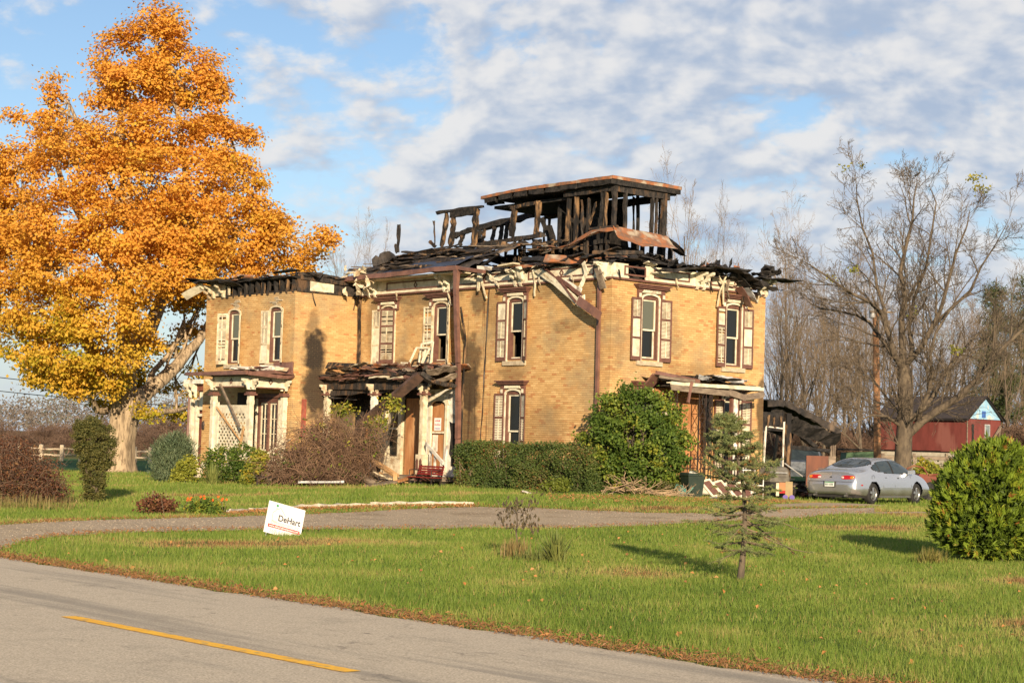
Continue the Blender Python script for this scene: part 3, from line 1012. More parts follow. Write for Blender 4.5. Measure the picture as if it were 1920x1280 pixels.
for p, q in zip(dp[:-1], dp[1:]):
    mb.beam(p, q, .15, .12, up=(1, 0, 0), seg=2, jit=.006)
mb.beam((-.73, 6.46, 7.24), (-.71, 6.50, 6.5), .2, .14, up=(1, 0, 0), taper=.75)
mb.build('downspout', BROWN_M, house)
mb = MB()
_cp = [hA(x, y, v) for x, y, v in ((864, 575, -.45), (868, 605, -.35), (873, 640, -.2), (870, 690, -.2), (867, 760, -.25), (863, 850, -.3))]
for p, q in zip(_cp[:-1], _cp[1:]):
    mb.beam(p, q, .05, .05, up=(1, 0, 0), seg=2, jit=.006)
mb.build('conduit', CHAR_T, house)
mb = MB()
for p, q in (((-.10, .43, 6.75), (-.10, .43, 5.2)), ((-.10, .43, 5.2), (-.09, .43, 3.4)), ((-.09, .43, 3.4), (-.09, .43, .5))):
    mb.beam(p, q, .105, .085, up=(1, 0, 0))
mb.build('downspout', BROWN_M, house)
mb = MB()
mb.beam((-.13, 12.60, 7.15), (-.12, 12.52, 4.15), .12, .09, up=(1, 0, 0), seg=5, jit=.007)
mb.beam((-.12, 12.52, 4.15), (-.25, 12.45, 4.02), .12, .09, up=(1, 0, 0))
mb.build('downspout', CHAR_T, house)
mb = MB()
mb.beam((-.04, 5.62, 6.75), (-.03, 5.90, .9), .022, .022, up=(1, 0, 0), seg=14, jit=.009)
mb.build('cable', IRON, house)

# ---- roof
def heap(name, mats, pts, parent, n, size, up, spread=.12, seg=3, jit=.012, label=None):
    """single boards scattered over a list of (x, y, z) with a main direction"""
    for k in range(n):
        c = pts(k) if callable(pts) else pts[k % len(pts)]
        L, w, t = size()
        d = up()
        d = d / np.linalg.norm(d)
        mb = MB()
        p = np.array(c) - d * L / 2
        mb.beam(p, p + d * L, w, t, up=rng.normal(0, spread, 3) + np.array([0, 0, 1]), seg=seg, jit=jit)
        m = mats[int(rng.integers(len(mats)))]
        mb.build(name, m, parent)


roof = part_of('roof', house)


def roof_z(v, u):
    """height of the old roof skin over the main block"""
    return 7.22 + .44 * min(v + .65, LB + .65 - v, 2.6, u + .65)


# sheathing grid on the front slope, torn open towards the right-hand corner
def roof_skin(name, m, x0, x1, y0, y1, nx, ny, zf, torn, amp, mats2=None):
    vs, fs = [], []
    for j in range(ny + 1):
        for i in range(nx + 1):
            x, y = x0 + (x1 - x0) * i / nx, y0 + (y1 - y0) * j / ny
            x += rng.normal(0, .03)
            y += rng.normal(0, .05)
            vs.append((x, y, zf(x, y) + rng.normal(0, amp)))
    for j in range(ny):
        for i in range(nx):
            x, y = x0 + (x1 - x0) * (i + .5) / nx, y0 + (y1 - y0) * (j + .5) / ny
            if torn(x, y):
                continue
            a = j * (nx + 1) + i
            fs.append((a, a + 1, a + nx + 2, a + nx + 1))
    mb = MB().add(vs, fs)
    return mb.build(name, m, roof)


roof_skin('burnt_decking', ROOFING, -.66, 2.0, 6.1, 13.1, 14, 36, lambda x, y: min(roof_z(x, y), 7.25 + .75 * (13.4 - y) + .0 * x), lambda x, y: rng.random() < .07, .028)
roof_skin('burnt_decking', CHAR_D, -.55, 2.0, -.1, 6.3, 12, 30, lambda x, y: 7.08 + .22 * max(0, x + .3) - .25 * math.sin(y * .5) ** 2 * (x > 0), lambda x, y: rng.random() < .16 or (x < -.1 and rng.random() < .6), .05)
roof_skin('burnt_decking', CHAR_D, 1.8, 7.2, -.45, 2.0, 24, 12, lambda x, y: 7.05 + .13 * max(0, y) + .22 * math.sin(x * .55 + .4), lambda x, y: rng.random() < .14, .06)
roof_skin('burnt_decking', ROOFING, 2.0, 7.3, 2.0, 13.0, 14, 30, lambda x, y: 7.2 + .35 * max(0, (7.2 - x)) * .45, lambda x, y: rng.random() < .12, .05)
# felt that lies bare above the gutter
mb = MB()
mb.add([(-.45, 10.9, 7.36), (-.50, 6.75, 7.40), (.35, 6.9, 7.78), (.25, 10.2, 7.70)], [(0, 1, 2, 3)])
mb.build('roofing_felt', TARP, roof)
# loose boards and sheets on the front slope, running along it
heap('charred_board', [CHAR, ROOFING, CHAR, OLDWOOD, CHAR_T], lambda k: (lambda x, y: (x, y, roof_z(x, y) + .05 + .05 * rng.random()))(rng.uniform(-.3, 1.9), rng.uniform(6.4, 12.7)),
     roof, 46, lambda: (rng.uniform(.9, 2.6), rng.uniform(.08, .24), .03), lambda: np.array([rng.normal(0, .12), 1, rng.normal(0, .06)]), spread=.35)
heap('charred_board', [CHAR_D, CHAR, CHAR, RUST], lambda k: (rng.uniform(-.3, 1.9), rng.uniform(.1, 6.3), 7.22 + rng.uniform(0, .25)),
     roof, 44, lambda: (rng.uniform(.5, 1.9), rng.uniform(.08, .26), .035), lambda: np.array([rng.normal(0, .5), 1, rng.normal(0, .12)]), spread=.5)
heap('charred_board', [CHAR_D, CHAR_D, CHAR, CHAR], lambda k: (lambda x: (x, rng.uniform(-.45, 1.6), 7.12 + .15 * math.sin(x * .6 + .3) + rng.uniform(0, .16)))(rng.uniform(1.2, 7.2)),
     roof, 50, lambda: (rng.uniform(.4, 1.5), rng.uniform(.06, .22), .025), lambda: np.array([1, rng.normal(0, .5), rng.normal(0, .18)]), spread=.7)
heap('curled_sheet', [CHAR_D, RUST, CHAR_D], lambda k: (rng.uniform(3.6, 7.1), rng.uniform(-.5, .6), 7.30 + rng.uniform(0, .12)),
     roof, 14, lambda: (rng.uniform(.3, .6), rng.uniform(.2, .38), .012), lambda: np.array([rng.normal(0, 1), rng.normal(0, 1), rng.normal(0, .5)]), spread=1.0, seg=4, jit=.05)
# sagging eave at the far corner of the gable side
mb = MB()
mb.beam((3.3, -.55, 7.26), (5.1, -.62, 7.28), .5, .03, seg=6, jit=.02)
mb.beam((4.7, -.50, 7.26), (6.0, -.62, 6.86), .55, .03, seg=6, jit=.03)
mb.beam((5.6, -.55, 7.10), (7.75, -.42, 7.18), .6, .04, seg=8, jit=.03)
mb.beam((1.5, -.42, 6.98), (3.6, -.60, 7.24), .35, .03, seg=8, jit=.03)
mb.build('sagging_eave', CHAR_D, roof)
# ridge-side sticks
for a, b, w in (((748, 421, 1.6), (746, 472, 1.6), .10), ((741, 458, 1.6), (743, 474, 1.6), .06), ((814, 415, 2.0), (816, 464, 2.0), .045), ((806, 453, 2.0), (816, 463, 2.0), .10)):
    mb = MB()
    mb.beam(hA(*a), hA(*b), w, w * .8, up=(1, 0, 0), seg=5, jit=.010)
    mb.build('charred_stud', CHAR, roof)
mb = MB()
mb.beam(hA(703, 494, .6), hA(735, 482, .9), .55, .3, seg=5, jit=.06)
mb.build('burnt_hip', ROOFING, roof)

# ---- roof lantern (belvedere)
lantern = part_of('roof_lantern', house)
VN, VF, UN = 2.05, 4.45, 2.12            # near side, far side, right end
Z_S, Z_H, Z_R = 8.58, 9.72, 9.92         # sill, head, roof underside
x0, x1, y0, y1 = 1.78, 4.86, 1.98, 8.42
mb = MB()
nx, ny = 4, 16
for lay, dz in ((0, 0.0), (1, .17)):
    pass
vs_, fs_ = [], []
for j in range(ny + 1):
    for i in range(nx + 1):
        x, y = x0 + (x1 - x0) * i / nx, y0 + (y1 - y0) * j / ny
        sag = -.10 * max(0, (y - 6.2) / 2.2) ** 1.5
        edge = .03 * min(i, nx - i) / 2
        vs_.append((x, y, Z_R + .20 + sag + edge + rng.normal(0, .010)))
for j in range(ny):
    for i in range(nx):
        a = j * (nx + 1) + i
        fs_.append((a, a + 1, a + nx + 2, a + nx + 1))
mb.add(vs_, fs_)
mb.build('lantern_roof', RUST, lantern, shade=False)
mb = MB()
vs2 = [(p[0], p[1], p[2] - .09) for p in vs_]
mb.add(vs2, fs_)
mb.build('lantern_ceiling', CHAR_D, lantern)
mb = MB()
for s in range(8):
    ya, yb = y0 + (y1 - y0) * s / 8, y0 + (y1 - y0) * (s + 1) / 8
    za, zb = [Z_R + .155 - .10 * max(0, (q - 6.2) / 2.2) ** 1.5 for q in (ya, yb)]
    mb.beam((x0, ya + .01, za), (x0, yb - .01, zb), .05, .10, seg=2, jit=.005)
    mb.beam((x1, ya + .01, za), (x1, yb - .01, zb), .05, .10, seg=2, jit=.005)
mb.beam((x0, y0, Z_R + .155), (x1, y0, Z_R + .155), .05, .10, seg=5, jit=.004)
mb.build('rusty_fascia', RUST, lantern)
mb = MB()
for s in range(8):
    ya, yb = y0 + .06 + (y1 - y0) * s / 8, y0 + .06 + (y1 - y0 - .2) * (s + 1) / 8
    za, zb = [Z_R + .03 - .10 * max(0, (q - 6.2) / 2.2) ** 1.5 for q in (ya, yb)]
    mb.beam((x0 + .03, ya, za), (x0 + .03, yb, zb), .06, .17, seg=2, jit=.014)
    mb.beam((x0 + .30, ya, za - .05), (x0 + .30, yb, zb - .05), .30, .10, seg=2, jit=.018)
mb.beam((x0, y0 + .03, Z_R + .03), (x1 - .02, y0 + .03, Z_R + .03), .06, .17, seg=6, jit=.007)
mb.beam((x0 + .1, y0 + .28, Z_R - .03), (x1 - .1, y0 + .28, Z_R - .03), .3, .08, seg=6, jit=.01)
mb.build('charred_eave', CHAR_D, lantern)


def lpost(a, b, w, m, t=None, parent=lantern, name='post', jit=.012, seg=7):
    mb = MB()
    mb.beam(a, b, w, t or w, up=(1, 0, 0), seg=seg, jit=jit)
    return mb.build(name, m, parent)


for (xt, yt, xb, yb, w, m) in ((1153, 346, 1150, 428, .13, CHAR), (1137, 352, 1134, 428, .09, CHAR_T), (1130, 352, 1127, 428, .09, CHAR_D),
                               (1082, 370, 1078, 480, .12, CHAR_T), (1068, 372, 1062, 480, .11, CHAR_T), (1104, 372, 1100, 480, .09, CHAR),
                               (1092, 375, 1091, 470, .05, CHAR), (965, 390, 959, 444, .15, CHAR_T), (1011, 378, 1005, 440, .14, CHAR_T),
                               (1118, 380, 1105, 420, .05, CHAR_T)):
    lpost(hA(xt, yt, VN), hA(xb, yb, VN), w, m)
for (xt, yt, xb, yb, w, m) in ((1173, 355, 1171, 428, .10, CHAR), (1224, 370, 1221, 440, .10, CHAR), (1232, 371, 1229, 440, .07, CHAR), (1246, 364, 1241, 442, .15, CHAR)):
    lpost(hB(xt, yt, UN), hB(xb, yb, UN), w, m)
for yv in (2.3, 3.5, 5.6, 6.8, 7.9):
    lpost((VF, yv, Z_S - .9), (VF, yv + rng.normal(0, .03), Z_R), .09, CHAR_D)
    lpost((VF, yv + .24, Z_S - .9), (VF, yv + .24, Z_R), .06, CHAR_D)
mb = MB()                          # heads
mb.beam((VN, UN, Z_H + .08), (VN, 4.5, Z_H + .05), .10, .20, seg=6, jit=.012)
mb.beam((VN, UN, Z_H + .06), (VF, UN, Z_H + .06), .10, .24, seg=6, jit=.012)
mb.beam((VF, UN, Z_H + .06), (VF, 8.0, Z_H - .1), .10, .24, seg=6, jit=.012)
mb.build('head_beam', CHAR, lantern)
lpost(hA(960, 390, VN), hA(1010, 380, VN), .12, CHAR_T, .14, name='head_beam')
mb = MB()                          # black wall that is left in the middle
mb.box(3.2, 3.3, 3.9, 6.0, 7.2, Z_R + .1)
mb.box(2.5, 4.4, 5.2, 5.3, 7.2, Z_R + .05)
mb.box(VF - .03, VF + .03, 4.2, 6.2, 7.4, 9.9)
mb.box(2.2, 4.4, 4.0, 8.2, 9.62, 9.72)
mb.build('black_partition', CHAR_D, lantern)
for k in range(8):
    c = np.array([rng.uniform(2.2, 4.2), rng.uniform(3.8, 7.2), 7.4])
    d = np.array([rng.normal(0, .35), rng.normal(0, .35), 1.0])
    lpost(c, c + d * rng.uniform(.7, 2.0), rng.uniform(.05, .12), [CHAR_D, CHAR, CHAR_D][k % 3], name='fallen_stud', seg=4)
# sill and knee wall
mb = MB()
mb.beam((VN, 2.0, Z_S - .02), (VN, 3.2, Z_S - .03), .16, .06, seg=4, jit=.01)
mb.build('sill_beam', CHAR, lantern)
mb = MB()
mb.beam(hA(1018, 440, VN), hA(897, 460, VN), .14, .14, seg=8, jit=.02)
mb.build('sill_beam', CHAR, lantern)
for px in (948, 965, 974, 982, 1001, 1012, 1024, 1036, 1050, 1064, 1079, 1098, 1116, 1127, 1138):
    t_, b_ = hA(px + 1, 448 + rng.uniform(-2, 6), VN + .02), hA(px, 490, VN + .02)
    lpost(t_, b_, rng.uniform(.06, .13), [CHAR, CHAR_T, CHAR_D][int(rng.integers(3))], .08, name='knee_stud', seg=4)
for px, w in ((1170, .28), (1187, .16), (1204, .14), (1220, .17), (1239, .18), (1256, .14)):
    lpost(hB(px + 1, 452, UN + .02), hB(px, 493, UN + .02), w, [CHAR, CHAR_D][px % 2], .07, name='knee_stud', seg=4)
mb = MB()
mb.box(VN + .25, VF - .2, UN + .3, 8.0, 7.0, 7.75)
mb.build('lantern_floor', CHAR_D, lantern)
# rusty skirt of roof metal below the openings
mb = MB()
def sheet(mb, top, bot, rows=5, amp=.03, flare=.0):
    n = len(top)
    vs, fs = [], []
    for j in range(rows + 1):
        k = j / rows
        for i in range(n):
            p = np.array(top[i]) * (1 - k) + np.array(bot[i]) * k
            p[2] += -.10 * math.sin(k * math.pi) + (rng.normal(0, amp) if 0 < j else 0)
            vs.append(p)
    for j in range(rows):
        for i in range(n - 1):
            a = j * n + i
            fs.append((a, a + 1, a + n + 1, a + n))
    mb.add(vs, fs)
sheet(mb, [hB(x, y, UN - .06) for x, y in ((1149, 423), (1170, 427), (1190, 431), (1210, 434), (1230, 438), (1252, 443))],
      [hB(x, y, UN - .75) for x, y in ((1166, 449), (1185, 456), (1205, 462), (1225, 463), (1248, 465), (1278, 467))], 5, .022)
mb.build('metal_skirt', RUST, lantern)
mb = MB()
sheet(mb, [hA(x, y, VN - .05) for x, y in ((1152, 424), (1138, 425), (1120, 427), (1106, 433), (1092, 441), (1078, 450), (1062, 461))],
      [hA(x, y, VN - .30) for x, y in ((1152, 432), (1138, 434), (1122, 434), (1106, 440), (1092, 448), (1076, 456), (1060, 464))], 3, .012)
mb.build('metal_skirt', RUST, lantern)
mb = MB()
sheet(mb, [hB(x, y, UN - .1) for x, y in ((1252, 444), (1268, 455), (1282, 468))], [hB(x, y, UN + .5) for x, y in ((1262, 470), (1276, 478), (1290, 480))], 3, .02)
mb.build('torn_roofing', CHAR, lantern)
# end of the lantern that lost its roof
for (xt, yt, xb, yb, w, m) in ((838, 400, 829, 462, .13, CHAR_T), (851, 404, 845, 462, .16, CHAR_T), (893, 392, 888, 461, .22, CHAR_T)):
    lpost(hA(xt, yt, VN), hA(xb, yb, VN), w, m, .12, jit=.02, seg=9)
mb = MB()
mb.beam(hA(818, 399, VN), hA(906, 387, VN), .14, .10, seg=8, jit=.014)
mb.beam(hA(846, 402, VN), hA(892, 396, VN), .12, .24, seg=5, jit=.016)
mb.build('head_beam', CHAR_D, lantern)
for a, b, w, t_ in (((854, 441), (884, 431), .14, .18), ((896, 427), (1003, 403), .14, .2)):
    mb = MB()
    mb.beam(hA(*a, 4.3), hA(*b, 4.3), w, t_, seg=7, jit=.02)
    mb.build('fallen_plate', CHAR_D, lantern)
for (xt, yt, xb, yb, w, m) in ((869, 438, 861, 460, .14, CHAR), (901, 426, 897, 460, .14, CHAR_D), (910, 424, 904, 458, .12, CHAR_T), (929, 418, 923, 452, .12, CHAR), (942, 414, 938, 450, .13, CHAR_D), (952, 412, 948, 448, .13, CHAR_D)):
    lpost(hA(xt, yt, 4.3), hA(xb, yb, 4.3), w, m, .1)
heap('charred_board', [CHAR, CHAR_T, RUST, OLDWOOD], lambda k: hA(rng.uniform(900, 1060), rng.uniform(452, 470), 1.7), lantern, 12,
     lambda: (rng.uniform(.6, 2.2), rng.uniform(.08, .2), .03), lambda: np.array([rng.normal(0, .2), 1, rng.normal(0, .1)]), spread=.5)

# ---- wing roof
wing_roof = part_of('wing_roof', house)
for k in range(15):
    u = 12.95 + k * .385
    if 17.6 < u:
        continue
    lpost((WX + .03 + rng.normal(0, .02), u + rng.normal(0, .03), ZT - .05), (WX + .03, u, 7.12), rng.uniform(.08, .15), [CHAR, CHAR_T, CHAR_T, CHAR_D][k % 4], .12, wing_roof, 'charred_stud', .008, 4)
mb = MB()
mb.beam((WX - .02, 12.7, 7.14), (WX - .02, 18.3, 7.18), .3, .07, seg=22, jit=.022)
mb.beam((WX + .5, 12.6, 7.20), (WX + .5, 18.4, 7.20), .6, .05, seg=18, jit=.035)
mb.box(WX + .15, -.2, LA + .1, WY - .2, 6.95, 7.12)
mb.build('charred_plate', CHAR_D, wing_roof)
mb = MB()
mb.beam((WX + .1, 12.75, 7.18), (-.2, 12.70, 7.12), .1, .22, seg=8, jit=.02)
mb.beam((WX + .3, 12.85, 7.32), (-.4, 12.85, 7.22), .5, .06, seg=8, jit=.03)
mb.build('charred_plate', CHAR, wing_roof)
mb = MB()
FS.box(mb, -2.1, -1.12, .01, .05, ZT + .05, ZT + .42)
FS.box(mb, -1.55, -1.50, .02, .06, ZT + .04, ZT + .40)
mb.build('bare_frieze_board', CREAM2, wing_roof)
mb = MB()
FS.box(mb, -2.62, -2.1, .0, .04, ZT + .03, ZT + .45)
FS.box(mb, -1.1, -.1, .0, .04, ZT + .03, ZT + .42)
FS.box(mb, -2.62, 0, .0, .045, ZT - .01, ZT + .03, 0)
mb.build('burnt_frieze_board', CHAR, wing_roof)
mb = MB()            # left corner cornice, half torn off
FW.box(mb, 17.0, 18.55, .0, .04, ZT + .05, ZT + .36)
for s in (17.35, 18.05, 18.35):
    bracket(mb, FW, s, 7.08, .45, .45)
mb.build('torn_cornice', CREAM, wing_roof)
mb = MB()
mb.beam((WX - .35, 18.2, 7.08), (WX - .55, 19.3, 6.72), .30, .03, up=(.6, .2, .6), seg=3, jit=.01)
mb.build('dangling_board', CREAM2, wing_roof)
mb = MB()
mb.beam((WX - .35, 16.6, 7.15), (WX - .45, 19.3, 7.26), .6, .04, seg=8, jit=.04)
mb.beam((WX - .2, 16.2, 7.05), (WX - .5, 19.1, 7.30), .35, .04, up=(.3, 0, 1), seg=7, jit=.03)
mb.build('charred_eave', CHAR_D, wing_roof)
heap('charred_board', [CHAR_D, CHAR, RUST, OLDWOOD], lambda k: (WX + rng.uniform(-.3, .8), rng.uniform(12.8, 19.0), 7.24 + rng.uniform(-.05, .08)), wing_roof, 26,
     lambda: (rng.uniform(.6, 1.8), rng.uniform(.08, .25), .03), lambda: np.array([rng.normal(0, .2), 1, rng.normal(0, .05)]), spread=.5)
for k in range(16):        # debris hanging where wing and front meet
    mb = MB()
    p = hA(rng.uniform(640, 690), rng.uniform(505, 545), -.7 + rng.uniform(-.3, .3))
    d = rng.normal(0, 1, 3)
    mb.beam(p, p + d / np.linalg.norm(d) * rng.uniform(.2, .55), rng.uniform(.05, .16), .03, up=rng.normal(0, 1, 3), seg=3, jit=.02)
    mb.build('hanging_trim', CREAM, wing_roof)
for pts_ in (((665, 548), (666, 565), (663, 580)), ((586, 548), (588, 560), (592, 572)), ((676, 545), (672, 570), (668, 572))):
    mb = MB()
    mb.tube([hB(x, y, LA - .08) for x, y in pts_], .022, 5)
    mb.build('hanging_wire', CHAR, wing_roof)

# ---- debris hanging from the front cornice
debris = part_of('hanging_debris', house)
def hang(pts, w, t_, m, d=-.25, name='hanging_board', F='A', up=(1, 0, 0), jit=.006):
    mb = MB()
    q = [(hA(x, y, dd) if F == 'A' else hB(x, y, dd)) for (x, y, dd) in [(*p, d) if len(p) == 2 else p for p in pts]]
    for a, b in zip(q[:-1], q[1:]):
        mb.beam(a, b, w, t_, up=up, seg=3, jit=jit)
    mb.build(name, m, debris)


hang([(1002, 502, -.1), (1040, 528, -.25), (1085, 568, -.4), (1094, 572, -.42)], .20, .025, CREAM2)
hang([(1020, 502, -.12), (1052, 530, -.28), (1080, 566, -.42)], .07, .04, BROWN, name='hanging_moulding')
hang([(1046, 520, -.2), (1070, 538, -.35), (1092, 556, -.4)], .10, .04, BROWN, name='hanging_moulding')
hang([(1058, 527, -.22), (1090, 545, -.3)], .13, .03, WHITE)
hang([(1000, 500, -.08), (1025, 518, -.2), (1060, 548, -.3)], .05, .03, CREAM, name='hanging_moulding')
hang([(1084, 562, -.42), (1108, 580, -.45), (1126, 593, -.4)], .26, .05, BROWN_M, name='torn_gutter')
hang([(1085, 562, -.4), (1096, 558, -.4)], .18, .03, CREAM2)
hang([(1094, 492, -.1), (1099, 512, -.2), (1093, 528, -.22), (1086, 542, -.25)], .14, .02, CREAM2, name='peeling_strip')
hang([(1117, 492, -.25), (1124, 516, -.3), (1131, 541, -.2)], .24, .04, OLDWOOD)
hang([(998, 500, -.08), (1003, 530, -.15), (1002, 555, -.12)], .06, .02, CREAM, name='peeling_strip')
hang([(900, 505, -.15), (904, 530, -.2), (912, 560, -.15)], .07, .025, CREAM, name='peeling_strip')
hang([(898, 508, -.2), (897, 545, -.22)], .12, .03, CREAM, name='peeling_strip')
hang([(905, 502, -.5), (918, 515, -.3), (930, 530, -.15)], .05, .03, CREAM2, name='hanging_moulding')
hang([(895, 502, -.5), (922, 503, -.5)], .12, .03, WHITE)
hang([(938, 499, -.45), (968, 494, -.4)], .3, .05, CREAM, name='hanging_soffit', up=(0, 0, 1))
hang([(972, 500, -.4), (978, 522, -.25)], .14, .12, CREAM2, name='hanging_bracket')
# on the gable side
hang([(1345, 510, -.3), (1356, 535, -.3), (1356, 572, -.15)], .05, .03, CREAM, F='B')
hang([(1362, 515, -.3), (1350, 545, -.25), (1345, 575, -.15)], .04, .03, CREAM, F='B')
hang([(1340, 512, -.2), (1356, 530, -.25), (1378, 535, -.25)], .08, .03, CREAM, F='B')
hang([(1366, 525, -.3), (1362, 545, -.3), (1366, 560, -.2)], .12, .03, OLDWOOD, F='B')
hang([(1385, 538, -.3), (1396, 555, -.32), (1404, 575, -.25)], .30, .02, BROWN_M, F='B', name='torn_gutter')
hang([(1398, 540, -.3), (1410, 556, -.32), (1416, 566, -.28)], .26, .02, GREYMETAL, F='B', name='torn_gutter')
hang([(1396, 545, -.3), (1390, 575, -.2)], .05, .03, CHAR_T, F='B')
hang([(1210, 492, -.1), (1228, 498, -.12)], .2, .03, CREAM2, F='B')
hang([(1218, 512, -.05), (1246, 518, -.08)], .12, .03, CREAM2, F='B')
hang([(1378, 512, -.35), (1402, 540, -.35)], .34, .03, CHAR_D, F='B', name='sagging_board')
for (xa, ya, xb, yb) in ((742, 548, 744, 562), (838, 545, 846, 572), (930, 528, 935, 545), (1010, 520, 1014, 540), (1070, 515, 1075, 532)):
    hang([(xa, ya, -.2), ((xa + xb) / 2 + rng.uniform(-3, 3), (ya + yb) / 2, -.28), (xb, yb, -.18)], .05, .02, [CREAM, CHAR_T][xa % 2], name='peeling_strip')
for (xa, ya, xb, yb) in ((1160, 505, 1164, 522), (1268, 522, 1272, 540), (1330, 525, 1336, 548), (1425, 548, 1420, 566)):
    hang([(xa, ya, -.2), (xb, yb, -.15)], .05, .02, [CREAM, CHAR_T][ya % 2], F='B', name='peeling_strip')
# window lintels that lost their hoods on the wing
mb = MB()
for (sx, z_) in ((16.62, UP_T - .1), (13.92, UP_T - .1)):
    for k in range(6):
        a = sx - .5 + rng.uniform(0, .5)
        FW.box(mb, a, a + rng.uniform(.2, .5), .0, rng.uniform(.01, .04), z_ + .05 + k * .05, z_ + .085 + k * .05)
mb.build('broken_lintel', STONE, house)

# ------------------------------------------------------------------ porches of the house
def sq_post(mb, x, y, z0, z1, w=.17, mi=0):
    mb.box(x - w / 2, x + w / 2, y - w / 2, y + w / 2, z0, z1, mi)


def turned_post(porch, x, y, z0, z1, m, w=.17, cap=True):
    p = part_of('post', porch) if False else None
    mb = MB()
    sq_post(mb, x, y, z0, z1, w)
    sq_post(mb, x, y, z0, z0 + .25, w * 1.35)
    for k, (dx, dy) in enumerate(((.95, 0), (0, .95))):
        pass
    if cap:
        sq_post(mb, x, y, z1 - .30, z1 - .16, w * 1.12)
    o = mb.build('post', m, porch)
    if cap:
        mb = MB()
        sq_post(mb, x, y, z1, z1 + .06, w * 1.9)
        sq_post(mb, x, y, z1 + .06, z1 + .12, w * 1.45)
        mb.build('capital', BROWN, o)
    return o


def fan_bracket(mb, x, y, z, dx, dy, L=.32, h=.36, w=.06):
    """scrolled bracket from a post head to the beam, in direction (dx, dy)"""
    prof = [(0, 0), (L, 0), (L * .95, -.08), (L * .7, -.12), (L * .62, -.2), (L * .4, -.22), (L * .3, -.3), (.08, -h), (0, -h)]
    n = len(prof)
    vs = []
    for s in (-1, 1):
        for d, q in prof:
            vs.append((x + dx * d + s * dy * w / 2, y + dy * d - s * dx * w / 2, z + q))
    mb.add(vs, [tuple(range(n)), tuple(range(2 * n - 1, n - 1, -1))] + [(k, (k + 1) % n, n + (k + 1) % n, n + k) for k in range(n)])


# ---- porch of the wing (still standing)
pw = part_of('wing_porch', house)
PX, PY0, PY1 = -4.11, 13.08, 15.42
mb = MB()
mb.box(PX - .25, WX - .02, PY0 - .25, PY1 + .3, .55, .75)
mb.build('floor', CREAM, pw)
mb = MB()
mb.box(PX - .1, WX - .05, PY0 - .1, PY1 + .15, -.1, .548)
mb.build('skirting', OLDWOOD, pw)
for (x, y) in ((PX, PY0), (PX, PY1), (WX - .12, PY0)):
    turned_post(pw, x, y, .75, 3.05, CREAM2)
mb = MB()
mb.box(PX - .06, PX + .06, PY0 - .06, PY1 + .06, 3.32, 3.72)
mb.box(PX + .06, WX - .02, PY0 - .06, PY0 + .06, 3.32, 3.72)
mb.build('frieze_board', CREAM2, pw)
mb = MB()
mb.box(PX - .085, PX - .061, PY0 + .2, PY1 - .2, 3.32, 3.36)
mb.box(PX - .085, PX - .061, PY0 - .1, PY1 + .1, 3.69, 3.73)
mb.box(PX + .2, WX - .2, PY0 - .085, PY0 - .061, 3.30, 3.34)
FPW = Face('A', PX - .06)
FPB = Face('B', PY0 - .06)
diamond(mb, FPW, (PY0 + PY1) / 2, 3.53, 0.0, .11)
diamond(mb, FPB, (PX + WX) / 2, 3.53, 0.0, .11)
mb.build('moulding', BROWN, pw)
mb = MB()
for (x, y, dirs) in ((PX, PY0, ((0, 1), (1, 0), (-1, 0), (0, -1))), (PX, PY1, ((0, -1), (-1, 0), (0, 1))), (WX - .12, PY0, ((-1, 0), (0, -1)))):
    for dx, dy in dirs:
        fan_bracket(mb, x + dx * .07, y + dy * .07, 3.60, dx, dy)
mb.build('bracket', CREAM2, pw)
mb = MB()            # low hipped roof with its gutter
e = .42
mb.add([(PX - e, PY0 - e, 3.80), (PX - e, PY1 + 1.1, 3.80), (WX, PY1 + 1.1, 4.02), (WX, PY0 - .1, 4.02), (PX - e, PY0 - e, 3.74), (PX - e, PY1 + 1.1, 3.74), (WX, PY1 + 1.1, 3.74), (WX, PY0 - e, 3.74), (WX, PY0 - e, 3.8)],
       [(0, 1, 2, 3), (0, 3, 8), (4, 5, 6, 7)])
mb.build('roof', BROWN_M, pw)
mb = MB()
mb.beam((PX - e - .03, PY0 - e, 3.78), (PX - e - .03, PY1 + 1.15, 3.78), .11, .12, seg=5, jit=.006)
mb.beam((PX - e, PY0 - e - .03, 3.78), (PX + .7, PY0 - e - .03, 3.70), .11, .12, seg=3, jit=.012)
mb.beam((PX + .7, PY0 - e - .03, 3.70), (WX, PY0 - e + .1, 3.72), .11, .12, seg=3, jit=.015)
mb.build('gutter', BROWN_M, pw)
mb = MB()
mb.beam((PX + .3, PY0 + .3, 3.98), (PX + .1, PY0 + 1.35, 3.98), .5, .10, seg=4, jit=.03)
mb.beam((WX - .5, PY0 - .2, 3.96), (WX - .5, PY0 + .7, 4.05), .5, .12, seg=4, jit=.03)
mb.build('fallen_plaster', WHITE, pw)
mb = MB()
mb.beam((WX - .06, PY0 - .35, 4.05), (WX - .06, PY0 + .75, 4.05), .06, .36, seg=3, jit=.01)
mb.build('flashing', BROWN_M, pw)
heap('broken_board', [BROWN_M, OLDWOOD, CREAM], lambda k: (PX + rng.uniform(-.2, 1.2), PY0 + rng.uniform(-.3, .9), 3.93 + rng.uniform(0, .08)), pw, 10,
     lambda: (rng.uniform(.4, 1.1), rng.uniform(.06, .2), .02), lambda: np.array([rng.normal(0, .6), 1, rng.normal(0, .12)]), spread=.6)
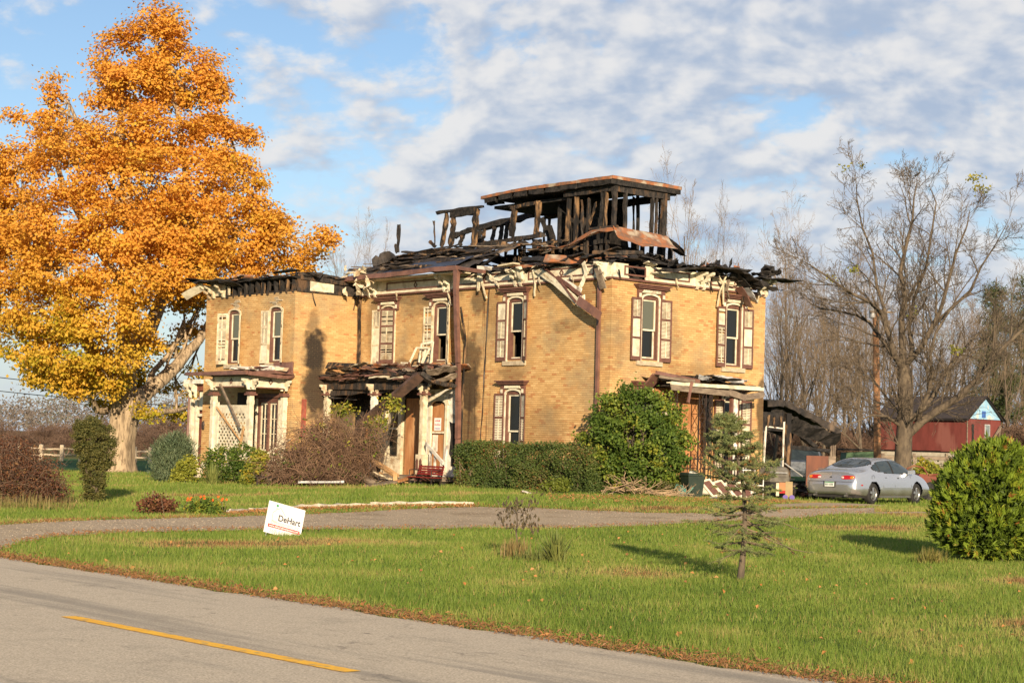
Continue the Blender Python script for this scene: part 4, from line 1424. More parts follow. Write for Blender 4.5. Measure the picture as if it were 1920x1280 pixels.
# lattice panel between the two front posts
lat = part_of('lattice_panel', pw)
ly0, ly1, lz0, lz1 = PY0 + .12, PY1 - .1, 1.05, 2.72
mb = MB()
for (a, b, c, d) in ((ly0, ly0 + .12, lz0, lz1), (ly1 - .24, ly1, lz0, lz1 + .1), (ly0 + .12, ly1 - .24, lz1 - .28, lz1), (ly0 + .12, ly1 - .24, 2.20, 2.28), (ly0, ly1, lz0 - .06, lz0)):
    mb.box(PX - .02, PX + .02, a, b, c, d)
mb.build('lattice_frame', CREAM2, lat)
def clip_strip(c, sgn, a0, a1, z0, z1):
    """line z = z0 + sgn*(a - c) clipped to the rectangle"""
    pts = []
    for a in (a0, a1):
        z = z0 + sgn * (a - c)
        if z0 <= z <= z1:
            pts.append((a, z))
    for z in (z0, z1):
        a = c + sgn * (z - z0)
        if a0 < a < a1:
            pts.append((a, z))
    return pts[:2] if len(pts) >= 2 else None
k = 0
for sgn in (1, -1):
    c = ly0 - 2.0
    while c < ly1 + 2.0:
        for (za, zb) in ((lz0, 2.20), (2.28, lz1 - .28), (.80, lz0 - .06)):
            q = clip_strip(c, sgn, ly0 + .12, ly1 - .24, za, zb)
            if q and math.hypot(q[0][0] - q[1][0], q[0][1] - q[1][1]) > .06:
                mb = MB()
                dx = PX + sgn * .008
                mb.beam((dx, q[0][0], q[0][1]), (dx, q[1][0], q[1][1]), .014, .06, up=(0, -sgn * .7, .7))
                mb.build('lattice_strip', CREAM2, lat)
        c += .21
mb = MB()
mb.box(PX - .05, PX + .05, PY0, PY1, .98, 1.04)
mb.box(PX - .05, PX + .05, PY0, PY1, .76, .80)
mb.box(PX - .06, PX - .02, PY0 + .35, PY0 + 1.3, 1.08, 1.25)
mb.build('rail', CREAM, pw)
mb = MB()
mb.beam((PX - .12, PY1 - .55, 3.42), (PX - .35, PY0 + .08, 2.0), .07, .07, seg=2, jit=.004)
mb.build('leaning_rail', OLDWOOD, pw)
mb = MB()
mb.beam((PX - .10, PY1 - .35, 2.65), (PX - .12, PY0 + .35, 1.5), .045, .045, seg=2, jit=.004)
mb.beam((PX - .12, PY0 + .18, 2.0), (PX - .08, PY0 + .5, 1.15), .10, .03, up=(1, 0, 0), seg=2, jit=.004)
mb.build('leaning_rail', RAWWOOD, pw)
mb = MB()
mb.box(WX - .28, WX - .20, 14.95, 15.8, 2.3, 3.2)
mb.build('dark_opening', DARKROOM, pw)
# french windows on the wing wall
fwin = part_of('french_window', pw)
mb = MB()
for a, b in ((13.55, 13.66), (14.15, 14.25), (14.74, 14.85)):
    FW.box(mb, a, b, -.12, .02, .75, 3.0)
FW.box(mb, 13.66, 14.74, -.118, .018, 2.86, 3.0)
FW.box(mb, 13.4, 15.0, .0, .06, 3.02, 3.15)
mb.build('frame', BROWN, fwin)
mb = MB()
FW.box(mb, 14.86, 14.98, .0, .05, .75, 3.0)
FW.box(mb, 13.42, 13.54, .0, .05, .75, 3.0)
mb.build('casing', CREAM2, fwin)
for a, b in ((13.66, 14.15), (14.25, 14.74)):
    mb = MB()
    z0, z1 = .80, 2.86
    FW.box(mb, a, a + .06, -.09, -.04, z0, z1)
    FW.box(mb, b - .06, b, -.09, -.04, z0, z1)
    FW.box(mb, a + .06, b - .06, -.09, -.041, z1 - .07, z1)
    FW.box(mb, a + .06, b - .06, -.09, -.041, z0, z0 + .45)
    for zz in (1.77, 2.28):
        FW.box(mb, a + .06, b - .06, -.085, -.042, zz, zz + .028)
    FW.box(mb, (a + b) / 2 - .014, (a + b) / 2 + .014, -.084, -.04, z0 + .45, z1 - .07)
    leaf = mb.build('door_leaf', CREAM2, fwin)
    for (pa, pb) in ((a + .06, (a + b) / 2 - .014), ((a + b) / 2 + .014, b - .06)):
        for za, zb in ((1.25, 1.77), (1.798, 2.28), (2.308, 2.79)):
            mb = MB()
            mb.add([FW.pt(pa, -.07, za), FW.pt(pb, -.07, za), FW.pt(pb, -.07, zb), FW.pt(pa, -.07, zb)], [(0, 1, 2, 3)])
            mb.build('pane', GLASS, leaf)
mb = MB()
FS.box(mb, -2.25, -2.08, .0, .05, 1.7, 3.0)
mb.build('red_downpipe', mat('red_paint', (0.33, 0.09, 0.06), (0.22, 0.06, 0.04), 5), pw)

# ---- small side porch beyond the left end of the wing
ps = part_of('side_porch', house)
SXF = WX + .25
mb = MB()
mb.box(SXF - .35, SXF + 2.2, WY - .0, WY + 1.25, 3.55, 3.70)
mb.build('roof', WHITE, ps)
mb = MB()
mb.box(SXF - .15, SXF + 2.2, WY + .02, WY + .9, 3.30, 3.54)
mb.box(SXF + .02, SXF + .08, WY + .05, WY + .75, 1.3, 3.3)
mb.box(SXF + .1, SXF + .2, WY + .02, WY + .85, .4, 3.3)
mb.build('door', mat('red_brown_door', (0.20, 0.065, 0.04), (0.12, 0.04, 0.028), 4), ps)
for y in (WY + .98, WY + .62):
    turned_post(ps, SXF - .1, y, .5, 3.0, CREAM2, .13, cap=False)
mb = MB()
for y in (WY + .98, WY + .62):
    bracket(mb, Face('A', SXF - .16), y, 3.54, .5, .35, .07)
fan_bracket(mb, SXF - .1, WY + .98, 3.54, 0, 1, .3, .4)
mb.build('bracket', CREAM2, ps)
mb = MB()
mb.tube([(SXF - .2, WY + 1.35, 3.52), (SXF - .2, WY + 1.2, 3.3), (SXF - .16, WY + 1.12, 3.2), (SXF - .16, WY + 1.12, .5)], .05, 8)
mb.build('downspout', BROWN_M, ps)
mb = MB()
mb.box(SXF - .12, SXF + 0.0, WY + .08, WY + .45, 2.6, 3.25)
mb.box(SXF - .13, SXF + .02, WY + .03, WY + .08, 2.4, 3.3)
mb.box(SXF - .18, SXF + .06, WY + .02, WY + .5, 2.36, 2.46)
mb.build('window', CREAM2, ps)
mb = MB()
mb.lathe([(.02, .2), (.06, .16), (.08, .05), (.06, -.1), (.02, -.14)], 8, (SXF - .25, WY - .12, 2.0))
mb.build('lamp', IRON, ps)
mb = MB()
mb.box(SXF - .6, SXF + .1, WY - .2, WY + 1.1, -.1, .5)
mb.build('step', CONCRETE, ps)

# ---- burnt porch in the nook between wing and front
pn = part_of('burnt_porch', house)
NX = -1.31
mb = MB()
mb.box(NX - .2, -.02, 7.0, 12.78, .40, .55)
mb.build('floor', OLDWOOD, pn)
mb = MB()
mb.box(NX - .1, -.04, 7.1, 12.76, -.1, .398)
mb.build('skirting', CHAR, pn)
for y, m in ((12.62, CREAM), (9.9, WHITE), (7.22, CREAM)):
    turned_post(pn, NX, y, .55, 3.15, m, .17)
mb = MB()
sq_post(mb, NX - .02, 7.12, .55, 1.25, .36)
mb.build('pedestal', CREAM, pn)
mb = MB()
for s in (-.09, .09):
    mb.prism([(7.12 + s - .06, .75), (7.12 + s + .06, .75), (7.12 + s + .06, 1.05), (7.12 + s, 1.13), (7.12 + s - .06, 1.05)], 0, NX - .215, NX - .19)
mb.box(NX - .22, NX + .18, 6.92, 7.32, .42, .62)
mb.build('pedestal_trim', BROWN, pn)
for y in (12.62, 9.9, 7.22):
    mb = MB()
    for dx, dy in ((0, 1), (0, -1), (-1, 0)):
        fan_bracket(mb, NX + dx * .07, y + dy * .07, 3.52, dx, dy, .28, .4)
    mb.build('bracket', CREAM, pn)
mb = MB()
mb.beam((NX, 12.78, 3.46), (NX, 7.0, 3.44), .12, .22, seg=14, jit=.012)
mb.beam((NX - .1, 12.78, 3.70), (NX - .1, 7.0, 3.66), .10, .14, seg=14, jit=.018)
mb.beam((NX, 12.74, 3.22), (-1.15, 9.0, 3.34), .04, .16, seg=8, jit=.02)
mb.beam((NX, 12.74, 3.14), (-.8, 11.6, 3.05), .3, .03, seg=5, jit=.03)
mb.build('charred_beam', CHAR, pn)
mb = MB()
mb.box(NX - .05, -.02, 7.2, 12.76, 3.56, 3.62)
mb.build('ceiling', CHAR_D, pn)
mb = MB()
vs_, fs_ = [], []
for j in range(25):
    for i in range(6):
        x, y = -1.62 + 1.6 * i / 5, 6.9 + 5.88 * j / 24
        vs_.append((x, y, 3.82 + .20 * (i / 5) + rng.normal(0, .03)))
for j in range(24):
    for i in range(5):
        a = j * 6 + i
        fs_.append((a, a + 1, a + 7, a + 6))
mb.add(vs_, fs_)
mb.build('torn_roof', ROOFING, pn)
heap('roof_debris', [BROWN_M, OLDWOOD, CREAM, RUST, CHAR, CHAR_T, BROWN_M], lambda k: (rng.uniform(-1.6, -.15), rng.uniform(6.9, 12.6), 3.98 + rng.uniform(-.02, .18)), pn, 70,
     lambda: (rng.uniform(.4, 1.5), rng.uniform(.05, .25), .02), lambda: np.array([rng.normal(0, .35), 1, rng.normal(0, .10)]), spread=.7, seg=4, jit=.02)
heap('fascia_scrap', [BROWN_M, BROWN, CHAR, CREAM], lambda k: (-1.62 + rng.uniform(-.05, .1), rng.uniform(7.0, 12.6), 3.78 + rng.uniform(-.12, .1)), pn, 22,
     lambda: (rng.uniform(.5, 1.6), rng.uniform(.05, .16), .02), lambda: np.array([rng.normal(0, .06), 1, rng.normal(0, .06)]), spread=.8, seg=4, jit=.02)
# window frames thrown onto the roof below the second window
wf = part_of('broken_sash', pn)
def wframe(pts, w, m, name='sash_frame'):
    mb = MB()
    for a, b in zip(pts[:-1], pts[1:]):
        mb.beam(hA(*a), hA(*b), w, .04, up=(1, 0, 0))
    mb.build(name, m, wf)
wframe([(767, 682, -.9), (781, 652, -.75), (806, 652, -.6), (786, 690, -.95)], .06, CREAM2)
wframe([(784, 690, -.85), (790, 645, -.5), (812, 641, -.4), (806, 688, -.8)], .06, CREAM2)
wframe([(766, 681, -.9), (752, 680, -.9)], .06, CREAM2)
wframe([(798, 654, -.6), (788, 690, -.85)], .05, CREAM2)
# fallen gutter beam
mb = MB()
a, b_, c_ = hA(789, 703, -1.9), hA(735, 748, -2.3), hA(676, 797, -2.7)
mb.beam(a, b_, .30, .16, up=(.5, 0, .85), seg=5, jit=.01)
mb.beam(b_, c_, .30, .16, up=(.5, 0, .85), seg=5, jit=.012)
mb.build('fallen_gutter', GUTTER_D, pn)
mb = MB()
mb.beam(hA(788, 700, -1.9), hA(812, 716, -1.5), .22, .14, up=(.5, 0, .85), seg=4, jit=.01)
mb.beam(hA(812, 716, -1.5), hA(852, 724, -.6), .22, .10, up=(.5, 0, .85), seg=6, jit=.02)
mb.build('fallen_gutter', CHAR, pn)
mb = MB()
mb.beam(hA(800, 698, -1.6), hA(855, 690, -.9), .30, .03, up=(.6, 0, .7), seg=5, jit=.02)
mb.beam(hA(815, 716, -1.4), hA(856, 703, -.9), .22, .03, up=(.6, 0, .7), seg=5, jit=.02)
mb.build('roof_sheet', OLDWOOD, pn)
# white-painted wall under the porch with the boarded window
mb = MB()
FA.box(mb, 7.05, 7.55, .0, .04, .5, 3.4)
FA.box(mb, 8.55, 8.95, .0, .04, .5, 3.4)
FA.box(mb, 7.55, 8.55, .0, .04, 3.1, 3.4)
FA.box(mb, 7.55, 8.55, .0, .04, .5, .6)
mb.build('white_wall_board', WHITE, pn)
mb = MB()
FA.box(mb, 7.05, 7.30, .041, .06, .9, 2.3)
FA.poly(mb, [(7.1, .9), (7.42, 1.3), (7.35, 1.9), (7.45, 2.35), (7.05, 2.2)], .041, .05)
mb.build('burnt_patch', CHAR_D, pn)
bw = part_of('boarded_window', pn)
mb = MB()
FA.box(mb, 7.60, 8.50, -.10, -.05, .62, 2.95)
mb.build('plywood', PLY, bw)
mb = MB()
FA.box(mb, 7.55, 7.68, .0, .07, .6, 2.9)
FA.box(mb, 8.42, 8.55, .0, .07, .6, 2.9)
FA.box(mb, 7.68, 8.42, -.02, .03, 1.95, 2.02)
for k in range(8):
    ap, ip = arc_pts(8.05, .58, 2.9, .28), arc_pts(8.05, .38, 2.88, .14)
    FA.poly(mb, [ap[k], ap[k + 1], ip[k + 1], ip[k]], .0, .075)
mb.build('casing', CREAM2, bw)
mb = MB()
FA.box(mb, 8.0, 8.36, -.045, -.04, 2.05, 2.46)
pap = mb.build('paper_notice', PAPER, bw)
REDINK = mat('red_ink', (0.55, 0.03, 0.05), (0.5, 0.03, 0.06), 3)
BLUEINK = mat('blue_ink', (0.12, 0.10, 0.38), (0.1, 0.08, 0.3), 3)
mb = MB()
for z, s0, s1 in ((2.36, 8.06, 8.30),):
    for k in range(4):
        FA.box(mb, s1 - k * .065 - .04, s1 - k * .065, -.0395, -.038, z - .02, z + .025 + .012 * (k % 2))
for k in range(6):
    FA.box(mb, 8.33 - k * .052 - .03, 8.33 - k * .052, -.0395, -.038, 2.21, 2.255 + .02 * (k % 3 == 0))
mb.build('print', REDINK, pap)
mb = MB()
for k in range(6):
    FA.box(mb, 8.33 - k * .05 - .03, 8.33 - k * .05, -.0395, -.038, 2.09, 2.13)
mb.build('print', BLUEINK, pap)
mb = MB()
FA.box(mb, 8.15, 8.42, -.045, -.035, 1.35, 1.9)
mb.build('white_board', WHITE, bw)
# the tall narrow window and plywood under the porch
tw = part_of('tall_window', pn)
mb = MB()
FA.box(mb, 9.95, 10.12, .0, .12, .5, 3.2)
FA.box(mb, 10.88, 11.05, .0, .12, .5, 3.2)
FA.box(mb, 10.12, 10.88, .0, .10, .5, 1.15)
FA.box(mb, 10.12, 10.24, -.05, .05, 1.15, 3.1)
FA.box(mb, 10.76, 10.88, -.05, .05, 1.15, 3.1)
FA.box(mb, 10.24, 10.76, -.04, .04, 2.05, 2.12)
mb.build('casing', CREAM, tw)
for za, zb in ((1.16, 2.05), (2.12, 3.1)):
    mb = MB()
    mb.add([FA.pt(10.24, -.03, za), FA.pt(10.76, -.03, za), FA.pt(10.76, -.03, zb), FA.pt(10.24, -.03, zb)], [(0, 1, 2, 3)])
    mb.build('pane', GLASS, tw)
mb = MB()
FA.box(mb, 9.0, 9.8, .0, .05, .55, 3.1)
mb.build('plywood_sheet', PLY, pn)
mb = MB()
FA.box(mb, 11.1, 11.65, .3, .35, .55, 2.6)
mb.build('plywood_sheet', PLY, pn)
mb = MB()
FA.box(mb, 11.3, 11.9, .6, .62, .55, 1.3)
mb.build('plywood_sheet', RAWWOOD, pn)
mb = MB()
mb.add([(-.02, 12.0, .5), (-.02, 12.75, .5), (-.02, 12.75, 3.3), (-.02, 11.3, 3.3)], [(0, 1, 2, 3)])
mb.build('soot_black_wall', CHAR_D, pn)
# white handrail of the steps
hr = part_of('handrail', pn)
for p, q, w in (((798, 830, -1.5), (831, 868, -1.9), .10), ((808, 838, -1.5), (806, 886, -1.6), .09), ((816, 848, -1.6), (815, 888, -1.7), .07), ((829, 862, -1.85), (826, 888, -1.85), .10), ((838, 836, -1.0), (829, 887, -1.7), .16)):
    mb = MB()
    mb.beam(hA(*p), hA(*q), w, .05, up=(1, 0, 0))
    mb.build('rail', WHITE, hr)
mb = MB()
for k in range(3):
    mb.box(NX - .5 - k * .28, NX - .18 - k * .28, 7.3, 9.0, -.05, .42 - k * .13)
mb.build('steps', OLDWOOD, pn)

# ---- collapsed porch on the gable side
pb = part_of('gable_porch', house)
BY = -.95
mb = MB()
mb.beam((1.62, BY, 3.60), (5.72, BY, 3.60), .05, .10, seg=10, jit=.004)
mb.beam((1.62, BY + .1, 3.62), (5.6, BY + .1, 3.66), .2, .03, seg=6, jit=.006)
mb.build('fascia', CREAM2, pb)
mb = MB()
mb.beam((1.6, BY - .02, 3.48), (4.15, BY - .02, 3.40), .05, .17, seg=6, jit=.006)
mb.beam((4.12, BY - .03, 3.44), (4.75, BY - .03, 3.32), .05, .18, seg=3, jit=.006)
mb.beam((4.70, BY - .03, 3.30), (5.72, BY - .03, 3.44), .05, .18, seg=4, jit=.008)
mb.build('broken_beam', OLDWOOD, pb)
mb = MB()
mb.beam((1.15, -.25, 3.30), (1.15, BY + .1, 3.86), .4, .06, up=(0, -.5, .8), seg=3, jit=.01)
mb.beam((1.0, BY, 3.88), (2.9, BY + .05, 3.72), .09, .10, seg=6, jit=.01)
mb.beam((2.45, BY - .04, 3.68), (2.30, BY - .06, 3.05), .08, .06, up=(0, 1, 0), seg=3, jit=.008)
mb.build('bent_gutter', BROWN_M, pb)
mb = MB()
mb.beam((1.1, BY - .02, 3.78), (2.6, BY - .02, 3.70), .04, .09, seg=3, jit=.004)
mb.build('fascia', OLDWOOD, pb)
mb = MB()
vs_, fs_ = [], []
for j in range(5):
    for i in range(20):
        x, y = 1.3 + 4.2 * i / 19, BY + .05 + (.9) * j / 4
        vs_.append((x, y, 3.68 + .12 * j / 4 + .10 * math.exp(-((x - 3.6) / .7) ** 2) + rng.normal(0, .02)))
for j in range(4):
    for i in range(19):
        a = j * 20 + i
        fs_.append((a, a + 1, a + 21, a + 20))
mb.add(vs_, fs_)
mb.build('torn_roof', CHAR_D, pb)
heap('roof_debris', [CHAR_D, CHAR, ROOFING, GREYMETAL], lambda k: (rng.uniform(2.2, 5.2), rng.uniform(BY, -.1), 3.80 + rng.uniform(0, .08)), pb, 14,
     lambda: (rng.uniform(.4, 1.2), rng.uniform(.06, .22), .02), lambda: np.array([1, rng.normal(0, .3), rng.normal(0, .08)]), spread=.6, seg=4, jit=.02)
mb = MB()
mb.box(1.7, 5.6, BY + .05, -.02, 3.52, 3.56)
mb.build('ceiling', CHAR, pb)
mb = MB()
mb.beam((1.75, -.12, 3.40), (4.1, -.12, 3.38), .1, .18, seg=6, jit=.01)
mb.build('burnt_lintel', PLY, pb)
dr = part_of('boarded_door', pb)
mb = MB()
FB.box(mb, 2.75, 4.05, -.04, .02, .55, 3.25)
mb.build('plywood', PLY, dr)
mb = MB()
FB.box(mb, 2.68, 2.80, .0, .06, .5, 3.3)
FB.box(mb, 4.0, 4.14, .0, .06, .5, 3.3)
FB.box(mb, 3.72, 3.76, .021, .04, .55, 3.25)
mb.build('casing', RAWWOOD, dr)
mb = MB()
mb.box(4.50, 4.66, BY - .02 + .1, BY + .24, .55, 3.34)
mb.build('post', WHITE, pb)
mb = MB()
mb.box(4.40, 4.48, BY + .1, BY + .2, .55, 3.3)
mb.box(4.68, 4.74, BY + .1, BY + .2, .55, 3.3)
mb.build('post_edge', BROWN, pb)
mb = MB()
mb.beam((3.55, BY + .3, 3.4), (3.75, BY + .4, 1.6), .30, .05, up=(0, 1, 0), seg=7, jit=.03, taper=.6)
mb.build('charred_board', CHAR_D, pb)
# wrought iron posts and railing
def iron_post(x, y, z0, z1, w=.30):
    mb = MB()
    for s in (-w / 2, w / 2):
        mb.box(x + s - .012, x + s + .012, y - .012, y + .012, z0, z1)
    n = 7
    for k in range(n):
        za, zb = z0 + (z1 - z0) * k / n, z0 + (z1 - z0) * (k + 1) / n
        zm = (za + zb) / 2
        mb.beam((x - w / 2, y, za), (x + w / 2, y, zb), .016, .016)
        mb.beam((x + w / 2, y, za), (x - w / 2, y, zb), .016, .016)
        mb.beam((x - w / 2, y, zb), (x + w / 2, y, zb), .016, .016)
    return mb.build('iron_post', IRON, pb)
iron_post(3.05, BY + .05, .55, 3.45)
iron_post(1.8, BY + .05, .55, 3.45)
iron_post(3.42, BY + .05, .55, 3.45, .12)
ir = part_of('iron_railing', pb)
mb = MB()
mb.box(1.8, 3.0, BY - .01, BY + .02, 1.36, 1.40)
mb.box(1.8, 3.0, BY - .01, BY + .02, .72, .75)
mb.box(3.4, 5.6, BY - .01, BY + .02, 1.36, 1.40)
mb.box(3.4, 5.6, BY - .01, BY + .02, .72, .75)
mb.build('rail', IRON, ir)
for k in range(28):
    x = 1.85 + k * .14
    if 2.98 < x < 3.4:
        continue
    mb = MB()
    mb.box(x - .009, x + .009, BY - .005, BY + .014, .6, 1.5)
    mb.build('baluster', IRON, ir)
mb = MB()
mb.box(1.5, 5.7, BY - .35, -.02, .35, .55)
mb.box(2.2, 4.2, BY - .75, BY - .35, .1, .36)
mb.build('floor', CONCRETE, pb)
mb = MB()
mb.lathe([(.02, .22), (.09, .18), (.11, .0), (.08, -.12), (.02, -.16)], 8, (3.42, BY - .05, 2.25))
mb.build('lantern_lamp', IRON, pb)

# ------------------------------------------------------------------ plants: builders
def unit(a):
    return a / (np.linalg.norm(a, axis=-1, keepdims=True) + 1e-9)


def leaf_cards(P, N, size, aspect=0.75, fold=0.18, T=None, rg=rng):
    """one folded rhombus per leaf -> verts, faces"""
    n = len(P)
    N = unit(N)
    if T is None:
        T = rg.normal(0, 1, (n, 3))
    T = unit(T - N * np.sum(T * N, 1, keepdims=True))
    S = np.cross(N, T)
    size = np.asarray(size).reshape(-1, 1) * np.ones((n, 1))
    a = P - T * size * 0.5
    b = P + S * size * 0.5 * aspect + N * size * fold
    c = P + T * size * 0.5
    d = P - S * size * 0.5 * aspect + N * size * fold
    V = np.stack([a, b, c, d], 1).reshape(-1, 3)
    F = np.arange(4 * n).reshape(n, 4)
    return V, F


def seg_mesh(segs, n=4):
    """segs: list of (p0, p1, r0, r1) -> open frustums"""
    S = np.array([np.concatenate([s[0], s[1], [s[2], s[3]]]) for s in segs])
    p0, p1, r0, r1 = S[:, :3], S[:, 3:6], S[:, 6:7], S[:, 7:8]
    d = unit(p1 - p0)
    ref = np.where(np.abs(d[:, 2:3]) > .9, np.array([[1.0, 0, 0]]), np.array([[0, 0, 1.0]]))
    s = unit(np.cross(d, ref))
    t = np.cross(d, s)
    V = []
    for p, r in ((p0, r0), (p1, r1)):
        for k in range(n):
            a = 2 * math.pi * k / n
            V.append(p + r * (s * math.cos(a) + t * math.sin(a)))
    V = np.stack(V, 1)                          # (m, 2n, 3)
    m = len(S)
    base = (np.arange(m) * 2 * n)[:, None]
    F = np.stack([base + np.array([k, (k + 1) % n, n + (k + 1) % n, n + k])[None] for k in range(n)], 1).reshape(-1, 4)
    return V.reshape(-1, 3), F


def join(meshes):
    V, F, o = [], [], 0
    for v, f in meshes:
        V.append(v)
        F.append(f + o)
        o += len(v)
    return np.concatenate(V), np.concatenate(F)


def grow(segs, p, d, r, L, lv, P, rg):
    """P: dict of per-level lists: n steps, children, angle, length ratio, wobble, up"""
    n = P['steps'][lv]
    st = L / n
    pts = [(p.copy(), r, d.copy())]
    rr = r
    for i in range(n):
        d = unit(d + rg.normal(0, P['wob'][lv], 3) + np.array([0, 0, P['up'][lv]]))
        q = p + d * st
        r2 = max(r * (1 - (i + 1) / n * (1 - P['tip'][lv])), P['rmin'])
        segs.append((p, q, rr, r2))
        p, rr = q, r2
        pts.append((p.copy(), rr, d.copy()))
    if lv + 1 >= len(P['steps']):
        return
    nc = P['kids'][lv]
    for k in range(nc):
        f = P['from'][lv] + (1 - P['from'][lv]) * (k + rg.random()) / nc
        i = min(int(f * n), n - 1)
        w = f * n - i
        bp = pts[i][0] * (1 - w) + pts[i + 1][0] * w
        br = pts[i][1] * (1 - w) + pts[i + 1][1] * w
        bd = pts[i + 1][2]
        ax = unit(np.cross(bd, rg.normal(0, 1, 3)))
        an = R(P['ang'][lv] + rg.normal(0, 9))
        cd = bd * math.cos(an) + np.cross(ax, bd) * math.sin(an)
        grow(segs, bp, cd, max(br * P['rr'][lv], P['rmin']), L * P['len'][lv] * (1.15 - .55 * f) * rg.uniform(.75, 1.2), lv + 1, P, rg)


BARE = dict(steps=[8, 7, 6, 5, 4], kids=[13, 6, 5, 3], ang=[38, 36, 40, 42], len=[.55, .55, .52, .55], wob=[.06, .10, .13, .16, .18], up=[.03, .10, .06, .04, .03],
            tip=[.25, .25, .3, .4, .6], rr=[.5, .55, .6, .7], rmin=.0055)
BARE['from'] = [.10, .2, .2, .15]
BARK = mat('grey_brown_bark', (0.135, 0.105, 0.073), (0.068, 0.053, 0.040), 7, 0.9, 0.6, 14, stretch=(1, 1, .35))
BARK_L = mat('pale_maple_bark', (0.38, 0.29, 0.19), (0.17, 0.125, 0.08), 11, 0.9, 1.0, 16, stretch=(1, 1, .14), lo=.42, hi=.6)
TWIG = mat('twig_bark', (0.20, 0.15, 0.10), (0.13, 0.095, 0.065), 6, 0.9)
REDTWIG = mat('red_brown_twigs', (0.15, 0.095, 0.065), (0.105, 0.065, 0.046), 3, 0.9)


def plant_root(name, loc, label, cat, group=None):
    return thing(name, (loc[0], loc[1], loc[2]), 0, label, cat, group)


def ellip_points(blobs, n, rg, lo=.72, hi=1.0, upper=-1.0):
    """points in the shells of a set of ellipsoids; returns points and outward normals"""
    vol = np.array([b[3] * b[4] + b[4] * b[5] + b[3] * b[5] for b in blobs], float)
    pick = rg.choice(len(blobs), n, p=vol / vol.sum())
    B = np.array(blobs, float)[pick]
    d = unit(rg.normal(0, 1, (n, 3)))
    if upper > -1:
        d[:, 2] = np.where(d[:, 2] < upper, -d[:, 2] * .4, d[:, 2])
    rad = rg.uniform(lo, hi, (n, 1)) + np.maximum(rg.normal(0, .06, (n, 1)), 0)
    P = B[:, :3] + d * rad * B[:, 3:6]
    Nn = unit(d / B[:, 3:6])
    return P, Nn


def sprigs(blobs, n, r, rg):
    P, N = ellip_points(blobs, n * 3, rg, 1.0, 1.12)
    keep = ~inside_any(P, blobs, .97)
    P = P[keep][:n]
    return [(*p, *(rg.uniform(.6, 1.5) * r * np.array([1, 1, .9]))) for p in P]


def inside_any(P, blobs, shrink):
    ins = np.zeros(len(P), bool)
    for b in blobs:
        q = (P - np.array(b[:3])) / (np.array(b[3:6]) * shrink)
        ins |= (q * q).sum(1) < 1
    return ins


def leaf_crown(name, blobs, nclump, per, size, m, parent, rg, tintf, csize=.35, flatz=.6, aspect=.75, lo=.72, up=.35, outw=.5, rnd=.7, shrink=.62, off=(0, 0, 0), tmat=None, drop=0.0, dscale=1.0, tdir=None):
    C, Nn = ellip_points(blobs, nclump, rg, lo)
    keep = ~inside_any(C, blobs, shrink)
    if drop:
        q = C / dscale
        h = np.sin(q[:, 0] * 2.1 + 1.3 * np.sin(q[:, 2] * 1.7)) + np.sin(q[:, 1] * 1.9 + 1.1 * np.sin(q[:, 0] * 1.3)) + np.sin(q[:, 2] * 2.6 + 1.4 * np.sin(q[:, 1] * 1.5)) + rg.normal(0, .25, len(C))
        keep &= h > -3 + 6 * drop
    C, Nn = C[keep], Nn[keep]
    n = len(C) * per
    ci = np.repeat(np.arange(len(C)), per)
    cs = rg.uniform(.6, 1.3, len(C))[ci][:, None]
    o = rg.normal(0, .5, (n, 3)) * csize * cs * np.array([1, 1, flatz])
    P = C[ci] + o
    N = Nn[ci] * outw + np.array([0, 0, up]) + rg.normal(0, rnd, (n, 3))
    sz = size * rg.uniform(.7, 1.25, n)
    T = None
    if tdir is not None:
        T = Nn[ci] * tdir[0] + np.array([0, 0, tdir[1]]) + rg.normal(0, tdir[2], (n, 3))
    V, F = leaf_cards(P, N, sz, aspect, rg=rg, T=T)
    tint = tintf(C, rg)[ci] + rg.normal(0, .035, n)
    return raw_mesh(name, V - np.array(off), F, m, parent, attr=np.clip(tint, 0, 1)), C


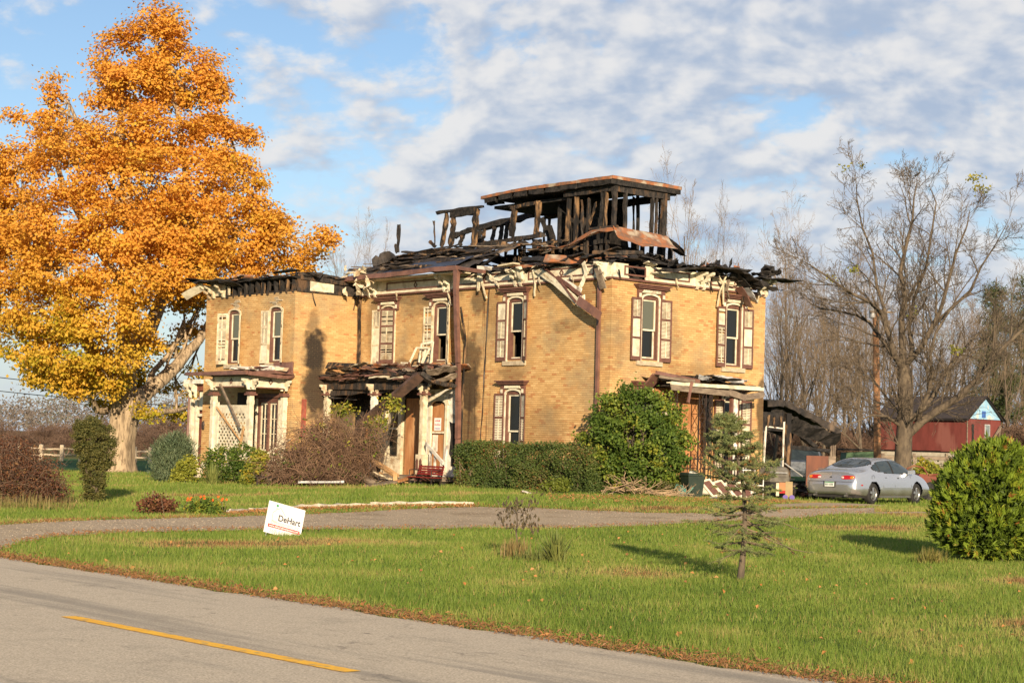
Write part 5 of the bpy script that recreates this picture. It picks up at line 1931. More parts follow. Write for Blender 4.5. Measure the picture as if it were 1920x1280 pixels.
# ------------------------------------------------------------------ the maple
def maple():
    rg = np.random.default_rng(5)
    Y0 = 72.0
    base = at(218, 894, Y0)
    base[2] = float(gz(base[0], base[1]))
    tree = plant_root('maple_tree', base, 'big orange and gold maple tree with a thick pale trunk beside the brick house', 'tree')
    k = Y0 / FPX
    B = []
    for (x, y, rx, ry, dy) in [(302, 42, 52, 42, 0), (285, 90, 70, 55, .3), (232, 110, 70, 62, -.3), (335, 140, 85, 70, .2), (250, 165, 85, 55, -.4), (390, 180, 45, 40, .5), (185, 185, 30, 25, 0),
                               (88, 172, 28, 24, .5), (95, 205, 40, 35, 1), (42, 225, 32, 26, .6), (120, 250, 70, 40, -.5), (215, 262, 80, 52, -1.6), (300, 255, 90, 60, -1.0), (390, 270, 75, 60, .4), (445, 270, 45, 52, 1),
                               (35, 310, 60, 55, .4), (130, 320, 90, 65, -1.8), (250, 345, 110, 70, -2.4), (370, 350, 95, 65, -1.2), (455, 345, 48, 55, 1), (485, 400, 42, 48, 1.2),
                               (20, 400, 75, 62, 0), (120, 420, 100, 66, -2.4), (240, 440, 110, 70, -3.0), (360, 440, 100, 62, -1.8), (450, 455, 70, 50, .3), (535, 460, 58, 36, 1.6), (585, 468, 26, 22, 2), (545, 500, 45, 26, 1.5), (520, 420, 30, 26, 1.6),
                               (25, 480, 80, 60, -.5), (110, 510, 95, 60, -2.8), (230, 525, 105, 60, -3.4), (345, 515, 85, 50, -2.2), (430, 510, 60, 36, .2), (500, 512, 50, 26, 1),
                               (20, 560, 75, 55, -.4), (95, 590, 85, 55, -2.6), (200, 605, 100, 55, -3.4), (350, 560, 40, 30, 2), (30, 635, 58, 45, -.2), (75, 660, 70, 42, -1.4),
                               (150, 665, 95, 48, -3), (215, 668, 52, 36, -3.2), (110, 705, 62, 32, -1.6), (170, 725, 58, 30, -2.4), (215, 712, 30, 20, -2.2), (170, 752, 26, 14, -1.4), (125, 728, 30, 18, -1),
                               (335, 650, 26, 20, 3.0), (370, 690, 36, 30, 3.2), (345, 735, 40, 26, 3.4), (330, 775, 26, 14, 3.2), (360, 610, 30, 30, 3.0), (375, 540, 30, 26, 2.6),
                               (-60, 420, 70, 80, .5), (-70, 540, 60, 80, .5), (-40, 330, 40, 50, 1)]:
        c = at(x, y, Y0 + dy)
        B.append((c[0], c[1], c[2], rx * k * .93, max(rx, ry) * k * .85, ry * k * .93))
    nb = len(B)
    for q in range(nb):                       # the far half of the crown
        b = B[q]
        if rg.random() < .45:
            B.append((b[0] * 1.0 + rg.normal(0, .3), 2 * Y0 - b[1] + 1.5, b[2] + rg.normal(0, .4), b[3] * .95, b[4] * .9, b[5] * .95))
    zlo, zhi = 3.5, 19.5
    LM = leaf_mat('maple_leaves', [(0.0, (0.15, 0.19, 0.020)), (0.22, (0.40, 0.34, 0.025)), (0.42, (0.68, 0.42, 0.05)), (0.68, (0.71, 0.36, 0.055)), (1.0, (0.64, 0.255, 0.05))], .42)

    def tint(C, rg):
        h = (C[:, 2] - zlo) / (zhi - zlo)
        low = np.clip((.30 - h) / .22, 0, 1)
        d = np.abs(np.sin(C[:, 0] * .9 + C[:, 2] * .7) * np.sin(C[:, 1] * .8 - C[:, 2] * .5))
        return .69 + .06 * h - .28 * low + rg.normal(0, .05, len(C)) - .2 * (rg.random(len(C)) < .07) - .12 * d
    leaf_crown('crown', B, 8600, 34, .14, LM, tree, rg, tint, csize=.55, flatz=.45, aspect=.85, lo=.58, shrink=.5, off=base, up=.40, outw=.60, rnd=.36, drop=.44, dscale=.72)
    segs = []
    def path(pts, r0, r1):
        q = [at(x, y, Y0 + dy) for x, y, dy in pts]
        n = len(q) - 1
        for i in range(n):
            a, b = r0 + (r1 - r0) * i / n, r0 + (r1 - r0) * (i + 1) / n
            segs.append((q[i], q[i + 1], a, b))
        return q
    limbs = [path([(236, 772, 0), (262, 748, .4), (300, 715, .8), (330, 688, 1.2), (350, 662, 1.5), (372, 640, 1.8), (395, 600, 2.2), (410, 540, 2.5)], .36, .12),
             path([(280, 720, .8), (286, 698, 1.2), (310, 672, 1.6), (330, 640, 2), (345, 600, 2.2)], .14, .05),
             path([(258, 780, .6), (300, 772, 1.4), (330, 770, 2.2), (352, 764, 3)], .18, .06),
             path([(232, 750, 0), (240, 690, -.4), (245, 620, -.6), (235, 540, -.6), (245, 440, -.4), (235, 340, -.2), (225, 240, 0), (232, 180, 0)], .50, .10),
             path([(240, 690, -.4), (280, 620, -.3), (320, 520, 0), (350, 430, .2), (350, 330, .3), (335, 220, .2), (310, 110, 0)], .36, .06),
             path([(225, 745, 0), (190, 690, -.4), (150, 620, -.8), (110, 540, -.9), (70, 460, -.6), (45, 380, -.2)], .32, .07),
             path([(150, 620, -.8), (130, 560, -1.5), (122, 500, -1.8), (140, 420, -1.6)], .16, .05), path([(200, 770, 0), (182, 770, -.6), (172, 745, -1.2), (150, 720, -1.8)], .16, .06),
             path([(235, 540, -.6), (180, 460, -.2), (120, 350, .4), (90, 260, .7), (95, 200, .9)], .2, .04), path([(245, 440, -.4), (200, 330, .3), (150, 240, .6), (130, 195, .6), (118, 180, .5)], .14, .03),
             path([(320, 520, 0), (400, 450, .8), (470, 420, 1.2), (560, 465, 1.8)], .16, .04), path([(350, 430, .2), (400, 340, .5), (430, 250, .8), (400, 180, .5)], .14, .04),
             path([(330, 640, 2), (360, 600, 2.4), (380, 560, 2.5), (440, 500, 1.2)], .10, .04)]
    for q in list(limbs):
        for j in range(2, len(q)):
            for r_ in range(4):
                t_ = B[int(rg.integers(nb))]
                c = np.array(t_[:3])
                if np.linalg.norm(c - q[j]) < 4.5:
                    mid = (q[j] + c) / 2 + rg.normal(0, .25, 3)
                    segs.append((q[j], mid, .06, .04))
                    segs.append((mid, c, .04, .015))
                    for s_ in range(3):
                        e = c + unit(rg.normal(0, 1, 3)) * np.array(t_[3:6]) * .8
                        segs.append((mid, (mid + e) / 2 + rg.normal(0, .15, 3), .025, .018))
                        segs.append(((mid + e) / 2, e, .018, .008))
    V, F = seg_mesh(segs, 7)
    raw_mesh('limbs', V - base, F, BARK_L, tree, smooth_=True)
    # trunk with flared foot and fluting
    prof = [(.0, .92), (.25, .74), (.7, .64), (1.4, .58), (2.1, .57), (2.7, .62), (3.1, .66), (3.5, .5)]
    vs_, fs_ = [], []
    nt = 26
    for i, (z, r_) in enumerate(prof):
        c = np.array([.06 * z + .10 * max(0, z - 1.5), 0, z - .1])
        for a in range(nt):
            th = 2 * math.pi * a / nt
            rr = r_ * (1 + .06 * math.sin(5 * th + .3 * z) + .035 * math.sin(11 * th + z) + (.16 * max(0, .5 - z) * math.sin(4 * th)))
            vs_.append(c + np.array([rr * math.cos(th), rr * math.sin(th), 0]))
    for i in range(len(prof) - 1):
        for a in range(nt):
            fs_.append((i * nt + a, i * nt + (a + 1) % nt, (i + 1) * nt + (a + 1) % nt, (i + 1) * nt + a))
    raw_mesh('trunk', np.array(vs_), np.array(fs_), BARK_L, tree, smooth_=True)


maple()


# ------------------------------------------------------------------ the big bare tree behind the car
def bare_big():
    rg = np.random.default_rng(8)
    Y0 = 66.0
    base = at(1692, 884, Y0)
    base[2] = float(gz(base[0], base[1]))
    tree = plant_root('bare_tree', base, 'large spreading bare tree behind the silver car', 'tree')
    segs, thick = [], []
    def path(pts, r0, r1, out):
        q = [at(1695 + (x - 1695) * .93, y if y > 690 else 690 - (690 - y) * .86, Y0 + dy) for x, y, dy in pts]
        n = len(q) - 1
        for i in range(n):
            out.append((q[i], q[i + 1], r0 + (r1 - r0) * i / n, r0 + (r1 - r0) * (i + 1) / n))
        return q, [r0 + (r1 - r0) * i / n for i in range(n + 1)]
    L = []
    L.append(path([(1692, 890, 0), (1693, 860, 0), (1695, 820, 0), (1698, 780, 0), (1698, 740, 0), (1695, 690, 0)], .33, .25, thick))
    L.append(path([(1702, 815, 0), (1735, 787, -.2), (1770, 765, -.4), (1805, 745, -.6), (1840, 712, -.8), (1870, 675, -1), (1900, 640, -1.1), (1935, 605, -1.2)], .26, .09, thick))
    L.append(path([(1706, 790, 0), (1733, 765, .3), (1755, 742, .5), (1775, 705, .7), (1790, 680, .9), (1812, 655, 1), (1835, 625, 1.2), (1880, 580, 1.4)], .17, .05, thick))
    L.append(path([(1725, 790, 0), (1730, 765, -.3), (1745, 735, -.5), (1752, 700, -.6), (1748, 660, -.8), (1760, 610, -.8), (1790, 560, -.8), (1830, 525, -.8)], .15, .04, thick))
    L.append(path([(1695, 700, 0), (1692, 640, .1), (1690, 580, .2), (1697, 540, .2), (1688, 480, .2), (1700, 420, .2), (1712, 370, .2), (1715, 320, .2), (1722, 280, .2)], .24, .02, thick))
    L.append(path([(1692, 690, 0), (1675, 660, -.3), (1665, 620, -.5), (1650, 570, -.6), (1625, 545, -.8), (1585, 525, -1), (1540, 490, -1), (1505, 465, -1), (1488, 455, -1)], .19, .02, thick))
    L.append(path([(1690, 685, 0), (1668, 655, .3), (1645, 620, .6), (1625, 590, .8), (1600, 575, 1), (1560, 565, 1.2), (1525, 560, 1.3), (1500, 545, 1.4)], .15, .02, thick))
    L.append(path([(1697, 685, 0), (1730, 645, -.3), (1752, 600, -.4), (1770, 560, -.5), (1785, 500, -.5), (1800, 440, -.5), (1822, 380, -.5), (1828, 345, -.5)], .18, .02, thick))
    L.append(path([(1700, 690, 0), (1712, 650, .5), (1705, 600, .8), (1715, 540, 1), (1740, 470, 1), (1750, 400, 1), (1760, 330, 1), (1745, 290, 1)], .16, .02, thick))
    L.append(path([(1665, 620, -.5), (1655, 560, -.3), (1640, 510, 0), (1632, 440, .2), (1610, 380, .2), (1600, 320, .2), (1598, 272, .2)], .12, .015, thick))
    L.append(path([(1752, 600, -.4), (1790, 560, 0), (1830, 520, .3), (1850, 470, .5), (1880, 420, .5), (1905, 370, .5)], .12, .015, thick))
    L.append(path([(1690, 800, 0), (1660, 780, -.6), (1630, 778, -1.1), (1600, 790, -1.5), (1565, 800, -1.8)], .10, .02, thick))
    L.append(path([(1690, 780, 0), (1660, 745, .5), (1640, 720, .8), (1615, 700, 1), (1580, 690, 1.2)], .09, .02, thick))
    L.append(path([(1812, 655, 1), (1860, 640, 1.5), (1910, 640, 1.8), (1960, 620, 2)], .07, .02, thick))
    P = dict(steps=[5, 5, 4, 3], kids=[6, 4, 3], ang=[34, 36, 40], len=[.62, .62, .60], wob=[.13, .15, .18, .2], up=[.07, .06, .05, .03], tip=[.3, .35, .45, .6], rr=[.6, .62, .7], rmin=.0055)
    P['from'] = [.15, .12, .1]
    for q, rr in L:
        n = len(q)
        for j in range(2 if n > 5 else 1, n):
            for c in range(2):
                w = rg.random()
                p = q[j - 1] * (1 - w) + q[j] * w
                d = unit(q[j] - q[j - 1])
                ax = unit(np.cross(d, rg.normal(0, 1, 3)))
                an = R(rg.uniform(25, 60))
                cd = d * math.cos(an) + np.cross(ax, d) * math.sin(an)
                if cd[2] < -.2:
                    cd[2] *= -.5
                rad = rr[j]
                grow(segs, p, unit(cd), max(min(rad * .40, .038), .011), rg.uniform(1.1, 2.2) * (.7 + .5 * min(1, rad / .1)), 0, P, rg)
    V, F = join([seg_mesh([s for s in segs if max(s[2], s[3]) > .016], 5), seg_mesh([s for s in segs if max(s[2], s[3]) <= .016], 3)])
    raw_mesh('twigs', V - base, F, BARK, tree)
    V, F = seg_mesh([(a_, b_, max(r_a * .66, .009), max(r_b * .62, .007)) for a_, b_, r_a, r_b in thick[5:]], 9)
    raw_mesh('limbs', V - base, F, BARK, tree, smooth_=True)
    V, F = seg_mesh(thick[:5], 14)
    raw_mesh('trunk', V - base, F, BARK, tree, smooth_=True)
    # a few leaves that still hang on
    LG = leaf_mat('last_leaves', [(0, (0.22, 0.24, 0.05)), (1, (0.42, 0.36, 0.06))], .4)
    bl = []
    for (x, y, r_) in ((1826, 335, 12), (1835, 352, 9), (1600, 505, 9), (1850, 355, 6), (1615, 310, 6), (1580, 315, 7), (1795, 655, 10), (1560, 520, 8), (1710, 585, 8)):
        c = at(x, y, Y0 - .3)
        s = r_ * Y0 / FPX
        bl.append((c[0], c[1], c[2], s, s, s * .7))
    leaf_crown('leaves', bl, 60, 5, .11, LG, tree, rg, lambda C, g: g.random(len(C)), csize=.25, lo=.2, shrink=.01, off=base)
    return tree


bare_big()


# ------------------------------------------------------------------ bare trees further back
def bare_variant(seed, h, r=.16, P=BARE, lean=.03):
    rg = np.random.default_rng(seed)
    segs = []
    grow(segs, np.array([0, 0, -.2]), unit(np.array([rg.normal(0, lean), rg.normal(0, lean), 1.0])), r, h * .95, 0, P, rg)
    big = [s for s in segs if max(s[2], s[3]) > .03]
    sm = [s for s in segs if max(s[2], s[3]) <= .03]
    return big, sm


BAREMESH = []
for sd, h in ((21, 11.5), (22, 10.5), (23, 12.5), (24, 9.5)):
    big, sm = bare_variant(sd, h)
    meshes = []
    for nm, sg, n in (('trunk', big, 6), ('twigs', sm, 3)):
        V, F = seg_mesh(sg, n)
        o = raw_mesh('tmp', V, F, BARK if nm == 'trunk' else TWIG)
        meshes.append(o.data)
        bpy.data.objects.remove(o)
    BAREMESH.append((meshes, h))


def place_bare(x, ytop, Y, var, label, cat='tree', group=None, sx=1.0):
    P = at(x, ytop, Y)
    zb = float(gz(P[0], P[1]))
    (me, h) = BAREMESH[var % len(BAREMESH)]
    sc = (P[2] - zb) / h
    root = thing('bare_tree', (P[0], P[1], zb), random.uniform(0, 6.28), label, cat, group)
    for nm, m in zip(('trunk', 'twigs'), me):
        o = bpy.data.objects.new(nm, m)
        COL.objects.link(o)
        o.parent = root
    root.scale = (sc * sx, sc * sx, sc)
    return root


ORD = 'first second third fourth fifth sixth seventh eighth ninth tenth eleventh twelfth thirteenth fourteenth fifteenth sixteenth seventeenth eighteenth nineteenth twentieth twenty-first twenty-second'.split()
WOODS = 'bare trees of the wood behind the house'
k = 0
for (x, yt, Y) in [(1456, 580, 84), (1475, 600, 92), (1496, 590, 98), (1512, 560, 88), (1530, 545, 104), (1548, 570, 94), (1566, 540, 110), (1585, 590, 98), (1604, 560, 106), (1622, 600, 92),
                   (1642, 580, 112), (1664, 610, 100), (1690, 600, 116), (1722, 620, 104), (1748, 590, 118), (1775, 610, 106), (1800, 600, 120), (1828, 620, 108), (1852, 600, 100), (1880, 610, 116), (1905, 590, 106), (1935, 600, 112),
                   (1462, 610, 120), (1505, 620, 126), (1545, 630, 128), (1590, 640, 130), (1635, 640, 126), (1700, 650, 132), (1760, 650, 130), (1830, 650, 134), (1890, 640, 130)]:
    lab = 'slender bare tree of the wood, %s one to the right of the house corner' % ORD[k] if k < 22 else 'thin bare tree in the far back row of the wood behind the carport and shed'
    place_bare(x, yt + rng.uniform(-12, 12), Y, k, lab, group=WOODS, sx=.8)
    k += 1
for (x, yt, Y, lab) in ((1292, 408, 96, 'bare treetop showing beside the burnt roof lantern'), (1345, 466, 104, 'bare treetop above the charred eave of the gable side'), (642, 486, 104, 'bare treetop above the wing roof beside the maple'), (684, 492, 110, 'bare treetop showing where wing and main roof meet'),
                        (1480, 452, 96, 'tall bare tree with a few yellow leaves next to the house corner')):
    place_bare(x, yt, Y, k, lab, sx=.5)
    k += 1

# reddish thicket beyond the rail fence on the left
RP = dict(steps=[3, 5, 5, 4], kids=[14, 8, 5], ang=[35, 38, 42], len=[1.5, .6, .55], wob=[.1, .15, .2, .22], up=[.0, .05, .04, .02], tip=[.5, .35, .45, .6], rr=[.5, .55, .7], rmin=.012)
RP['from'] = [.05, .12, .1]
REDM = []
for sd in (31, 32, 33):
    rg = np.random.default_rng(sd)
    segs = []
    for q in range(3):
        grow(segs, np.array([rg.normal(0, .5), rg.normal(0, .5), -.1]), unit(np.array([rg.normal(0, .2), rg.normal(0, .2), 1])), .07, 1.9, 0, RP, rg)
    V, F = seg_mesh(segs, 3)
    o = raw_mesh('tmp', V, F, REDTWIG)
    REDM.append((o.data, float(V[:, 2].max())))
    bpy.data.objects.remove(o)
for i, (x, yt, Y) in enumerate([(-40, 770, 130), (10, 765, 134), (45, 778, 128), (80, 772, 140), (112, 790, 132), (138, 770, 150), (165, 785, 136), (255, 765, 140), (285, 778, 134), (312, 760, 150), (335, 772, 138), (360, 765, 150), (200, 775, 160), (240, 778, 165), (60, 785, 165), (-80, 775, 140), (20, 790, 170), (100, 775, 175), (300, 785, 175), (180, 770, 185)]):
    P = at(x, yt + (18 if Y < 145 else 10), Y)
    zb = float(gz(P[0], P[1]))
    me, h = REDM[i % 3]
    o = bpy.data.objects.new('thicket_shrub', me)
    COL.objects.link(o)
    sc = (P[2] - zb) / h
    o.location, o.scale, o.rotation_euler = (P[0], P[1], zb), (sc * 1.3, sc * 1.3, sc), (0, 0, i * 1.7)
    tag(o, 'reddish brown bare shrub in the thicket beyond the rail fence', 'shrub', 'thicket beyond the rail fence')

# far woods on the horizon: reads as one mass
rg = np.random.default_rng(41)
V, F, T_ = [], [], []
segs = []
for q in range(2600):
    az = rg.uniform(-.62, .62)
    D = rg.uniform(300, 420)
    x, y = D * math.sin(az), D * math.cos(az)
    h = rg.uniform(3.2, 7.0) * (1 + .3 * math.sin(az * 23))
    z = float(gz(x, y))
    w = h * rg.uniform(.25, .5)
    n = 44
    P = np.stack([x + rg.normal(0, w * .5, n), y + rg.normal(0, w * .5, n), z + h * rg.uniform(.05, 1, n) ** .8], -1)
    v, f = leaf_cards(P, rg.normal(0, 1, (n, 3)), rg.uniform(.3, .8, n), .5, rg=rg)
    V.append(v); F.append(f); T_.append(np.full(n, rg.random()))
Vj, Fj = join(list(zip(V, F)))
FARW = leaf_mat('far_woods_brown', [(0, (0.165, 0.135, 0.12)), (.6, (0.18, 0.145, 0.12)), (1, (0.15, 0.15, 0.11))], .2)
tag(raw_mesh('far_woods', Vj, Fj, FARW, attr=np.concatenate(T_)), 'brown leafless woods along the horizon', 'woods', kind='stuff')


# pines at the right edge
def pine(x, ytop, Y, w, label, seed):
    rg = np.random.default_rng(seed)
    top = at(x, ytop, Y)
    zb = float(gz(top[0], top[1]))
    base = np.array([top[0], top[1], zb])
    H = top[2] - zb
    t = plant_root('pine_tree', base, label, 'tree')
    blobs = []
    for k in range(26):
        f = .3 + .7 * (k + rg.random()) / 26
        r_ = w * (1.08 - f) ** .7 * .75
        a = rg.uniform(0, 6.28)
        blobs.append((base[0] + math.cos(a) * r_ * .7, base[1] + math.sin(a) * r_ * .7, zb + H * f - .3, .25 + r_ * .42, .25 + r_ * .42, .25 + r_ * .22))
    PM = leaf_mat('pine_needles', [(0, (0.035, 0.055, 0.018)), (1, (0.085, 0.10, 0.03))], .1)
    leaf_crown('crown', blobs, 900, 14, .30, PM, t, rg, lambda C, g: g.random(len(C)), csize=.5, aspect=.16, lo=.5, shrink=.3, off=base, up=.5)
    V, F = seg_mesh([(base, base + np.array([0, 0, H * .5]), .18, .12), (base + np.array([0, 0, H * .5]), top, .12, .03)], 8)
    raw_mesh('trunk', V - base, F, BARK, t)


pine(1868, 520, 108, 2.1, 'dark green pine at the edge of the wood, left one of two', 51)
pine(1925, 510, 112, 2.4, 'dark green pine at the edge of the wood, right one of two', 52)

# ------------------------------------------------------------------ shrubs and small plants
LEAF_GREEN = leaf_mat('bush_leaves', [(0, (0.045, 0.085, 0.014)), (.55, (0.115, 0.175, 0.026)), (.85, (0.22, 0.25, 0.035)), (1, (0.34, 0.30, 0.035))], .3)
LEAF_HEDGE = leaf_mat('hedge_leaves', [(0, (0.042, 0.070, 0.018)), (.6, (0.090, 0.125, 0.028)), (.85, (0.13, 0.10, 0.035)), (1, (0.22, 0.09, 0.03))], .15)
LEAF_OLIVE = leaf_mat('olive_leaves', [(0, (0.055, 0.065, 0.018)), (1, (0.14, 0.125, 0.035))], .2)
LEAF_GREY = leaf_mat('juniper_needles', [(0, (0.060, 0.095, 0.050)), (1, (0.14, 0.17, 0.085))], .1)
LEAF_RED = leaf_mat('barberry_leaves', [(0, (0.075, 0.030, 0.018)), (.7, (0.15, 0.06, 0.03)), (1, (0.22, 0.12, 0.05))], .25)
LEAF_ARB = leaf_mat('arborvitae_sprays', [(0, (0.06, 0.095, 0.012)), (.6, (0.165, 0.235, 0.022)), (.92, (0.27, 0.31, 0.03)), (1, (0.25, 0.10, 0.025))], .2)
LEAF_SPRUCE = leaf_mat('spruce_needles', [(0, (0.085, 0.12, 0.045)), (.7, (0.19, 0.225, 0.08)), (.9, (0.27, 0.27, 0.10)), (1, (0.30, 0.15, 0.05))], .1)
LEAF_DARK = leaf_mat('drooping_leaves', [(0, (0.065, 0.05, 0.035)), (1, (0.16, 0.13, 0.06))], .2)
LEAF_BRIGHT = leaf_mat('yellow_green_leaves', [(0, (0.12, 0.16, 0.025)), (.7, (0.30, 0.30, 0.04)), (1, (0.42, 0.30, 0.04))], .35)
LEAF_BLADE = leaf_mat('yucca_blades', [(0, (0.09, 0.125, 0.03)), (1, (0.26, 0.27, 0.08))], .2)
ORANGE = mat('orange_petals', (0.75, 0.16, 0.02), (0.62, 0.10, 0.015), 9, .6)
U01 = lambda C, g: g.random(len(C))


def pxblobs(lst, Y):
    """(x, y, rx, ry, depth offset) in photo pixels -> ellipsoids"""
    out = []
    for (x, y, rx, ry, dy) in lst:
        c = at(x, y, Y + dy)
        k = (Y + dy) / FPX
        out.append((c[0], c[1], c[2], rx * k, .85 * max(rx, ry * .7) * k, ry * k))
    return out


def stems(parent, base, ends, r0, m, rg, off, n=3, name='stems'):
    segs = []
    for e in ends:
        p = base + rg.normal(0, .06, 3) * np.array([1, 1, 0])
        q0 = p
        for i in range(n):
            f = (i + 1) / n
            q = p + (e - p) * f + rg.normal(0, .05, 3) * (f < 1)
            segs.append((q0, q, r0 * (1 - .75 * i / n), r0 * (1 - .75 * f)))
            q0 = q
    V, F = seg_mesh(segs, 5)
    raw_mesh(name, V - off, F, m, parent)


def bush(name, label, cat, basepx, Y, blobs, nclump, per, size, m, tint=U01, csize=.2, seed=1, core=True, group=None, spr=0, spr_r=.16, **kw):
    rg = np.random.default_rng(seed)
    b = at(basepx[0], basepx[1], Y)
    b[2] = float(gz(b[0], b[1]))
    t = plant_root(name, b, label, cat, group)
    B = pxblobs(blobs, Y)
    B0 = B
    if spr:
        B = B + sprigs(B, spr, spr_r, rg)
    kw.setdefault('shrink', .6)
    leaf_crown('foliage', B, nclump, per, size, m, t, rg, tint, csize=csize, off=b, **kw)
    ends = [np.array(q[:3]) + unit(rg.normal(0, 1, 3)) * np.array(q[3:6]) * .7 for q in B0 for _ in range(5)]
    stems(t, b - np.array([0, 0, .05]), ends, .03, BARK, rg, b)
    return t, b, B, rg


HY = 51.5
bush('leafy_bush', 'tall rounded green bush growing at the corner of the brick house', 'bush', (1195, 928), HY,
     [(1200, 768, 52, 34, 0), (1162, 792, 42, 36, .2), (1238, 790, 40, 38, .3), (1142, 826, 38, 36, 0), (1195, 822, 62, 46, -.3), (1252, 835, 32, 40, .2), (1148, 868, 36, 30, -.1), (1205, 872, 60, 36, -.3), (1225, 895, 40, 26, 0), (1170, 895, 35, 22, 0), (1180, 748, 22, 20, 0), (1222, 745, 20, 16, 0)],
     3200, 11, .105, LEAF_GREEN, lambda C, g: np.clip(.45 + g.normal(0, .16, len(C)) + .22 * np.sin(C[:, 0] * 4 + C[:, 2] * 3), 0, 1), csize=.22, seed=3, lo=.62, shrink=.55, spr=130, spr_r=.17, flatz=.7, drop=.43, dscale=.24)

# clipped hedge along the front
def hedge():
    rg = np.random.default_rng(4)
    y0, y1, x0, x1 = -1.2, 4.7, -1.95, -.9          # house-local
    zb, zt = .22, 1.58
    b = to_world((-1.4, 1.7, 0)); b[2] = float(gz(b[0], b[1]))
    t = plant_root('hedge', b, 'long clipped hedge along the front wall under the ground floor window', 'hedge')
    n = 30000
    f = rg.choice(4, n, p=[.55, .2, .15, .10])
    a, c, e = rg.random(n), rg.random(n), rg.random(n)
    X = np.where(f == 0, x0, np.where(f == 1, x0 + (x1 - x0) * a, x0 + (x1 - x0) * a))
    Yl = np.where(f == 2, y0, np.where(f == 3, y1, y0 + (y1 - y0) * c))
    Z = np.where(f == 1, zt, zb + (zt - zb) * e)
    top = zt + .05 * np.sin(Yl * 2.1) + .03 * np.sin(Yl * 6.3)
    Z = np.where(f == 1, top, np.minimum(Z, top))
    bulge = .10 * np.sin(Yl * 3.1) + .08 * np.sin(Z * 4 + Yl) + .07 * np.sin(Yl * 7.7 + Z * 5) + .05 * np.sin(Z * 9 - Yl * 3)
    X = np.where(f == 0, X + bulge + .18 * (zt - Z) ** 2 * .4, X)
    P = np.stack([X, Yl, Z], -1) + rg.normal(0, .05, (n, 3))
    W = HC + P[:, :1] * _hb + P[:, 1:2] * _ha + P[:, 2:] * np.array([0, 0, 1])
    out = np.where((f == 0)[:, None], -_hb, np.where((f == 1)[:, None], np.array([0, 0, 1.0]), np.where((f == 2)[:, None], -_ha, _ha)))
    V, F = leaf_cards(W, out * .7 + rg.normal(0, .7, (n, 3)) + np.array([0, 0, .2]), .06 * rg.uniform(.7, 1.5, n), .6, rg=rg)
    tint = .42 + .25 * np.sin(P[:, 1] * 1.7) * np.sin(P[:, 2] * 3) + rg.normal(0, .16, n) + .35 * (rg.random(n) < .06)
    raw_mesh('foliage', V - b, F, LEAF_HEDGE, t, attr=np.clip(tint, 0, 1))
    segs = []
    for k in range(420):
        p = np.array([rg.uniform(x0 + .15, x1 - .1), rg.uniform(y0 + .1, y1 - .1), zb - .05])
        q = p + np.array([rg.normal(0, .25), rg.normal(0, .2), rg.uniform(.7, 1.32)])
        q[0] = np.clip(q[0], x0 + .04, x1)
        m_ = (p + q) / 2 + rg.normal(0, .06, 3)
        segs += [(to_world(p), to_world(m_), .02, .013), (to_world(m_), to_world(q), .013, .006)]
    V, F = seg_mesh(segs, 4)
    raw_mesh('stems', V - b, F, TWIG, t)
    sh = []
    for k in range(230):
        p = np.array([rg.uniform(x0 - .05, x1), rg.uniform(y0, y1), zt - .03]) if k % 2 else np.array([x0, rg.uniform(y0, y1), rg.uniform(zb + .3, zt)])
        d = unit(rg.normal(0, .35, 3) + (np.array([0, 0, 1.0]) if k % 2 else np.array([-.6, 0, .6])))
        for j in range(7):
            sh.append(to_world(p + d * .035 * j + rg.normal(0, .012, 3)))
    sh = np.array(sh)
    v, f = leaf_cards(sh, rg.normal(0, 1, sh.shape), .06 * rg.uniform(.7, 1.3, len(sh)), .6, rg=rg)
    raw_mesh('shoots', v - b, f, LEAF_HEDGE, t, attr=np.clip(rg.normal(.55, .2, len(sh)), 0, 1))


hedge()


# tangled heap of dead vines in front of the burnt porch
def bramble(name, label, blobs, Y, basepx, n, m, seed, r=.010, green=None, gn=0, glen=(.7, 1.8), lsize=.09):
    rg = np.random.default_rng(seed)
    b = at(*basepx, Y)
    b[2] = float(gz(b[0], b[1]))
    t = plant_root(name, b, label, 'bush')
    B = pxblobs(blobs, Y)
    C, Nn = ellip_points(B, n, rg, .35, 1.0)
    C[:, 2] = np.maximum(C[:, 2], b[2] + .05)
    segs = []
    for c, nr in zip(C, Nn):
        d = unit(np.cross(nr, rg.normal(0, 1, 3)) + nr * rg.uniform(-.2, .5))
        L = rg.uniform(*glen)
        k = 5
        p = c - d * L * .35
        bend = rg.normal(0, .12, 3) + np.array([0, 0, -.10])
        for i in range(k):
            d = unit(d + bend + rg.normal(0, .10, 3))
            q = p + d * L / k
            segs.append((p, q, r * (1 - .12 * i), r * (1 - .12 * (i + 1))))
            p = q
    V, F = seg_mesh(segs, 3)
    raw_mesh('stems', V - b, F, m, t)
    if green:
        leaf_crown('leaves', B, gn, 5, lsize, green, t, rg, U01, csize=.25, lo=.5, shrink=.2, off=b)
    return t


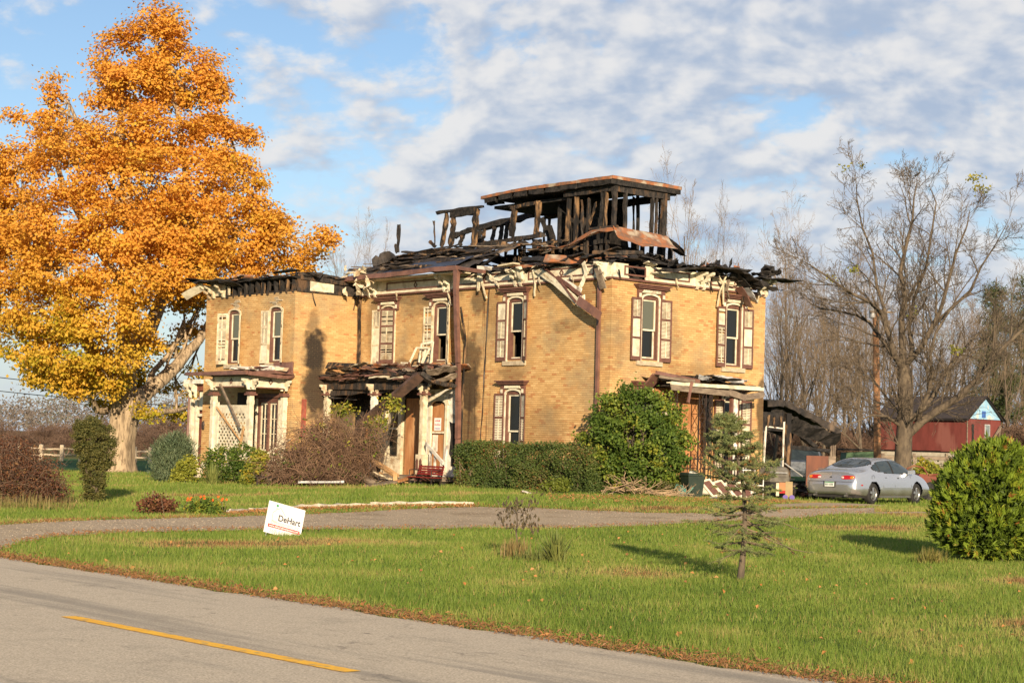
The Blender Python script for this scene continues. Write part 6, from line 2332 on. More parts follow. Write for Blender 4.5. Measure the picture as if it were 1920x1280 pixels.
VINE = mat('dead_vine_stems', (0.205, 0.125, 0.078), (0.125, 0.072, 0.046), 3, .9, coord='Object')
bramble('vine_heap', 'big tangled heap of brown dead vines in front of the burnt porch',
        [(600, 850, 85, 58, 0), (545, 870, 60, 42, -.2), (655, 855, 50, 52, .2), (610, 810, 45, 35, .2), (580, 885, 90, 25, -.4), (690, 820, 22, 40, .4)], 55.5, (600, 912), 2100, VINE, 61, .0085, LEAF_LOW if 'LEAF_LOW' in globals() else LEAF_GREEN, 150)
bush('vine', 'green leafy vine climbing over the fallen beam of the burnt porch', 'vine', (700, 900), 57.5,
     [(700, 800, 12, 20, 0), (735, 762, 20, 10, -.2), (715, 790, 14, 14, 0), (690, 840, 16, 26, 0), (640, 770, 22, 14, .3), (735, 750, 16, 8, -.2)], 190, 9, .10, LEAF_BRIGHT, csize=.22, seed=9, shrink=.1, lo=.2)
bush('shrub', 'dark leafy shrub with reddish stems below the lattice porch', 'shrub', (440, 905), 57.5,
     [(420, 868, 32, 28, 0), (460, 862, 28, 26, .2), (400, 890, 22, 18, 0), (450, 888, 36, 20, -.2)], 620, 11, .075, LEAF_GREEN, lambda C, g: np.clip(.3 + g.normal(0, .25, len(C)), 0, 1), csize=.18, seed=12, spr=30, spr_r=.12)
bush('shrub', 'yellow green leafy shrub growing at the foot of the dead vine heap', 'shrub', (478, 908), 55.2,
     [(478, 878, 14, 26, 0), (465, 895, 12, 12, 0), (490, 860, 10, 14, 0)], 130, 9, .11, LEAF_BRIGHT, csize=.15, seed=13)
bush('shrub', 'low yellow green shrub beside the grey green juniper', 'shrub', (352, 912), 56.0,
     [(348, 885, 18, 24, 0), (338, 900, 18, 12, -.1), (360, 868, 10, 14, 0)], 190, 9, .095, LEAF_BRIGHT, lambda C, g: .35 + .4 * g.random(len(C)), csize=.16, seed=14)
bush('juniper', 'upright grey green juniper bush left of the side porch', 'bush', (322, 912), 57.0,
     [(322, 872, 40, 38, 0), (330, 838, 30, 28, 0), (310, 850, 26, 26, 0), (345, 850, 20, 26, 0), (320, 893, 34, 18, 0)], 1500, 9, .20, LEAF_GREY, csize=.2, aspect=.10, seed=15, up=0.0, outw=.2, rnd=.8, lo=.45, shrink=.35, tdir=(.8, .9, .35))
bush('columnar_shrub', 'narrow olive green columnar shrub standing before the maple trunk', 'shrub', (175, 944), 40.8,
     [(175, 822, 33, 34, 0), (178, 852, 30, 28, 0), (170, 800, 22, 16, 0), (178, 882, 22, 26, 0), (176, 912, 18, 28, 0)], 1900, 12, .042, LEAF_OLIVE, csize=.10, seed=16, lo=.6, shrink=.5, spr=90, spr_r=.06)
bramble('barberry_bush', 'wide red brown barberry bush at the left edge beside the drive', [(20, 890, 95, 55, 0), (70, 905, 55, 36, -.2), (-40, 880, 80, 60, .3), (10, 850, 60, 32, 0), (100, 925, 30, 18, 0)], 39.0, (30, 948), 1500, REDTWIG, 17, .005, LEAF_RED, 2600, (.5, 1.1), .05)

# arborvitae at the right edge
def arborvitae():
    rg = np.random.default_rng(19)
    Y = 28.3
    b = at(1850, 1048, Y); b[2] = float(gz(b[0], b[1]))
    t = plant_root('arborvitae', b, 'round bright green arborvitae shrub at the right edge of the lawn', 'shrub')
    B = pxblobs([(1850, 945, 96, 92, 0), (1845, 985, 98, 62, -.05), (1862, 895, 82, 66, .1), (1905, 940, 85, 95, .1), (1880, 860, 45, 34, 0), (1800, 960, 46, 58, -.1), (1930, 990, 70, 60, 0)], Y)
    n = 7000
    C, Nn = ellip_points(B, n, rg, .80, 1.05)
    keep = ~inside_any(C, B, .86) & (C[:, 2] > b[2] + .03)
    C, Nn = C[keep], Nn[keep]
    Vs, Fs, Ts = [], [], []
    tc = np.clip(.5 + rg.normal(0, .2, len(C)) + .25 * np.sin(C[:, 0] * 9) * np.sin(C[:, 2] * 7), 0, .92)
    tc = np.where(rg.random(len(C)) < .012, 1.0, tc)
    # each spray is a flat fan of short fingers held on edge
    ax = unit(Nn * .9 + np.array([0, 0, .75]) + rg.normal(0, .38, C.shape))
    pl = unit(np.cross(ax, rg.normal(0, 1, C.shape)))
    for k in range(9):
        f = (k - 4) / 4
        d = unit(ax + pl * f * .85 + rg.normal(0, .1, C.shape))
        L = .115 * (1 - .35 * abs(f)) * rg.uniform(.8, 1.25, len(C))
        P = C + ax * (.02 + .03 * (1 - abs(f))) + d * L[:, None] * .5 - Nn * .06
        Nq = np.cross(d, pl) + rg.normal(0, .25, C.shape)
        v, fc = leaf_cards(P, Nq, L, .22, .05, T=d, rg=rg)
        Vs.append(v); Fs.append(fc); Ts.append(tc + rg.normal(0, .06, len(C)))
    V, F = join(list(zip(Vs, Fs)))
    raw_mesh('foliage', V - b, F, LEAF_ARB, t, attr=np.clip(np.concatenate(Ts), 0, 1))
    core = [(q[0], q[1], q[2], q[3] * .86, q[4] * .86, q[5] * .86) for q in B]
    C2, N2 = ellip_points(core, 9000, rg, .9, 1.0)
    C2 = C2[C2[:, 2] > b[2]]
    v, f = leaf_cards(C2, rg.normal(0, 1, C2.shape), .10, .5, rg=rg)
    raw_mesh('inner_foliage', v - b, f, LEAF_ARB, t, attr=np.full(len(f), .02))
    stems(t, b - np.array([0, 0, .05]), [np.array(q[:3]) for q in B], .03, BARK, rg, b)


arborvitae()


# half-bare little spruce on the lawn
def spruce():
    rg = np.random.default_rng(23)
    Y = 21.85
    foot = at(1390, 1090, Y); foot[2] = float(gz(foot[0], foot[1]))
    b = foot.copy()
    t = plant_root('spruce', b, 'small half bare spruce tree standing on the front lawn', 'tree')
    tr = [at(x, y, Y) for x, y in ((1388, 1094), (1391, 1060), (1396, 1010), (1397, 960), (1394, 915), (1386, 870), (1372, 830), (1361, 795))]
    rad = [.048, .040, .034, .028, .022, .016, .010, .004]
    segs = [(tr[i], tr[i + 1], rad[i], rad[i + 1]) for i in range(len(tr) - 1)]
    V, F = seg_mesh(segs, 9)
    raw_mesh('trunk', V - b, F, BARK, t, smooth_=True)
    tw, NP, NT, TT, dead = [], [], [], [], []
    ys = np.array([1094, 1060, 1010, 960, 915, 870, 830, 795])
    def trunk_at(y):
        i = int(np.clip(np.searchsorted(-ys, -y) - 1, 0, 6))
        w = np.clip((ys[i] - y) / (ys[i] - ys[i + 1]), 0, 1)
        return tr[i] * (1 - w) + tr[i + 1] * w
    def bough(y, az, L, droop, thick, full, tip=.0):
        p = trunk_at(y)
        d = unit(np.array([math.cos(az), math.sin(az) * .8, droop]))
        k = 7
        r = .011 * thick
        for i in range(k):
            d = unit(d + np.array([0, 0, .05 + tip]) + rg.normal(0, .07, 3))
            q = p + d * L / k
            tw.append((p, q, r * (1 - .12 * i), r * (1 - .12 * (i + 1))))
            if i > 0 or full > .8:
                for s in range(5):
                    if rg.random() > full:
                        continue
                    side = unit(np.cross(d, (0, 0, 1)) * rg.choice([-1, 1]) + d * .9 + rg.normal(0, .25, 3))
                    tl = rg.uniform(.06, .15) * (1.1 - .07 * i) * (1 + .3 * (full > .8))
                    o = p + (q - p) * rg.random()
                    e = o + side * tl + np.array([0, 0, -.01])
                    tw.append((o, e, .003, .002))
                    m = int(38 * tl / .1)
                    ff = rg.random((m, 1))
                    NP.append(o + (e - o) * ff)
                    NT.append(side * .6 + rg.normal(0, .55, (m, 3)) + np.array([0, 0, .15]))
                    TT.append(np.full(m, np.clip(rg.normal(.55, .2), 0, .9) if rg.random() > .03 else 1.0))
            p = q
    for y, n, L, dr, full in ((799, 5, .13, .7, 1), (808, 5, .18, .5, .9), (826, 8, .28, .22, .9), (850, 9, .38, .14, .85), (874, 9, .46, .04, .8), (898, 9, .54, .0, .75), (916, 7, .46, -.05, .5),
                              (934, 7, .42, -.12, .42), (948, 7, .48, -.15, .40), (964, 7, .52, -.18, .40), (982, 6, .50, -.2, .35), (998, 6, .48, -.22, .42), (1014, 5, .42, -.25, .5), (1030, 4, .34, -.3, .45)):
        for k in range(n):
            a = 2 * math.pi * (k + rg.random() * .7) / n
            bough(y, a, L * rg.uniform(.7, 1.2), dr + rg.normal(0, .07), 1, full)
    bough(975, .15, .80, -.45, 1.3, .30, -.02); bough(990, -.1, .90, -.50, 1.3, .32, .0); bough(962, 2.9, .75, -.45, 1.2, .35, -.02); bough(955, .3, .7, -.35, 1.2, .35)
    V, F = seg_mesh(tw, 4)
    raw_mesh('boughs', V - b, F, TWIG, t)
    P, T = np.concatenate(NP), unit(np.concatenate(NT))
    v, f = leaf_cards(P + T * .014, rg.normal(0, 1, P.shape), rg.uniform(.028, .044, len(P)), .13, .0, T=T, rg=rg)
    raw_mesh('needles', v - b, f, LEAF_SPRUCE, t, attr=np.clip(np.concatenate(TT), 0, 1))


spruce()


# sapling with drooping leaves, and sword-leaved clumps
def sapling():
    rg = np.random.default_rng(27)
    Y = 25.2
    b = at(968, 1044, Y); b[2] = float(gz(b[0], b[1]))
    t = plant_root('sapling', b, 'spindly sapling with drooping dark leaves beside the yucca', 'plant')
    top = at(972, 932, Y)
    segs = []
    p = b - np.array([0, 0, .05])
    for i in range(5):
        q = b + (top - b) * (i + 1) / 5 + rg.normal(0, .012, 3)
        segs.append((p, q, .016 - .002 * i, .014 - .002 * i)); p = q
    ends = [at(x, y, Y + dy) for x, y, dy in ((940, 975, 0), (955, 955, -.1), (948, 950, .2), (990, 968, .1), (1000, 982, -.1), (985, 950, 0), (1000, 938, 0), (966, 945, -.2), (962, 985, -.2), (985, 985, .2))]
    for e in ends:
        o = b + (top - b) * rg.uniform(.6, .95)
        m = (o + e) / 2 + np.array([0, 0, .06])
        segs += [(o, m, .006, .004), (m, e, .004, .002)]
    V, F = seg_mesh(segs, 5)
    raw_mesh('stem', V - b, F, BARK, t)
    P, n = [], 0
    for e in ends:
        for k in range(18):
            P.append(e + rg.normal(0, .055, 3))
    P = np.array(P)
    v, f = leaf_cards(P, rg.normal(0, 1, P.shape) * np.array([1, 1, .3]), rg.uniform(.05, .085, len(P)), .5, .1, T=np.tile([[0, 0, -1.0]], (len(P), 1)) + rg.normal(0, .3, P.shape), rg=rg)
    raw_mesh('leaves', v - b, f, LEAF_DARK, t, attr=np.clip(.3 + rg.normal(0, .25, len(P)), 0, 1))


sapling()


def sword_clump(name, label, px, Y, h, n, m, seed, spread=.8, w=.03, cat='plant', br=.05):
    rg = np.random.default_rng(seed)
    b = at(*px, Y); b[2] = float(gz(b[0], b[1]))
    V, F, T_ = [], [], []
    for k in range(n):
        a = rg.uniform(0, 6.28)
        tilt = rg.uniform(.05, 1) * spread
        d = np.array([math.cos(a) * math.sin(tilt), math.sin(a) * math.sin(tilt), math.cos(tilt)])
        s = unit(np.cross(d, (0, 0, 1.0)) + 1e-6)
        L = h * rg.uniform(.65, 1.1)
        p0 = np.array([rg.normal(0, br), rg.normal(0, br), -.03])
        sag = np.array([0, 0, -1.0]) * L * .12 * tilt
        pts = [p0, p0 + d * L * .35, p0 + d * L * .7 + sag * .5, p0 + d * L + sag * 1.6]
        ws = [w * .8, w, w * .7, w * .05]
        o = len(V)
        for p, q in zip(pts, ws):
            V += [p - s * q / 2, p + s * q / 2]
        for i in range(3):
            F.append((o + 2 * i, o + 2 * i + 1, o + 2 * i + 3, o + 2 * i + 2))
            T_.append(rg.random() * .6 + .4 * tilt)
    o = raw_mesh(name, np.array(V), np.array(F), m, attr=np.clip(T_, 0, 1))
    o.location = b
    tag(o, label, cat)
    return o


sword_clump('yucca', 'spiky yucca with sword leaves on the lawn beside the sapling', (1042, 1058), 24.3, .52, 120, LEAF_BLADE, 71, .75, .022)
sword_clump('iris_clump', 'pale green sword leaved clump below the lattice porch', (398, 915), 54.5, .75, 110, LEAF_BLADE, 72, .8, .05)
sword_clump('dry_grass_tuft', 'dry straw coloured grass tuft at the foot of the sapling', (965, 1050), 24.9, .34, 220, leaf_mat('straw', [(0, (0.20, 0.14, 0.05)), (1, (0.33, 0.26, 0.11))], .3), 73, .45, .010, br=.10)
sword_clump('grass_tuft', 'ragged green grass tuft between the sapling and the yucca', (1000, 1058), 24.4, .25, 200, LEAF_BLADE, 74, .8, .010, br=.14)
sword_clump('tall_weeds', 'tall dry weeds in front of the barberry bush', (50, 962), 36.5, .38, 420, leaf_mat('dry_weed', [(0, (0.14, 0.13, 0.04)), (1, (0.34, 0.25, 0.10))], .3), 75, .9, .012, br=.6)
sword_clump('grass_tuft', 'long grass tuft at the foot of the arborvitae', (1745, 1052), 27.2, .30, 240, leaf_mat('mixed_grass', [(0, (0.10, 0.14, 0.025)), (1, (0.36, 0.26, 0.09))], .3), 76, .9, .010, br=.10)


def flower_bed():
    rg = np.random.default_rng(29)
    for (x, y, Y, lab, m, nflow, h) in ((378, 968, 36.0, 'clump of orange flowers beside the drive', LEAF_GREEN, 13, .36), (288, 968, 35.8, 'clump of withered red brown perennials beside the drive', LEAF_RED, 0, .45)):
        b = at(x, y, Y); b[2] = float(gz(b[0], b[1]))
        t = plant_root('flower_clump', b, lab, 'flowers')
        w = .36
        B = [(b[0], b[1], b[2] + h * .4, w, .3, h * .5), (b[0] + .25, b[1], b[2] + h * .3, w * .6, .25, h * .35)]
        leaf_crown('leaves', B, 130, 7, .07, m, t, rg, U01, csize=.14, off=b, lo=.3, shrink=.2)
        segs = []
        tops = []
        for k in range(max(nflow, 9)):
            p = b + np.array([rg.uniform(-.35, .45), rg.normal(0, .12), 0])
            q = p + np.array([rg.normal(0, .05), rg.normal(0, .05), h * rg.uniform(.8, 1.1)])
            segs.append((p, q, .006, .004)); tops.append(q)
        V, F = seg_mesh(segs, 4)
        raw_mesh('stems', V - b, F, TWIG, t)
        for k in range(nflow):
            mb = MB()
            c = tops[k] - b
            pts = []
            for j in range(10):
                a = 2 * math.pi * j / 10
                rr = .030 if j % 2 else .020
                pts.append((c[0] + rr * math.cos(a), c[1] - .01 + rr * .4 * math.sin(a), c[2] + rr * math.sin(a)))
            pts.append((c[0], c[1] - .03, c[2] + .012))
            mb.add(pts, [(j, (j + 1) % 10, 10) for j in range(10)])
            mb.build('flower', ORANGE, t)


flower_bed()
bush('shrub', 'low yellowing shrub in front of the shed foundation', 'shrub', (1748, 905), 74, [(1740, 885, 22, 20, 0), (1768, 890, 18, 14, .2), (1730, 870, 10, 16, 0)], 120, 9, .14, LEAF_BRIGHT, csize=.3, seed=81, shrink=.2, lo=.3)
bush('shrub', 'ragged brownish shrub against the block foundation of the shed', 'shrub', (1800, 900), 76, [(1792, 880, 22, 16, 0), (1815, 878, 18, 20, 0)], 130, 9, .14, LEAF_HEDGE, csize=.3, seed=82, shrink=.2, lo=.3)
bush('weed_clump', 'green weeds at the foot of the hedge', 'weeds', (1040, 922), 50.2, [(1048, 908, 18, 12, 0), (1030, 914, 12, 8, 0)], 80, 9, .10, LEAF_BRIGHT, lambda C, g: .2 * g.random(len(C)), csize=.14, seed=83, shrink=.2, lo=.3)
bush('weed_clump', 'dark weeds growing between the bush and the wheelie bin', 'weeds', (1258, 940), 50.5, [(1255, 918, 24, 16, 0), (1238, 926, 18, 10, 0), (1275, 925, 14, 10, 0)], 170, 9, .08, LEAF_OLIVE, csize=.14, seed=84, shrink=.2, lo=.3)
# undergrowth of the wood
for i, (x, yt, Y) in enumerate([(1460, 800, 100), (1490, 790, 96), (1515, 810, 104), (1545, 800, 98), (1575, 795, 102), (1605, 800, 96), (1632, 810, 104), (1880, 780, 112), (1905, 770, 106), (1930, 790, 110), (1850, 800, 118), (1560, 780, 120), (1620, 785, 122), (1500, 780, 124), (1475, 770, 118)]):
    P = at(x, yt, Y)
    zb = float(gz(P[0], P[1]))
    me, h = REDM[i % 3]
    o = bpy.data.objects.new('undergrowth_shrub', me)
    COL.objects.link(o)
    sc = (P[2] - zb) / h
    o.location, o.scale, o.rotation_euler = (P[0], P[1], zb), (sc * 1.5, sc * 1.5, sc), (0, 0, i * 1.3)
    tag(o, 'bare brown shrub in the undergrowth of the wood behind the carport', 'shrub', 'undergrowth of the wood')

# ------------------------------------------------------------------ grass and litter
def in_house(x, y, pad=.0):
    dx, dy = x - HC[0], y - HC[1]
    lx, ly = dx * _hb[0] + dy * _hb[1], dx * _ha[0] + dy * _ha[1]
    main = (lx > -1.55 - pad) & (lx < LB + pad) & (ly > -1.2 - pad) & (ly < WY + 1)
    wing = (lx > -4.4 - pad) & (lx < 0) & (ly > LA - pad) & (ly < WY + 1)
    return main | wing


def free_of_paving(x, y):
    ok = (x * NROAD[0] + y * NROAD[1]) > ROAD_EDGE - .02 + .05 * np.sin((x * TROAD[0] + y * TROAD[1]) * 1.9)
    for pl in PATCHES:
        ok &= ~pip(x, y, pl)
    return ok & ~in_house(x, y)


def fnoise(x, y, s, seed):
    g = np.random.default_rng(seed)
    v = np.zeros_like(x)
    for k in range(7):
        a = g.uniform(0, 6.28)
        f = s * (1.6 ** (k % 4)) * g.uniform(.8, 1.2)
        v += np.sin(f * (x * math.cos(a) + y * math.sin(a)) + g.uniform(0, 6.28)) / (1.4 ** (k % 4))
    return v / 4.0


GRASS = leaf_mat('grass_blades', [(0, (0.095, 0.155, 0.022)), (.42, (0.178, 0.250, 0.038)), (.66, (0.30, 0.31, 0.08)), (.85, (0.38, 0.27, 0.11)), (1, (0.25, 0.125, 0.055))], .35)


def grass():
    g = np.random.default_rng(91)
    Vs, Fs, Ts = [], [], []
    for (ya, yb, dens, hh, ww) in ((10.5, 16, 2100, .060, .0065), (16, 22, 1500, .062, .008), (22, 30, 950, .065, .010), (30, 40, 520, .072, .014), (40, 54, 300, .085, .02), (54, 72, 110, .11, .035)):
        wa = .30 * yb + 1.5
        n = int(dens * (yb - ya) * 2 * wa)
        x, y = g.uniform(-wa, wa, n), g.uniform(ya, yb, n)
        keep = (np.abs(x) < .30 * y + 1.5) & free_of_paving(x, y)
        x, y = x[keep], y[keep]
        nr = x * NROAD[0] + y * NROAD[1]
        brown = fnoise(x, y, .9, 5)
        verge = np.exp(-np.maximum(nr - ROAD_EDGE, 0) / .45)
        thin = (g.random(len(x)) < 1 - .55 * np.clip(brown - .35, 0, 1)) 
        x, y, nr, brown, verge = x[thin], y[thin], nr[thin], brown[thin], verge[thin]
        n = len(x)
        tuft = fnoise(x, y, 3.1, 9)
        h = hh * g.uniform(.5, 1.4, n) * (1 + .30 * tuft + .5 * (np.abs(nr - ROAD_EDGE - .9) < .5)) * (1 - .4 * np.clip(brown - .3, 0, 1)) * (1 - .4 * verge)
        a = g.uniform(0, 6.28, n)
        ln = g.uniform(.1, .75, n)
        lean = np.stack([np.cos(a) * ln, np.sin(a) * ln, np.ones(n)], -1)
        lean = unit(lean)
        b = g.uniform(0, 6.28, n)
        s = np.stack([np.cos(b), np.sin(b), np.zeros(n)], -1)
        w = ww * g.uniform(.6, 1.4, n)
        p = np.stack([x, y, gz(x, y) - .004], -1)
        V = np.stack([p - s * w[:, None] / 2, p + s * w[:, None] / 2, p + lean * h[:, None]], 1).reshape(-1, 3)
        o = sum(len(q) for q in Vs)
        F = np.arange(3 * n).reshape(n, 3) + o
        far_brown = .30 * sst(x, 5, 8) * sst(y, 40, 44) * (1 - sst(y, 50, 54)) * (.5 + .5 * fnoise(x, y, 1.3, 33))
        weed = fnoise(x, y, 1.7, 44)
        t = .36 + far_brown - .30 * np.clip(weed - .35, 0, 1) + .20 * tuft + g.normal(0, .13, n) + 1.0 * np.clip(brown - .20, 0, 1) + .75 * verge * g.random(n) + .12 * fnoise(x, y, .35, 21)
        t = np.where(g.random(n) < .03, .85, t)
        Vs.append(V); Fs.append(F); Ts.append(np.clip(t, 0, 1))
    o = raw_mesh('grass', np.concatenate(Vs), np.concatenate(Fs), GRASS, attr=np.concatenate(Ts))
    tag(o, 'short green lawn grass with brown patches', 'grass', kind='stuff')


grass()


def litter():
    g = np.random.default_rng(93)
    P, S, T_ = [], [], []
    # brown thatch and leaves along the edge of the road
    n = 30000
    t = g.uniform(-30, 42, n)
    off = np.abs(g.normal(0, .26, n)) - .10
    xy = TROAD * t[:, None] + NROAD * (ROAD_EDGE + off)[:, None]
    P.append(np.stack([xy[:, 0], xy[:, 1], np.full(n, .018) + g.uniform(0, .035, n)], -1)); S.append(g.uniform(.025, .06, n)); T_.append(g.uniform(0, .72, n))
    # along the drive
    for crv, m in ((_up, 2600), (_lo, 2600)):
        i = g.integers(0, len(crv) - 1, m)
        w = g.random((m, 1))
        q = crv[i] * (1 - w) + crv[i + 1] * w
        x, y = q[:, 0] + g.normal(0, .1, m), q[:, 1] + g.normal(0, .45, m)
        P.append(np.stack([x, y, gz(x, y) + .03 + g.uniform(0, .03, m)], -1)); S.append(g.uniform(.03, .07, m)); T_.append(g.uniform(.0, .8, m))
    kp = np.array(_kp)
    m = 1500
    i = g.integers(0, len(kp) - 1, m)
    w = g.random((m, 1))
    q = kp[i] * (1 - w) + kp[i + 1] * w
    x, y = q[:, 0] + .1 + g.normal(0, .10, m), q[:, 1] - .45 + g.normal(0, .3, m)
    P.append(np.stack([x, y, gz(x, y) + .03 + g.uniform(0, .04, m)], -1)); S.append(g.uniform(.06, .12, m)); T_.append(g.uniform(.3, 1, m))
    # below the bush and round the bin
    m = 1500
    x, y = g.uniform(1.0, 9.5, m), g.normal(47.3, 1.2, m)
    ok = free_of_paving(x, y)
    x, y = x[ok], y[ok]
    P.append(np.stack([x, y, gz(x, y) + .03 + g.uniform(0, .04, len(x))], -1)); S.append(g.uniform(.06, .12, len(x))); T_.append(g.uniform(.3, 1, len(x)))
    P, S, T_ = np.concatenate(P), np.concatenate(S), np.concatenate(T_)
    v, f = leaf_cards(P, np.array([0, 0, .5]) + g.normal(0, .5, P.shape), S, .28, .10, rg=g)
    LM = leaf_mat('leaf_litter', [(0, (0.16, 0.085, 0.04)), (.5, (0.24, 0.125, 0.055)), (.8, (0.36, 0.15, 0.05)), (1, (0.42, 0.24, 0.10))], .15)
    tag(raw_mesh('leaf_litter', v, f, LM, attr=T_), 'brown dead grass and leaf litter along road and drive', 'litter', kind='stuff')
    # single fallen maple leaves on the lawn
    m = 220
    y = g.uniform(13, 36, m)
    x = g.uniform(-.3, .3, m) * y
    ok = free_of_paving(x, y)
    x, y = x[ok], y[ok]
    P = np.stack([x, y, gz(x, y) + g.uniform(.03, .06, len(x))], -1)
    v, f = leaf_cards(P, np.array([0, -.4, .7]) + g.normal(0, .35, P.shape), g.uniform(.03, .062, len(x)), .8, .22, rg=g)
    FL = leaf_mat('fallen_maple_leaves', [(0, (0.42, 0.17, 0.05)), (.6, (0.50, 0.26, 0.09)), (1, (0.30, 0.13, 0.06))], .3)
    tag(raw_mesh('fallen_leaves', v, f, FL, attr=g.random(len(f))), 'orange maple leaves fallen on the lawn', 'leaves', kind='stuff')


litter()
# loose stones on the drive
def pebbles():
    g = np.random.default_rng(95)
    n = 9000
    i = g.integers(0, len(_up) - 1, n)
    k = g.random((n, 1))
    q = _up[i] * (1 - k) + _lo[i] * k
    x, y = q[:, 0] + g.normal(0, .2, n), q[:, 1] + g.normal(0, .2, n)
    r = g.uniform(.005, .013, n)
    base = np.array([[1, 0, 0], [0, 1, 0], [-1, 0, 0], [0, -1, 0], [0, 0, .8], [0, 0, -.6]])
    jit = g.uniform(.6, 1.2, (n, 6, 1))
    V = np.stack([x, y, gz(x, y) + .02], -1)[:, None] + base[None] * jit * r[:, None, None]
    tri = np.array([[0, 1, 4], [1, 2, 4], [2, 3, 4], [3, 0, 4]])
    F = (np.arange(n) * 6)[:, None, None] + tri[None]
    m = leaf_mat('loose_stones', [(0, (0.22, 0.17, 0.11)), (1, (0.46, 0.38, 0.28))], .0)
    tag(raw_mesh('gravel_stones', V.reshape(-1, 3), F.reshape(-1, 3), m, attr=np.repeat(g.random(n), 4)), 'loose stones on the gravel drive', 'gravel', kind='stuff')


pebbles()

# ------------------------------------------------------------------ the silver car
SILVER, _t, _b = base_mat('silver_car_paint')
_b.inputs['Base Color'].default_value = (0.52, 0.53, 0.55, 1)
_b.inputs['Metallic'].default_value = 0.75
_b.inputs['Roughness'].default_value = 0.34
_b.inputs['Coat Weight'].default_value = 0.5
_b.inputs['Coat Roughness'].default_value = 0.08
_n = nn(_t, 'ShaderNodeTexNoise', {'Vector': nn(_t, 'ShaderNodeTexCoord').outputs['Object'], 'Scale': 2.5, 'Detail': 5.0})
_z = nn(_t, 'ShaderNodeSeparateXYZ', {0: nn(_t, 'ShaderNodeTexCoord').outputs['Object']}).outputs[2]
_dirt = mth(_t, 'MULTIPLY', smooth(_t, mth(_t, 'ADD', _z, mth(_t, 'MULTIPLY', _n.outputs[0], .3)), .66, .36), .75)
_t.links.new(mixc(_t, _dirt, (0.52, 0.53, 0.55), (0.22, 0.19, 0.14)), _b.inputs['Base Color'])
_t.links.new(mth(_t, 'ADD', .16, mth(_t, 'MULTIPLY', _n.outputs[0], .14)), _b.inputs['Roughness'])
CARGLASS = glass_mat('tinted_car_glass', (0.018, 0.028, 0.028), .05)
BLACKP = mat('black_rubber', (0.016, 0.016, 0.016), (0.03, 0.028, 0.026), 9, .75)
ALLOY = mat('alloy_wheel', (0.5, 0.5, 0.5), (0.35, 0.34, 0.33), 9, .3, metal=.8, spec=.6)
REDLENS = mat('red_lamp_lens', (0.42, 0.012, 0.015), (0.28, 0.01, 0.012), 20, .12, spec=.8)
AMBERLENS = mat('amber_lamp_lens', (0.70, 0.20, 0.02), (0.55, 0.14, 0.015), 20, .12, spec=.8)
CLEARLENS = mat('clear_lamp_lens', (0.62, 0.52, 0.48), (0.5, 0.4, 0.38), 20, .15, spec=.8)


def crom(P, t):
    """Catmull-Rom through rows of P at parameters t (array)"""
    n = len(P)
    i = np.clip(np.floor(t).astype(int), 0, n - 2)
    f = (t - i).reshape((-1,) + (1,) * (P.ndim - 1))
    g = lambda k: P[np.clip(k, 0, n - 1)]
    p0, p1, p2, p3 = g(i - 1), g(i), g(i + 1), g(i + 2)
    return .5 * (2 * p1 + (-p0 + p2) * f + (2 * p0 - 5 * p1 + 4 * p2 - p3) * f ** 2 + (-p0 + 3 * p1 - 3 * p2 + p3) * f ** 3)


